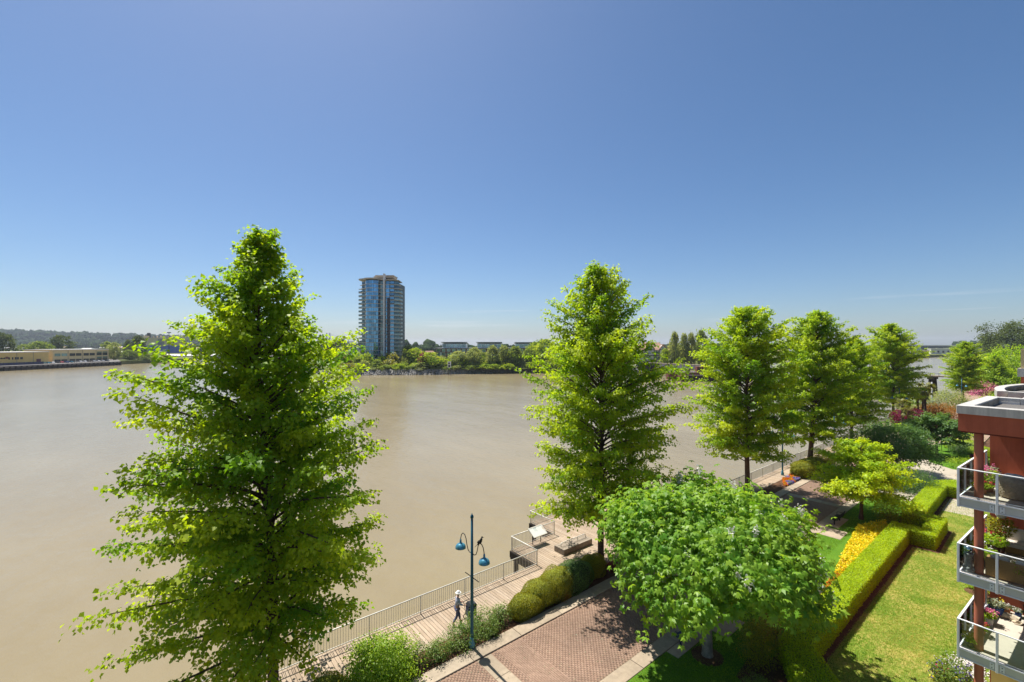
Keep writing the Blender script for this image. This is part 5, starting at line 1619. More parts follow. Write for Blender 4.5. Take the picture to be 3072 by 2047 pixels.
# ground level
tub = empty('garden_tub', on(4.3, -0.6, 0.12), 0.3, 'bright green plastic garden tub on the patio under the balconies', 'tub')
MB().lathe([(0.28, 0), (0.36, 0.45), (0.37, 0.45), (0.35, 0.42), (0.27, 0.03), (0.01, 0.03)], 20).build('bucket', 'tub_green', tub, True)
for s in (-1, 1):
    MB().tube([(s * 0.35, -0.1, 0.44), (s * 0.4, -0.05, 0.5), (s * 0.4, 0.05, 0.5), (s * 0.35, 0.1, 0.44)], 0.016, 6).build('handle', 'tub_green', tub)
g = rs(240)
n = 1400
P = np.stack([30.4 + g.normal(0, 0.36, n), 2.9 + g.normal(0, 0.3, n), g.uniform(0.0, 0.04, n)], 1)
base = np.array([(1, 0, 0), (-1, 0, 0), (0, 1, 0), (0, -1, 0), (0, 0, 0.7), (0, 0, -0.7)], float)
tri = np.array([(0, 2, 4), (2, 1, 4), (1, 3, 4), (3, 0, 4), (2, 0, 5), (1, 2, 5), (3, 1, 5), (0, 3, 5)])
V = base[None] * g.uniform(0.03, 0.06, (n, 6, 1)) + P[:, None]
tag(link(bpy.data.objects.new('pebbles', np_mesh('pebbles', V.reshape(-1, 3), (tri[None] + (np.arange(n) * 6)[:, None, None]).reshape(-1, 3), M['pebbles']))), 'white pebbles on the ground at the building foot', 'pebbles', kind='stuff')
shrub('soil_plant', (40.4, 3.3, 0), 0.6, 0.5, 0.8, 'lime_leaf', 'small green plant in a bare soil patch by the building', 600, 0.09, seed=245)
mb = MB(); mb.lathe([(0.62, 0.004), (0.58, 0.03), (0.3, 0.05)], 18, (40.1, 3.35, 0)); tag(mb.build('soil_patch', 'soil'), kind='structure')
#@@PART6
# ------------------------------------------------------------------ across the river


def far_site(name, px, depth, z, label, cat, group=None, turn=0.0):
    p = bearing(px, depth)
    return empty(name, (p[0], p[1], z), FACE + turn, label, cat, group)


# --- glass tower (local x to the viewer's right, y away)
TW = far_site('glass_tower', 1137, 310, 0.9, 'tall blue glass apartment tower with curved bay and stacked balconies', 'building')
FH = 2.69
NF = 22
TOP = NF * FH + 0.9


def bay_pt(t):
    """curved bay, t in 0..1 from its left end to the right"""
    a = math.pi * (0.93 - 0.86 * t)
    return (-4.0 + 4.9 * math.cos(a), -1.0 - 3.4 * math.sin(a))


core = MB().prism([(-12.8, 3), (-9.4, 0.4), (10.6, 0.4), (13.2, 3), (13.2, 20), (-12.8, 20)], -1, TOP - 2.2)
core.build('wall', 'tower_shade', TW)
MB().prism([bay_pt(t) for t in np.linspace(0.02, 0.98, 12)] + [(0.8, 1), (-8.6, 1)], -1, TOP - 0.4).build('bay_core', 'tower_shade', TW)
MB().box(-9.35, -8.75, -1.2, 1, -1, TOP).build('pilaster', 'tower_white', TW)
MB().box(3.5, 4.4, -2.3, 0.9, -1, TOP + 3.9).build('fin', 'tower_white', TW)
MB().box(5.8, 7.7, -0.75, 0.35, -1, 15.5 + 137 * 0.2322).build('dark_strip', 'tower_dark', TW)
slab_poly = [(-15.4, 3.2), (-15.4, 6.0), (-12.6, 6.0), (-12.6, 16), (13.0, 16), (13.0, 6), (15.0, 6), (15.0, 2.6), (13.6, 0.2), (10.8, -0.7), (4.6, -0.55), (3.4, -1.3), (1.2, -1.9)] + [(x * 1.03, y - 0.55) for x, y in [bay_pt(t) for t in np.linspace(0.96, 0.03, 12)]] + [(-9.6, -0.9), (-12.6, 0.2), (-13.2, 2.2)]
slab_me = MB().prism(slab_poly, -0.16, 0.12).mesh('floor_slab', 'tower_concrete')
bayw = []
NBAY = 8
for k in range(NBAY):
    a, c = bay_pt((k + 0.06) / NBAY), bay_pt((k + 0.94) / NBAY)
    bayw.append(MB().add([(a[0], a[1] - 0.06, 0.22), (c[0], c[1] - 0.06, 0.22), (c[0], c[1] - 0.06, FH - 0.22), (a[0], a[1] - 0.06, FH - 0.22), (a[0], a[1] + 0.1, 0.22), (c[0], c[1] + 0.1, 0.22), (c[0], c[1] + 0.1, FH - 0.22), (a[0], a[1] + 0.1, FH - 0.22)],
                         [(0, 1, 2, 3), (4, 7, 6, 5), (0, 4, 5, 1), (1, 5, 6, 2), (2, 6, 7, 3), (3, 7, 4, 0)]).mesh('window', 'tower_glass'))
win_r1 = MB().box(4.7, 5.7, -0.12, 0.3, 0.35, FH - 0.35).mesh('window', 'tower_glass')
win_r2 = MB().box(7.85, 10.5, -0.12, 0.3, 0.75, FH - 0.35).mesh('window', 'tower_glass')
win_wide = MB().box(4.7, 7.3, -0.12, 0.3, 0.1, FH - 0.2).mesh('window', 'tower_glass')
win_m = MB().box(1.25, 3.3, -0.9, 0.3, 0.3, FH - 0.3).mesh('window', 'balcony_glass')
spandrel = MB().box(7.8, 10.6, -0.2, 0.3, -0.05, 0.72).mesh('spandrel', 'tower_white')
win_l = [MB().add([(x0, y0, 0.15), (x1, y1, 0.15), (x1, y1, FH - 0.25), (x0, y0, FH - 0.25)], [(0, 1, 2, 3)]).mesh('window', 'tower_glass_dark') for x0, y0, x1, y1 in ((-12.85, 2.9, -11.1, 1.55), (-11.0, 1.5, -9.5, 0.36))]
win_rr = [MB().add([(x0, y0, 0.15), (x1, y1, 0.15), (x1, y1, FH - 0.25), (x0, y0, FH - 0.25)], [(0, 1, 2, 3)]).mesh('window', 'tower_glass_dark') for x0, y0, x1, y1 in ((10.7, 0.36, 11.9, 1.5), (12.0, 1.6, 13.25, 2.9))]
g_l = MB().prism([(-15.38, 3.25), (-13.25, 2.25), (-12.65, 0.25), (-9.7, -0.8), (-9.7, -0.72), (-12.58, 0.33), (-13.17, 2.33), (-15.3, 3.32)], 0.13, 1.1).mesh('balcony_rail', 'balcony_glass')
g_r = MB().prism([(10.9, -0.66), (13.55, 0.25), (14.95, 2.62), (14.95, 5.9), (14.87, 5.9), (14.87, 2.66), (13.49, 0.33), (10.9, -0.58)], 0.13, 1.1).mesh('balcony_rail', 'balcony_glass')
for f in range(NF):
    z = f * FH
    inst('floor_slab', slab_me, TW, (0, 0, z), sc3=(1, 1, 1) if f < NF - 1 else (0.93, 0.95, 1))
    for me in bayw:
        inst('window', me, TW, (0, 0, z))
    low = z < 15.5 + 130 * 0.2322 - FH
    if low:
        inst('window', win_r1, TW, (0, 0, z)); inst('spandrel', spandrel, TW, (0, 0, z))
    else:
        inst('window', win_wide, TW, (0, 0, z))
    inst('window', win_r2, TW, (0, 0, z)); inst('window', win_m, TW, (0, 0, z))
    for me in win_l + win_rr:
        inst('window', me, TW, (0, 0, z))
    if f < NF - 2:
        inst('balcony_rail', g_l, TW, (0, 0, z)); inst('balcony_rail', g_r, TW, (0, 0, z))
# crown of the tower: wide curved eave, stepped penthouse, flat cap
ev = [(-13.6 + 1.2 * math.cos(a) - 0, 4.5 + 5.2 * math.sin(a)) for a in np.linspace(math.pi * 0.55, math.pi * 1.35, 7)] + [(x * 1.08 - 0.3, y * 1.35) for x, y in [bay_pt(t) for t in np.linspace(0.03, 0.97, 12)]] + [(3.4, -0.9), (3.4, 14), (-12, 14)]
rf3 = MB().prism(ev, TOP - 0.25, TOP + 0.55).build('roof', 'tower_roof', TW)
MB().prism([(4.5, -1.2), (11.0, -1.4), (13.6, 1.2), (12.8, 14), (4.5, 14)], TOP - 0.6, TOP - 0.1).build('side_eave', 'tower_roof', rf3)
MB().box(-8, 3.3, 3, 13, TOP + 0.55, TOP + 1.6).build('penthouse', 'tower_shade', rf3)
MB().box(-4.5, 9.5, 2.2, 12, TOP + 1.6, TOP + 2.6).build('penthouse', 'tower_roof', rf3)
MB().box(-3.2, 9.8, 1.4, 12.5, TOP + 2.62, TOP + 3.3).build('penthouse_cap', 'tower_roof', rf3)

# --- brick and glass mid-rise right of the tower


def midrise(px0, px1, depth, z0, floors, lab, seed, fl=2.9, glass_top=True, turn=0.0, bays=8, dw=16):
    k = depth / FPX
    wd_ = (px1 - px0) * k
    r = far_site('apartment_block', (px0 + px1) / 2, depth, z0, lab, 'building', 'low apartment blocks across the river', turn)
    h = floors * fl
    MB().box(-wd_ / 2, wd_ / 2, 0, dw, -1, h).build('wall', 'brick_red', r)
    g = random.Random(seed)
    bw = wd_ / bays
    wme = MB().box(-bw * 0.3, bw * 0.3, -0.1, 0.1, 0.6, fl - 0.5).mesh('window', 'house_glass')
    fme = MB().box(-bw * 0.36, bw * 0.36, -0.06, 0.08, 0.45, fl - 0.35).mesh('window_frame', 'white_paint')
    for f in range(floors):
        for b_ in range(bays):
            x = -wd_ / 2 + (b_ + 0.5) * bw
            fr_ = inst('window_frame', fme, r, (x, 0, f * fl))
            inst('pane', wme, fr_, (0, 0, 0))
    for b_ in range(0, bays, 2):
        x = -wd_ / 2 + (b_ + 0.98) * bw
        MB().box(x - 0.55, x + 0.55, -1.3, -0.02, -1, h - fl).build('white_bay', 'white_paint', r)
        MB().box(x + 0.6, x + bw * 0.8, -1.2, -0.05, h - fl - 0.1, h - fl + 0.12).build('balcony', 'tower_concrete', r)
    MB().box(-wd_ / 2 - 1.2, wd_ / 2 + 1.2, -1.8, dw, h, h + 0.35).build('eave', 'roof_metal', r)
    if glass_top:
        n = max(1, bays // 5)
        for q in range(n):
            x0 = -wd_ / 2 + wd_ * (q + 0.16) / n
            x1 = -wd_ / 2 + wd_ * (q + 0.84) / n
            c = MB().box(x0, x1, 2.5, dw - 2, h + 0.36, h + 3.6).build('clerestory', 'white_paint', r)
            m = max(2, int((x1 - x0) / 3))
            for j in range(m):
                a = x0 + (x1 - x0) * (j + 0.1) / m
                c2 = x0 + (x1 - x0) * (j + 0.9) / m
                MB().box(a, c2, 2.4, 2.49, h + 1.0, h + 3.1).build('window', 'house_glass', c)
            MB().add([(x0 - 0.8, 1.2, h + 4.9), (x1 + 0.8, 1.2, h + 4.9), (x1 + 0.8, dw - 1, h + 3.61), (x0 - 0.8, dw - 1, h + 3.61), (x0 - 0.8, 1.2, h + 4.6), (x1 + 0.8, 1.2, h + 4.6), (x1 + 0.8, dw - 1, h + 3.4), (x0 - 0.8, dw - 1, h + 3.4)],
                     [(0, 1, 2, 3), (7, 6, 5, 4), (0, 4, 5, 1), (1, 5, 6, 2), (2, 6, 7, 3), (3, 7, 4, 0)]).build('shed_roof', 'roof_metal', r)
    return r


midrise(1308, 1520, 335, 1.2, 4, 'long brick and glass apartment block with angled metal roofs beside the tower', 1, bays=14)
midrise(1522, 1672, 350, 1.2, 4, 'brick and glass block continuing behind the poplars', 2, bays=9)
midrise(1655, 1690, 345, 1.2, 4, 'narrow end block with white bays at the far end of the row', 3, bays=3, glass_top=False)
midrise(1044, 1079, 345, 1.0, 5, 'brown and white block partly hidden behind the tower', 4, bays=3, glass_top=False, fl=2.6)
midrise(996, 1042, 400, 1.0, 2, 'low red and pale building past the tower', 5, bays=4, glass_top=False, fl=3.2)

# --- rooflines of houses between the blocks


def gable_house(px, depth, wpx, z0, wall_h, roof_h, wall, roof, lab, grp=None, dp=9.0, turn=0.0):
    k = depth / FPX
    w2 = wpx * k / 2
    r = far_site('gable_house', px, depth, z0, lab, 'house', grp, turn)
    MB().box(-w2, w2, 0, dp, -1, wall_h).build('wall', wall, r)
    MB().add([(-w2 - 0.5, -0.6, wall_h - 0.1), (w2 + 0.5, -0.6, wall_h - 0.1), (w2 + 0.5, dp + 0.6, wall_h - 0.1), (-w2 - 0.5, dp + 0.6, wall_h - 0.1), (-w2 * 0.6, dp / 2, wall_h + roof_h), (w2 * 0.6, dp / 2, wall_h + roof_h)],
             [(0, 1, 5, 4), (1, 2, 5), (2, 3, 4, 5), (3, 0, 4), (3, 2, 1, 0)]).build('roof', roof, r)
    n = max(2, int(w2 * 2 / 3.2))
    for j in range(n):
        x = -w2 + 2 * w2 * (j + 0.5) / n
        MB().box(x - 0.6, x + 0.6, -0.08, 0.05, wall_h * 0.45, wall_h * 0.8).build('window', 'dark_window', r)
    return r


for px, dp, wp, wl, rf_, lab in ((1245, 380, 60, 'tudor_cream', 'roof_tile', 'brown roofed house just past the tower'), (1285, 372, 40, 'tudor_cream', 'roof_tile', 'smaller brown roofed house by the brick block'),
                                 (2352, 545, 20, 'tudor_cream', 'roof_tile', 'tan gabled house on the far bank between two row trees'), (2378, 560, 34, 'tower_white', 'roof_metal', 'white gabled house on the far bank')):
    gable_house(px, dp, wp, 1.0, 5.5, 4.0, wl, rf_, lab, 'houses on the far bank')

# --- half-timbered house
TD = far_site('tudor_house', 1962, 300, 1.0, 'half-timbered apartment house with brown hipped roof across the river', 'building', turn=R(-6))
K = 300 / FPX
MB().box(-11.5, 9.0, 0, 14, -1, 11.2).build('wall', 'tudor_cream', TD)
MB().box(-11.7, 9.2, -0.3, 0.02, -1, 3.6).build('stone_base', 'rock', TD)
MB().add([(-12.3, -0.9, 11.1), (10, -0.9, 11.1), (10, 15, 11.1), (-12.3, 15, 11.1), (-6.5, 7, 16.2), (4.5, 7, 16.2)], [(0, 1, 5, 4), (1, 2, 5), (2, 3, 4, 5), (3, 0, 4), (3, 2, 1, 0)]).build('roof', 'roof_tile', TD)
for x, w2, zt in ((-3.2, 3.0, 15.4), (5.6, 2.4, 14.4)):
    gb = MB().add([(x - w2, -1.6, -1), (x + w2, -1.6, -1), (x + w2, -1.6, 11.6), (x, -1.6, zt), (x - w2, -1.6, 11.6), (x - w2, 6, -1), (x + w2, 6, -1), (x + w2, 6, 11.6), (x, 6, zt), (x - w2, 6, 11.6)],
                  [(0, 1, 2, 3, 4), (9, 8, 7, 6, 5), (0, 5, 6, 1), (1, 6, 7, 2), (2, 7, 8, 3), (3, 8, 9, 4), (4, 9, 5, 0)]).build('gable', 'tudor_cream', TD)
    for s in (-1, 1):
        MB().tube([(x + s * (w2 + 0.5), -2.0, 11.3), (x, -2.0, zt + 0.4)], 0.35, 4).build('barge_board', 'roof_tile', gb)
        MB().box(x + s * w2 - 0.18, x + s * w2 + 0.18, -1.75, -1.62, 3.4, 11.4).build('timber', 'tudor_timber', gb)
    for z in (3.6, 7.3, 11.2):
        MB().box(x - w2, x + w2, -1.78, -1.61, z - 0.2, z + 0.2).build('timber', 'tudor_timber', gb)
    for z in (1.0, 5.4, 9.2, 12.2):
        MB().box(x - 0.75, x + 0.75, -1.7, -1.55, z - 0.7, z + 0.8).build('window', 'house_glass', gb)
for x in (-9.5, 0.9, 2.6, 8.2):
    for z in (5.4, 9.2):
        MB().box(x - 0.8, x + 0.8, -0.1, 0.1, z - 0.7, z + 0.9).build('window', 'house_glass', TD)
    MB().box(x - 1.2, x - 0.95, -0.12, 0.05, 3.6, 11).build('timber', 'tudor_timber', TD)
MB().box(-11.5, 9.0, -0.14, 0.06, 7.1, 7.5).build('timber', 'tudor_timber', TD)
MB().box(-7.5, -6.6, 5, 6, 13, 17.6).build('chimney', 'tudor_cream', TD)

# --- yellow works buildings on the quay to the left


def works(a, b_, h, lab, mat, win, name='works_building'):
    """facade from plan point a to b_ (viewer's left to right)"""
    wd_ = math.hypot(b_[0] - a[0], b_[1] - a[1])
    r = empty(name, ((a[0] + b_[0]) / 2, (a[1] + b_[1]) / 2, 0.7), math.atan2(b_[1] - a[1], b_[0] - a[0]), lab, 'building')
    MB().box(-wd_ / 2, wd_ / 2, 0, 24, -1, h).build('wall', mat, r)
    MB().box(-wd_ / 2 - 0.3, wd_ / 2 + 0.3, -0.35, 24, h, h + 0.6).build('roof', 'roof_white', r)
    for x0, x1, z0, z1, mt, nm in win:
        MB().box(x0 * wd_, x1 * wd_, -0.12, 0.1, z0 * h, z1 * h).build(nm, mt, r)
    for q in range(1, 4):
        x = -wd_ / 2 + wd_ * q / 4
        MB().box(x - 0.12, x + 0.12, -0.16, 0.02, -0.5, h).build('downpipe', 'grey_wood', r)
    return r


W1 = [(-0.12, -0.1, 0.42, 0.62, 'dark_window', 'window'), (-0.07, -0.05, 0.42, 0.62, 'dark_window', 'window'), (-0.03, 0.03, 0.42, 0.62, 'dark_window', 'window'), (0.05, 0.09, 0.42, 0.62, 'dark_window', 'window'), (0.3, 0.37, 0.02, 0.42, 'maroon', 'door'), (-0.05, 0.02, 0.0, 0.12, 'maroon', 'door')]
wk = works(bearing(-60, 313), bearing(146, 360), 8.9, 'long yellow works building beside the quay', 'cream', W1)
g = random.Random(4)
xs = -0.30 * 46
for k in range(6):
    w_ = g.uniform(0.7, 1.1)
    MB().box(xs, xs + w_, -0.16, -0.02, 4.3, 5.4 if k % 2 else 5.1).build('sign_letter', 'dark_window', wk)
    xs += w_ + 0.25
MB().box(xs, xs + 1.8, -0.16, -0.02, 4.4, 6.0).build('sign_emblem', 'rust_red', wk)
W2 = []
for q in range(4):
    a = -0.48 + q * 0.245
    mt = 'dark_window'
    for z0, z1 in ((0.5, 0.72), (0.06, 0.24)):
        for j in range(2):
            W2.append((a + 0.01 + j * 0.11, a + 0.105 + j * 0.11, z0, z1, 'house_glass' if q == 0 and z0 > 0.4 else mt, 'window'))
W2 += [(0.27, 0.36, 0.74, 0.82, 'green_awning', 'awning'), (0.38, 0.47, 0.74, 0.82, 'green_awning', 'awning'), (0.27, 0.36, 0.27, 0.38, 'green_awning', 'awning'), (0.38, 0.47, 0.27, 0.38, 'green_awning', 'awning')]
works(bearing(158, 368), bearing(326, 419), 10.4, 'two storey yellow office building with green awnings behind the parked cars', 'cream_light', W2)
works(bearing(345, 448), bearing(500, 515), 7.0, 'low cream shed past the quay trees', 'cream_light', W1[:4])
works(bearing(1000, 460), bearing(1030, 460), 5, 'small pale shed by the tower shrubs', 'tower_white', W1[:3])
# quay deck on dark piling
qa, qb = bearing(12, 305), bearing(362, 394)
q2, q3 = bearing(352, 455), bearing(-60, 345)
qd = MB().prism([bearing(-120, 285), qa, qb, q2, q3], WZ + 2.2, 0.95).build('quay', 'asphalt')
tag(qd, kind='structure')
ln = math.hypot(qb[0] - qa[0], qb[1] - qa[1])
nn = 26
MB().prism([qa, qb, (qb[0] + 0.4, qb[1] + 0.6), (qa[0] + 0.4, qa[1] + 0.6)], WZ - 0.5, WZ + 2.19).build('sheet_piling', 'pile_wood', qd)
pm = MB().tube([(0, 0, WZ - 1), (0, 0, 0.4)], 0.45, 7).mesh('pile', 'pile_wood')
for k in range(nn):
    inst('pile', pm, qd, (qa[0] + (qb[0] - qa[0]) * k / (nn - 1) + 0.2, qa[1] + (qb[1] - qa[1]) * k / (nn - 1) - 0.5, 0))
bar = empty('quay_barrier', (*bearing(55, 320), 0.95), math.atan2(qb[1] - qa[1], qb[0] - qa[0]), 'low dark blue fence along the quay before the yellow building', 'fence')
MB().box(-19, 17, -0.1, 0.1, 0, 1.9).build('panel', 'blue_metal', bar)
for k in range(12):
    MB().box(-19 + k * 3.2, -18.7 + k * 3.2, -0.2, -0.11, 0, 2.0).build('post', 'dark_metal', bar)

CARC = {'white': (0.7, 0.7, 0.7), 'silver': (0.42, 0.43, 0.45), 'black': (0.02, 0.02, 0.022), 'red': (0.38, 0.03, 0.05), 'teal': (0.03, 0.19, 0.26), 'blue': (0.03, 0.07, 0.22), 'green': (0.05, 0.14, 0.13), 'grey': (0.14, 0.15, 0.16)}
car_parts = {}


def car(loc, rz, colour, lab, grp):
    mt = 'car_' + colour
    paint(mt, CARC[colour], 0.25, 0.3, var=0.02, spec=0.6)
    r = empty('parked_car', loc, rz, lab, 'car', grp)
    if colour not in car_parts:
        p = [(-2.2, 0.35), (2.15, 0.35), (2.25, 0.6), (2.1, 0.85), (1.0, 0.98), (0.45, 1.42), (-1.0, 1.46), (-1.75, 1.0), (-2.2, 0.92)]
        n = len(p)
        vs = [(x, -0.85, z) for x, z in p] + [(x, 0.85, z) for x, z in p]
        car_parts[colour] = MB().add(vs, [tuple(range(n)), tuple(range(2 * n - 1, n - 1, -1))] + [(i, n + i, n + (i + 1) % n, (i + 1) % n) for i in range(n)]).mesh('body', mt)
        if 'glass' not in car_parts:
            car_parts['glass'] = MB().box(-1.45, 0.65, -0.87, 0.87, 1.02, 1.34).mesh('side_window', 'dark_window')
            car_parts['shield'] = MB().add([(0.98, -0.72, 1.0), (0.98, 0.72, 1.0), (0.5, 0.66, 1.41), (0.5, -0.66, 1.41)], [(0, 1, 2, 3)]).mesh('windscreen', 'dark_window')
            car_parts['wheel'] = MB().tube([(0, -0.1, 0), (0, 0.1, 0)], 0.33, 12).mesh('wheel', 'black')
    inst('body', car_parts[colour], r)
    inst('side_window', car_parts['glass'], r)
    inst('windscreen', car_parts['shield'], r, (0.02, 0, 0.01))
    for x in (-1.4, 1.4):
        for y in (-0.8, 0.8):
            inst('wheel', car_parts['wheel'], r, (x, y, 0.33))
    return r


g = random.Random(9)
CG = 'cars parked along the quay'
cols = [('green', 'dark green car parked at the fence end of the quay'), ('teal', 'teal car next to the dark green one on the quay'), ('white', 'white car on the quay beside the black one'), ('black', 'black car between a white and a red one on the quay'), ('red', 'bright red car on the quay'),
        ('blue', 'dark blue car parked beside the red one'), ('teal', 'teal car before the office building on the quay'), ('grey', 'grey car before the office building on the quay'), ('white', 'white car first of the pale pair by the office'), ('white', 'white car second of the pale pair by the office'),
        ('black', 'black car past the pale pair'), ('silver', 'silver car under the green awnings'), ('white', 'white car under the green awnings'), ('silver', 'silver car at the tree end of the quay'), ('grey', 'grey car at the tree end of the quay')]
for k, (c_, lab) in enumerate(cols):
    px = 128 + k * 13.6
    dp = 311 + (px - 15) * 0.256
    p = bearing(px, dp)
    car((p[0], p[1], 0.96), math.atan2(qb[1] - qa[1], qb[0] - qa[0]) + R(90) + g.uniform(-0.25, 0.25), c_, lab, CG)
# a depot yard packed with cars
g2 = rs(14)
n = 420
C = []
for k in range(n):
    q, w_ = k % 42, k // 42
    p = bearing(475 + q * 4.6 + g2.uniform(-1, 1), 560 + w_ * 9 + g2.uniform(-1, 1))
    C.append((p[0], p[1], 0.75))
C = np.array(C)
bxv = np.array([(x, y, z) for x in (-2.1, 2.1) for y in (-0.85, 0.85) for z in (0.2, 0.9)] + [(x, y, 1.45) for x in (-1.2, 0.6) for y in (-0.7, 0.7)], float)
bxf = np.array([(0, 1, 3, 2), (4, 6, 7, 5), (0, 4, 5, 1), (2, 3, 7, 6), (1, 8, 9, 3), (5, 7, 11, 10), (1, 5, 10, 8), (3, 9, 11, 7), (8, 10, 11, 9)])
V = (C[:, None] + bxv[None]).reshape(-1, 3)
Q = (bxf[None] + (np.arange(n) * 12)[:, None, None]).reshape(-1, 4)
b = NB('yard_car')
ge = b.n('ShaderNodeNewGeometry')
rp = b.ramp(ge.outputs['Random Per Island'], [(0, (0.03, 0.03, 0.035)), (0.3, (0.25, 0.26, 0.28)), (0.6, (0.6, 0.6, 0.6)), (0.85, (0.7, 0.7, 0.7)), (0.93, (0.4, 0.1, 0.06))])
b.bsdf(rp.outputs[0], 0.25, 0.3)
M['yard_car'] = b.m
tag(link(bpy.data.objects.new('depot_cars', np_mesh('depot_cars', V, Q, M['yard_car']))), 'hundreds of cars packed in the depot yard beside the ship', 'cars', kind='stuff')

# --- car carrier ship
SH = far_site('cargo_ship', 500, 800, WZ, 'huge blue and cream car carrier ship moored past the depot yard', 'ship', turn=R(36))
SH.scale = (0.8, 0.8, 1.0)
hp = lambda s: [(-42 * s, -11), (26, -11), (36.5 * s, 0), (26, 11), (-42 * s, 11)]
lo, mi, hi_ = hp(0.93), hp(1.0), hp(1.0)
mb = MB()
n = 5
mb.add([(x * 0.93, y, -2) for x, y in hp(0.86)] + [(x, y, 17) for x, y in mi], [(0, 1, 6, 5), (1, 2, 7, 6), (2, 3, 8, 7), (3, 4, 9, 8), (4, 0, 5, 9), (5, 6, 7, 8, 9)])
mb.build('hull', 'ship_blue', SH)
MB().prism(mi, 17.02, 30.5).build('upper_hull', 'ship_cream', SH)
MB().box(-15, -4, -11.4, -11.02, 14, 28).build('side_ramp', 'bridge_concrete', SH)
MB().box(-40, -30, -6, 6, 30.52, 34).build('bridge_deck', 'ship_cream', SH)
MB().box(-34, -28, -3, 3, 30.5, 39).build('funnel', 'black', SH)
for k in range(9):
    MB().box(-24 + k * 6.5, -22 + k * 6.5, -2, 2, 30.52, 32.5 + (k % 3)).build('vent', 'ship_cream', SH)
mast = empty('light_mast', (*bearing(507, 520), 0.7), 0, 'tall thin light mast standing before the ship', 'mast')
MB().tube([(0, 0, 0), (0, 0, 29)], [0.45, 0.3], 8).build('pole', 'dark_metal', mast)
MB().box(-2, 2, -0.4, 0.4, 28.6, 29.6).build('lamp_head', 'dark_metal', mast)
bo = far_site('cabin_boat', 600, 455, WZ, 'small white cabin boat moored at the far bank', 'boat')
MB().add([(-5, -1.5, -0.2), (4, -1.5, -0.2), (6, 0, -0.2), (4, 1.5, -0.2), (-5, 1.5, -0.2), (-5.2, -1.8, 1.3), (4.4, -1.8, 1.5), (7, 0, 1.8), (4.4, 1.8, 1.5), (-5.2, 1.8, 1.3)], [(0, 1, 6, 5), (1, 2, 7, 6), (2, 3, 8, 7), (3, 4, 9, 8), (4, 0, 5, 9), (5, 6, 7, 8, 9), (4, 3, 2, 1, 0)]).build('hull', 'white_paint', bo)
MB().bbox(-2.5, 2.4, -1.2, 1.2, 1.4, 3.1, 0.2).build('cabin', 'white_paint', bo)
MB().box(-2.2, 2.1, -1.24, 1.24, 2.1, 2.7).build('cabin_window', 'dark_window', bo)

# --- rail bridge: timber trestle, plate girders and swing pier, from the far point to the near bank
RB = empty('rail_bridge', (0, 0, 0), 0, 'old rail bridge of timber trestle and plate girders crossing the river', 'bridge')
ra, rb = Vector((*bearing(1930, 292), 0)), Vector((*bearing(2860, 162), 0))
rd = (rb - ra).normalized()
rn = Vector((-rd.y, rd.x, 0))
RL = (rb - ra).length
DZ = 3.6


def rbox(mb, s0, s1, o0, o1, z0, z1):
    vs = [ra + rd * s + rn * o + Vector((0, 0, z)) for z in (z0, z1) for o in (o0, o1) for s in (s0, s1)]
    return mb.add(vs, [(0, 2, 3, 1), (4, 5, 7, 6), (0, 1, 5, 4), (2, 6, 7, 3), (0, 4, 6, 2), (1, 3, 7, 5)])


rbox(MB(), 0, RL, -1.9, 1.9, DZ, DZ + 0.45).build('deck', 'grey_wood', RB)
s = 0.0
while s < RL:
    t = s / RL
    if 0.10 < t < 0.42:
        s += 0.5
        continue
    bt_ = MB()
    for o_ in (-2.6, -1.3, 0, 1.3, 2.6):
        q0 = ra + rd * s + rn * o_ * 1.25
        q1 = ra + rd * s + rn * o_ * 0.7
        for ds in (-0.35, 0.35) if t > 0.5 else (0,):
            bt_.tube([q0 + rd * ds + Vector((0, 0, WZ - 1)), q1 + rd * ds + Vector((0, 0, DZ - 0.5))], 0.24, 6)
    rbox(bt_, s - 0.9, s + 0.9, -2.4, 2.4, DZ - 0.95, DZ - 0.02)
    bt_.build('trestle_bent', 'pile_wood', RB)
    s += 2.6 if t < 0.1 else 9.0
for t0, t1, mt in ((0.10, 0.215, 'girder_lilac'), (0.222, 0.315, 'girder_lilac'), (0.322, 0.42, 'girder_lilac')):
    gd = rbox(MB(), RL * t0, RL * t1, -1.75, 1.75, DZ - 2.0, DZ - 0.02).build('girder', mt, RB)
    for k in range(14):
        sx = RL * (t0 + (t1 - t0) * (k + 0.5) / 14)
        for o_ in (-1.8, 1.76):
            rbox(MB(), sx - 0.07, sx + 0.07, o_, o_ + 0.05, DZ - 2.0, DZ - 0.05).build('stiffener', 'bridge_concrete', gd)
for t in (0.10, 0.218, 0.318, 0.42):
    rbox(MB(), RL * t - 1.6, RL * t + 1.6, -2.8, 2.8, WZ - 1, DZ - 2.02).build('pier', 'mossy_concrete', RB)
rl = rbox(MB(), 0, RL, -1.95, -1.9, DZ + 1.35, DZ + 1.42)
for k in range(int(RL / 2.4)):
    rbox(rl, k * 2.4, k * 2.4 + 0.1, -1.96, -1.88, DZ + 0.45, DZ + 1.5)
rl.build('handrail', 'dark_metal', RB)
sw = far_site('swing_fender', 2040, 232, WZ, 'rust red and black fender pier below the bridge girders', 'pier', turn=R(-2))
MB().box(-6, 14, 0, 4, -1, 3.4).build('fender', 'rust_red', sw)
MB().box(-6.2, 14.2, -0.2, 4.2, 3.42, 3.8).build('walkway', 'grey_wood', sw)
MB().box(-4, 14, -14, -9, -1, 3.0).build('dolphin', 'pile_wood', sw)
MB().box(-4.2, -1.6, -14.3, -8.8, -1, 3.6).build('dolphin_head', 'rust_red', sw)
hut = MB().box(9, 15, 0.6, 3.6, 3.82, 6.6).build('machinery_house', 'rust_red', sw)
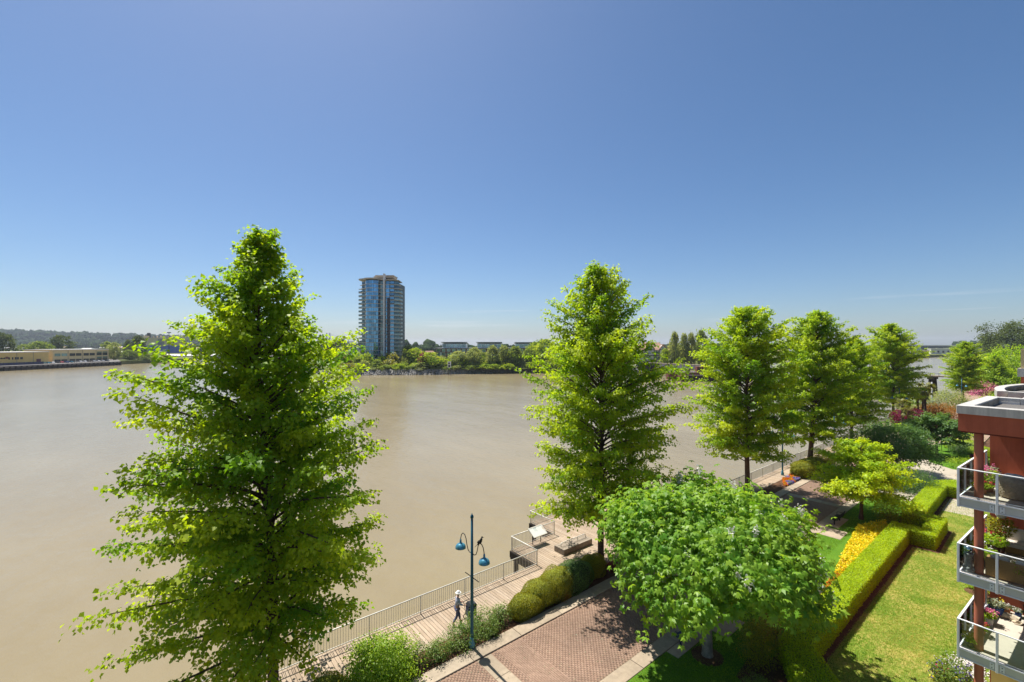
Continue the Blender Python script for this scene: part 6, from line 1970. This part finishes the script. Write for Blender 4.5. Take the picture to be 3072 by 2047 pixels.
for k in range(3):
    MB().box(9.6 + k * 1.9, 10.8 + k * 1.9, 0.5, 0.58, 4.5, 5.9).build('window', 'dark_window', hut)

# --- concrete road bridge in the distance, and the cable-stayed towers
HB = empty('road_bridge', (0, 0, 0), 0, 'long grey concrete road bridge on tall piers far down the river', 'bridge')
pa, pb = Vector((*bearing(2400, 1150), 0)), Vector((*bearing(3100, 820), 0))
d_ = (pb - pa).normalized(); n_ = Vector((-d_.y, d_.x, 0)); LL = (pb - pa).length


def hbox(mb, s0, s1, o0, o1, z0, z1):
    vs = [pa + d_ * s + n_ * o + Vector((0, 0, z)) for z in (z0, z1) for o in (o0, o1) for s in (s0, s1)]
    return mb.add(vs, [(0, 2, 3, 1), (4, 5, 7, 6), (0, 1, 5, 4), (2, 6, 7, 3), (0, 4, 6, 2), (1, 3, 7, 5)])


paint('deck_dark', (0.09, 0.10, 0.12), 0.85, scale=0.05)
hbox(MB(), 0, LL, -9, 9, 9.0, 14.0).build('deck', 'deck_dark', HB)
hbox(MB(), 0, LL, -9.3, -9.02, 13.2, 15.0).build('barrier', 'tower_concrete', HB)
for f in (0.12, 0.3, 0.44, 0.56, 0.68, 0.74, 0.8, 0.86, 0.92, 0.97):
    s = f * LL
    pr_ = hbox(MB(), s - 2.2, s + 2.2, -4, 4, WZ - 1, 8.99).build('pier', 'bridge_concrete', HB)
    if f < 0.5:
        vs = [pa + d_ * (s + a) + n_ * o + Vector((0, 0, z)) for o in (-6, 6) for a, z in ((-38, 8.98), (-6, 5.0), (6, 5.0), (38, 8.98))]
        MB().add(vs, [(0, 1, 2, 3), (7, 6, 5, 4), (0, 4, 5, 1), (1, 5, 6, 2), (2, 6, 7, 3), (3, 7, 4, 0)]).build('haunch', 'deck_dark', pr_)
CB = far_site('cable_bridge', 985, 3600, 0, 'far cable-stayed bridge with H-shaped tower beyond the low sheds near the glass tower', 'bridge')
for x in (-12, 12):
    MB().box(x - 3.5, x + 3.5, -4, 4, -3, 112).build('tower_leg', 'bridge_concrete', CB)
MB().box(-9, 9, -3, 3, 60, 66).build('cross_beam', 'bridge_concrete', CB)
MB().box(-9, 9, -3, 3, 22, 27).build('cross_beam', 'bridge_concrete', CB)
MB().box(0, 560, -6, 6, 38, 44).build('deck', 'bridge_concrete', CB)
for k in range(5):
    MB().tube([(0, 0, 108 - k * 6), (240 - k * 42, 0, 44)], 0.6, 4).build('cable', 'bridge_concrete', CB)

# --- white offices and sheds by the far right shore
for px0, px1, dp, h, mt, lab in ((2735, 2748, 600, 10, 'tower_white', 'white office building on the distant shore under the road bridge'), (2749, 2760, 604, 11, 'house_glass', 'blue-grey office building on the distant shore under the road bridge'),
                                 (2762, 2784, 640, 6.5, 'cream_light', 'long cream shed on the distant shore'), (2800, 2845, 700, 8, 'roof_white', 'pale warehouse on the distant shore below the bridge'), (2925, 3030, 760, 5, 'roof_white', 'long pale warehouse beside the distant barges')):
    k = dp / FPX
    wd_ = (px1 - px0) * k
    r = far_site('shore_building', (px0 + px1) / 2, dp, 0.8, lab, 'building', 'buildings on the distant shore', R(-25))
    MB().box(-wd_ / 2, wd_ / 2, 0, 14, -1, h).build('wall', mt, r)
    MB().box(-wd_ / 2 - 0.4, wd_ / 2 + 0.4, -0.4, 14.4, h, h + 0.7).build('roof', 'roof_white', r)
    m = max(2, int(wd_ / 5))
    for j in range(m):
        x = -wd_ / 2 + wd_ * (j + 0.5) / m
        MB().box(x - 1.2, x + 1.2, -0.15, 0.05, h * 0.3, h * 0.7).build('window', 'dark_window', r)
for px, dp, mt, lab in ((2925, 690, 'rust_red', 'rust red barge at the distant shore'), (2960, 680, 'black', 'dark barge at the distant shore'), (3010, 675, 'maroon', 'maroon workboat at the distant shore'), (3030, 672, 'white_paint', 'white workboat at the distant shore')):
    r = far_site('work_barge', px, dp, WZ, lab, 'barge', 'barges at the distant shore', R(-30))
    MB().add([(-9, -3, -0.5), (9, -3, -0.5), (9, 3, -0.5), (-9, 3, -0.5), (-10.5, -3.4, 2), (11, -3.4, 2), (11, 3.4, 2), (-10.5, 3.4, 2)], [(0, 1, 5, 4), (1, 2, 6, 5), (2, 3, 7, 6), (3, 0, 4, 7), (4, 5, 6, 7), (3, 2, 1, 0)]).build('hull', mt, r)
    MB().box(-7, -2, -2, 2, 2.02, 4.6).build('deckhouse', 'white_paint', r)
    MB().tube([(3, 0, 2), (4.5, 0, 8)], 0.25, 5).build('boom', 'rust_red', r)

# day mark on the rocks
dm = far_site('day_mark', 1348, 262, -0.5, 'black and white channel marker on posts at the rocky bank', 'sign')
MB().box(-1.0, 1.0, -0.1, 0.1, 2.6, 6.2).build('board', 'white_paint', dm)
MB().box(-0.6, 0.6, -0.16, -0.11, 2.9, 4.2).build('black_square', 'black', dm)
MB().box(-0.6, 0.3, -0.16, -0.11, 4.6, 5.6).build('numeral', 'black', dm)
for x in (-0.6, 0.6):
    MB().tube([(x, 0.2, -2.5), (x, 0.2, 2.7)], 0.12, 6).build('post', 'pile_wood', dm)
rm = far_site('channel_post', 1592, 290, -1.5, 'red channel post standing before the bank poplars', 'post')
MB().box(-0.6, 0.6, -0.3, 0.3, 0.5, 4.8).build('board', 'rust_red', rm)
MB().tube([(0, 0.4, -2), (0, 0.4, 1)], 0.2, 6).build('pile', 'pile_wood', rm)

# ------------------------------------------------------------------ trees and shrubs across the river
FV = {}


def far_crown(kind, mat, variant=0):
    """unit tree: height 1, half width 1 (scaled per tree)"""
    key = (kind, mat, variant)
    if key in FV:
        return FV[key]
    g = rs(abs(hash((len(kind), len(mat), variant))) % 10000 + variant * 17 + len(FV))
    nc, per = (150, 16) if kind != 'bush' else (80, 12)
    u = g.uniform(0, 1, nc)
    prof = {'round': lambda z: np.sqrt(np.clip(1 - (2 * z - 1) ** 2, 0, 1)) * 0.97 + 0.03, 'poplar': lambda z: np.sin(np.pi * np.clip(z * 0.93 + 0.06, 0, 1)) ** 0.55 * (1 - 0.35 * z), 'cone': lambda z: 1.02 - z, 'bush': lambda z: np.sqrt(np.clip(1 - z * z, 0, 1))}[kind]
    z = u if kind == 'bush' else 0.08 + 0.92 * u
    a = g.uniform(0, 6.283, nc)
    ph = g.uniform(0, 6.28, 4)
    rr_ = prof(u) * np.sqrt(g.uniform(0.35, 1, nc)) * (1 + 0.2 * np.sin(3 * a + ph[0] + 7 * u) + 0.12 * np.sin(5 * a + ph[1] - 9 * u))
    C = np.stack([rr_ * np.cos(a), rr_ * np.sin(a), z], 1)
    idx = np.repeat(np.arange(nc), per)
    n = len(idx)
    sp_ = np.array([0.13, 0.13, 0.035]) if kind != 'bush' else np.array([0.14, 0.14, 0.09])
    P = C[idx] + g.normal(0, 1, (n, 3)) * sp_
    out = np.stack([np.cos(a), np.sin(a), 0.3 + 0 * a], 1)[idx]
    N = UP * 0.7 + out * 0.5 + g.normal(0, 0.4, (n, 3))
    D = g.normal(0, 1, (n, 3)) * np.array([1, 1, 0.6])
    ti = 0.45 + g.normal(0, 0.2, nc)[idx] + g.normal(0, 0.12, n)
    sz = 0.15 if kind != 'bush' else 0.19
    V, Q = leaf_quads(P, unit(D), N, sz * g.uniform(0.7, 1.3, n), sz * 0.85 * g.uniform(0.7, 1.3, n))
    # blades keep their true proportion once the crown is scaled to tree shape
    c4 = np.repeat(P, 4, 0)
    V = c4 + (V - c4) * np.array([1, 1, 0.5 if kind != 'bush' else 0.9])
    FV[key] = np_mesh('crown', V, Q, M[mat], np.repeat(np.clip(ti, 0, 1), 4))
    return FV[key]


trunk_me = MB().tube([(0, 0, -0.03), (0.02, 0, 0.3), (0, 0.02, 0.7)], [0.055, 0.04, 0.02], 6).mesh('trunk', 'bark')
stem_me = MB().tube([(0, 0, -0.1), (0.05, 0, 0.5)], [0.06, 0.03], 5).mesh('stem', 'bark')


def far_tree(name, px, depth, wpx, ytop, mat, lab, grp, kind='round', z0=0.9, variant=0):
    k = depth / FPX
    h = H - (ytop - 1035.0) * k - z0
    w2 = wpx * k / 2
    p = bearing(px, depth)
    r = empty(name, (p[0], p[1], z0), variant * 1.3 + px, lab, 'tree' if kind != 'bush' else 'shrub', grp)
    inst('trunk' if kind != 'bush' else 'stem', trunk_me if kind != 'bush' else stem_me, r, sc3=(h * 0.5, h * 0.5, h))
    inst('crown', far_crown(kind, mat, variant), r, sc3=(w2, w2, h))
    return r


G1 = 'trees on the bank by the tower'
for k, (px, dp, wpx, yt, mt, kd, lab) in enumerate((
        (1377, 285, 56, 1056, 'bank_pale', 'round', 'pale bank tree beside the channel marker'), (1424, 285, 48, 1046, 'bank_pale', 'round', 'pale bank tree second from the channel marker'), (1478, 286, 46, 1040, 'bank_pale', 'poplar', 'pale upright poplar on the rocky bank, first of three'),
        (1511, 290, 42, 1038, 'bank_pale', 'poplar', 'pale upright poplar on the rocky bank, second of three'), (1545, 288, 56, 1042, 'bank_leaf', 'poplar', 'darker broad poplar on the rocky bank, third of three'), (1588, 292, 50, 1050, 'bank_leaf', 'round', 'dark bank tree behind the red channel post'),
        (1634, 310, 76, 1022, 'bank_lime', 'round', 'big fresh green tree above the bank poplars'), (1606, 330, 50, 1030, 'bank_lime', 'round', 'fresh green tree behind the red post'), (1660, 300, 50, 1052, 'bank_pale', 'round', 'pale tree at the end of the rocky bank'),
        (1452, 300, 40, 1060, 'bank_leaf', 'round', 'low dark tree between the pale bank trees'),
        (1292, 278, 70, 1060, 'bank_lime', 'round', 'willowy fresh green tree between tower and brick block'), (1245, 292, 62, 1048, 'bank_lime', 'round', 'yellow-green rounded tree beside the tower'), (1216, 290, 40, 1050, 'bank_leaf', 'cone', 'dark pointed tree at the tower base'),
        (1225, 300, 36, 1040, 'bank_leaf', 'round', 'dark tree close to the tower wall'), (1272, 300, 30, 1056, 'far_leaf', 'cone', 'dark conifer near the brick block'), (1070, 288, 36, 1060, 'gold_leaf', 'round', 'golden tree at the foot of the tower'),
        (1020, 300, 40, 1060, 'bank_lime', 'round', 'bright green tree past the tower'), (1040, 284, 30, 1072, 'crimson_leaf', 'round', 'dark red tree in the shrubs past the tower'), (1168, 292, 26, 1062, 'far_leaf', 'round', 'dark tree against the tower fin'),
        (1268, 276, 24, 1062, 'crimson_leaf', 'round', 'reddish tree beside the willowy one'))):
    far_tree('bank_tree', px, dp, wpx, yt, mt, lab, G1, kd, 1.0, k % 4)
G2 = 'shrubs on the bank below the tower'
g = random.Random(31)
for k in range(54):
    px = 1010 + k * 12.2 + g.uniform(-5, 5)
    row = k % 3
    dp = (266, 272, 282)[row] - max(0, (px - 1300)) * 0.005 + max(0, px - 1040) * 0.035
    yt = (1096, 1083, 1070)[row] + g.uniform(-8, 8)
    mt = g.choice(['bank_pale', 'bank_lime', 'bank_leaf', 'bank_lime', 'bank_pale', 'olive_leaf', 'bank_leaf'])
    if px > 1680:
        break
    hue = {'bank_pale': 'pale grey-green', 'bank_lime': 'fresh lime green', 'bank_leaf': 'mid green', 'olive_leaf': 'yellow-olive'}[mt]
    wh = ('just above the rocks', 'halfway up the bank', 'at the top of the bank')[row] + (' below the tower' if px < 1240 else ' before the brick block' if px < 1460 else ' under the poplars')
    far_tree('bank_shrub', px, dp, g.uniform(34, 58), yt, mt, hue + ' rounded shrub ' + wh, G2, 'bush', 0.6, k % 5)
G3 = 'trees around the quay'
for k, (px, dp, wpx, yt, mt, kd, lab) in enumerate((
        (8, 420, 56, 1003, 'far_leaf', 'round', 'dark tree behind the yellow works building end'), (72, 450, 36, 1036, 'bank_leaf', 'round', 'small green tree over the yellow roof'), (118, 440, 58, 1028, 'bank_leaf', 'round', 'rounded green tree over the yellow roof'),
        (184, 470, 60, 1010, 'far_leaf', 'round', 'big round dark tree behind the two yellow buildings'), (321, 520, 30, 1028, 'bank_leaf', 'round', 'green tree behind the office roof end'), (342, 425, 30, 1030, 'bank_pale', 'round', 'olive pale tree at the end of the quay'),
        (388, 432, 40, 1052, 'bank_leaf', 'round', 'low round green tree beside the quay end'), (415, 450, 48, 1010, 'far_leaf', 'poplar', 'tall dark tree before the ship'), (384, 480, 26, 1022, 'far_leaf', 'poplar', 'slim dark tree beside the tall one before the ship'),
        (440, 440, 34, 1062, 'bank_leaf', 'bush', 'shrub by the depot fence'), (470, 460, 36, 1064, 'bank_lime', 'bush', 'fresh green shrub by the depot fence'), (505, 465, 24, 1066, 'bank_lime', 'bush', 'small fresh shrub below the light mast'),
        (600, 480, 40, 1058, 'bank_leaf', 'bush', 'shrub behind the cabin boat'))):
    far_tree('quay_tree', px, dp, wpx, yt, mt, lab, G3, kd, 0.7, k % 4)
G4 = 'tall poplars by the rail bridge'
for k, (px, dp, wpx, yt, mt, kd, lab) in enumerate((
        (2023, 300, 38, 1002, 'bank_pale', 'poplar', 'pale tall poplar beside the half-timbered house'), (2053, 305, 36, 1006, 'bank_pale', 'poplar', 'pale tall poplar, second by the rail bridge'), (2074, 303, 34, 1004, 'bank_pale', 'poplar', 'pale tall poplar, third by the rail bridge'),
        (2103, 320, 46, 994, 'bank_leaf', 'poplar', 'tallest poplar by the rail bridge'), (1995, 290, 26, 1048, 'bank_lime', 'round', 'small fresh tree at the house corner'), (2040, 330, 30, 1040, 'bank_leaf', 'round', 'low dark tree between the poplars'),
        (1700, 300, 50, 1050, 'bank_leaf', 'round', 'dark tree behind the boardwalk tree'), (1760, 300, 60, 1045, 'bank_lime', 'round', 'green tree behind the boardwalk tree'), (1850, 300, 60, 1048, 'bank_leaf', 'round', 'green tree near the half-timbered house'),
        (2145, 330, 50, 1050, 'bank_leaf', 'round', 'dark tree at the bridge end'), (2180, 420, 60, 1050, 'bank_pale', 'round', 'pale tree past the bridge end'), (2240, 480, 60, 1052, 'bank_leaf', 'round', 'green tree along the distant shore'),
        (2352, 700, 44, 1032, 'far_leaf', 'round', 'dark tree behind the gabled houses'), (2372, 690, 40, 1034, 'far_leaf', 'round', 'second dark tree behind the gabled houses'), (2400, 540, 22, 1054, 'bank_leaf', 'round', 'small tree beside the white house'))):
    far_tree('poplar_tree' if kd == 'poplar' else 'shore_tree', px, dp, wpx, yt, mt, lab, G4, kd, 1.0, k % 4)


# distant woods that read as one mass
def wood(name, lines, n, seed, lab, mat='hill_leaf', size=(5, 9)):
    """lines: (px, depth, ground z, tree height) control points in rows from near to far"""
    g = rs(seed)
    L_ = [np.array(l, float) for l in lines]
    r_ = g.uniform(0, len(L_) - 1.001, n)
    i = r_.astype(int); f = r_ - i
    px = g.uniform(L_[0][0, 0], L_[0][-1, 0], n)

    def at(j, c):
        return np.array([np.interp(x, L_[k][:, 0], L_[k][:, c]) for x, k in zip(px, j)])
    dp = at(i, 1) * (1 - f) + at(i + 1, 1) * f
    z = at(i, 2) * (1 - f) + at(i + 1, 2) * f
    h = (at(i, 3) * (1 - f) + at(i + 1, 3) * f) * g.uniform(0.65, 1.25, n)
    l = (px - 1536) / FPX * dp
    X = dp * math.cos(TH) + l * math.sin(TH)
    Y = dp * math.sin(TH) - l * math.cos(TH)
    t = (1 + 5 ** 0.5) / 2
    ico = np.array([(-1, t, 0), (1, t, 0), (-1, -t, 0), (1, -t, 0), (0, -1, t), (0, 1, t), (0, -1, -t), (0, 1, -t), (t, 0, -1), (t, 0, 1), (-t, 0, -1), (-t, 0, 1)]) / math.sqrt(1 + t * t)
    tri = np.array([(0, 11, 5), (0, 5, 1), (0, 1, 7), (0, 7, 10), (0, 10, 11), (1, 5, 9), (5, 11, 4), (11, 10, 2), (10, 7, 6), (7, 1, 8), (3, 9, 4), (3, 4, 2), (3, 2, 6), (3, 6, 8), (3, 8, 9), (4, 9, 5), (2, 4, 11), (6, 2, 10), (8, 6, 7), (9, 8, 1)])
    con = g.random(n) < 0.35
    wd_ = h * np.where(con, 0.26, 0.5) * g.uniform(0.7, 1.3, n)
    V = ico[None] * (1 + g.normal(0, 0.16, (n, 12, 1)))
    V = V * np.stack([wd_, wd_, h * 0.55], 1)[:, None]
    tp = np.clip((V[..., 2] / (h[:, None] * 0.55) + 1) / 2, 0, 1)
    V[..., :2] *= np.where(con[:, None], 1.15 - tp, 1)[..., None]
    V += np.stack([X, Y, z + h * 0.5], 1)[:, None]
    Q = (tri[None] + (np.arange(n) * 12)[:, None, None]).reshape(-1, 3)
    ti = np.repeat(np.clip(g.normal(0.4, 0.25, n) - 0.2 * con, 0, 1), 12)
    o = link(bpy.data.objects.new(name, np_mesh(name, V.reshape(-1, 3), Q, M[mat], ti)))
    return tag(o, lab, 'woodland', kind='stuff')


paint('forest_floor', (0.02, 0.035, 0.016), 1.0, scale=0.02, spec=0.0)


def hill(name, pts, depth, back, mat='forest_floor'):
    """rounded terrain ridge: pts (px, crest z)"""
    vs, fs = [], []
    for px, z in pts:
        for d, k in ((depth - back, 0.0), (depth - back * 0.55, 0.35), (depth - back * 0.2, 0.8), (depth, 1.0), (depth + back, 0.6)):
            p = bearing(px, d)
            vs.append((p[0], p[1], 0.3 + (z - 0.3) * k))
    n = len(pts)
    for i in range(n - 1):
        for j in range(4):
            a = i * 5 + j
            fs.append((a, a + 5, a + 6, a + 1))
    o = MB().add(vs, fs).build(name, mat, None, True)
    tag(o, kind='structure')


hill('hill', [(-400, 70), (-100, 80), (60, 78), (160, 66), (300, 58), (450, 53), (700, 46), (900, 22), (1150, 10), (1300, 2)], 2300, 900)
wood('hill_forest', [[(-400, 1400, 3, 14), (1300, 1400, 1, 12)], [(-400, 1805, 20, 17), (450, 1805, 15, 16), (900, 1805, 7, 14), (1300, 1805, 1, 12)], [(-400, 2120, 56, 18), (60, 2120, 62, 18), (450, 2120, 42, 18), (900, 2120, 17, 16), (1300, 2120, 2, 12)],
                     [(-400, 2300, 70, 22), (60, 2300, 77, 22), (160, 2300, 66, 22), (450, 2300, 53, 20), (700, 2300, 46, 18), (900, 2300, 22, 16), (1300, 2300, 3, 12)]], 3600, 41, 'dark wooded hillside behind the quay and ship')
wood('shore_woods', [[(600, 900, 1, 12), (1600, 560, 1, 12), (2250, 640, 1, 12)], [(600, 1100, 1, 16), (1200, 800, 1, 24), (1330, 820, 1, 20), (1345, 800, 1, 14), (1600, 760, 1, 15), (2250, 900, 1, 14)]], 420, 42, 'tree belt behind the tower and brick blocks')
wood('distant_woods', [[(1500, 1000, 1, 12), (2300, 900, 1, 12), (2600, 860, 1, 7), (3300, 760, 1, 6)], [(1500, 1500, 1, 15), (2300, 1300, 1, 14), (2600, 1250, 1, 9), (3300, 1100, 1, 9)]], 700, 43, 'low distant woods along the horizon beyond the road bridge')
wood('wooded_rise', [[(2860, 1100, 1, 14), (3300, 1100, 1, 16)], [(2860, 1300, 8, 16), (2960, 1300, 12, 20), (3300, 1300, 18, 22)]], 260, 44, 'wooded rise behind the end of the road bridge')
# scattered house roofs on the hillside and flats
g = random.Random(77)
for k in range(26):
    px = g.uniform(10, 640)
    dp = g.uniform(640, 1350)
    kk = dp / FPX
    wl, rf_ = g.choice([('tower_white', 'white'), ('cream_light', 'cream'), ('tower_concrete', 'grey'), ('brick_red', 'brick')]), g.choice([('roof_white', 'pale'), ('roof_metal', 'dark'), ('roof_tile', 'brown')])
    where = 'far off below the wooded hill' if dp > 1000 else 'in the flats behind the quay'
    r = far_site('hill_house', px, dp, 0.7, 'small ' + wl[1] + ' walled building with a ' + rf_[1] + ' roof ' + where, 'house', 'small buildings below the wooded hill', g.uniform(-0.5, 0.5))
    w_ = g.uniform(6, 16); h_ = g.uniform(5, 8)
    MB().box(-w_, w_, 0, 10, -1, h_).build('wall', wl[0], r)
    MB().add([(-w_ - 1, -1, h_), (w_ + 1, -1, h_), (w_ + 1, 11, h_), (-w_ - 1, 11, h_), (-w_, 5, h_ + 2.5), (w_, 5, h_ + 2.5)], [(0, 1, 5, 4), (1, 2, 5), (2, 3, 4, 5), (3, 0, 4), (3, 2, 1, 0)]).build('roof', rf_[0], r)
# ------------------------------------------------------------------ the air: thin even haze round everything
b = NB('haze_air')
pv = b.n('ShaderNodeVolumePrincipled')
pv.inputs['Color'].default_value = (0.80, 0.88, 1.0, 1)
pv.inputs['Density'].default_value = 0.000085
pv.inputs['Anisotropy'].default_value = 0.2
b.l(pv.outputs[0], b.out.inputs['Volume'])
hz_ = MB().box(-6100, 9100, -6100, 9100, -8, 126).build('haze', b.m)
tag(hz_, kind='stuff')
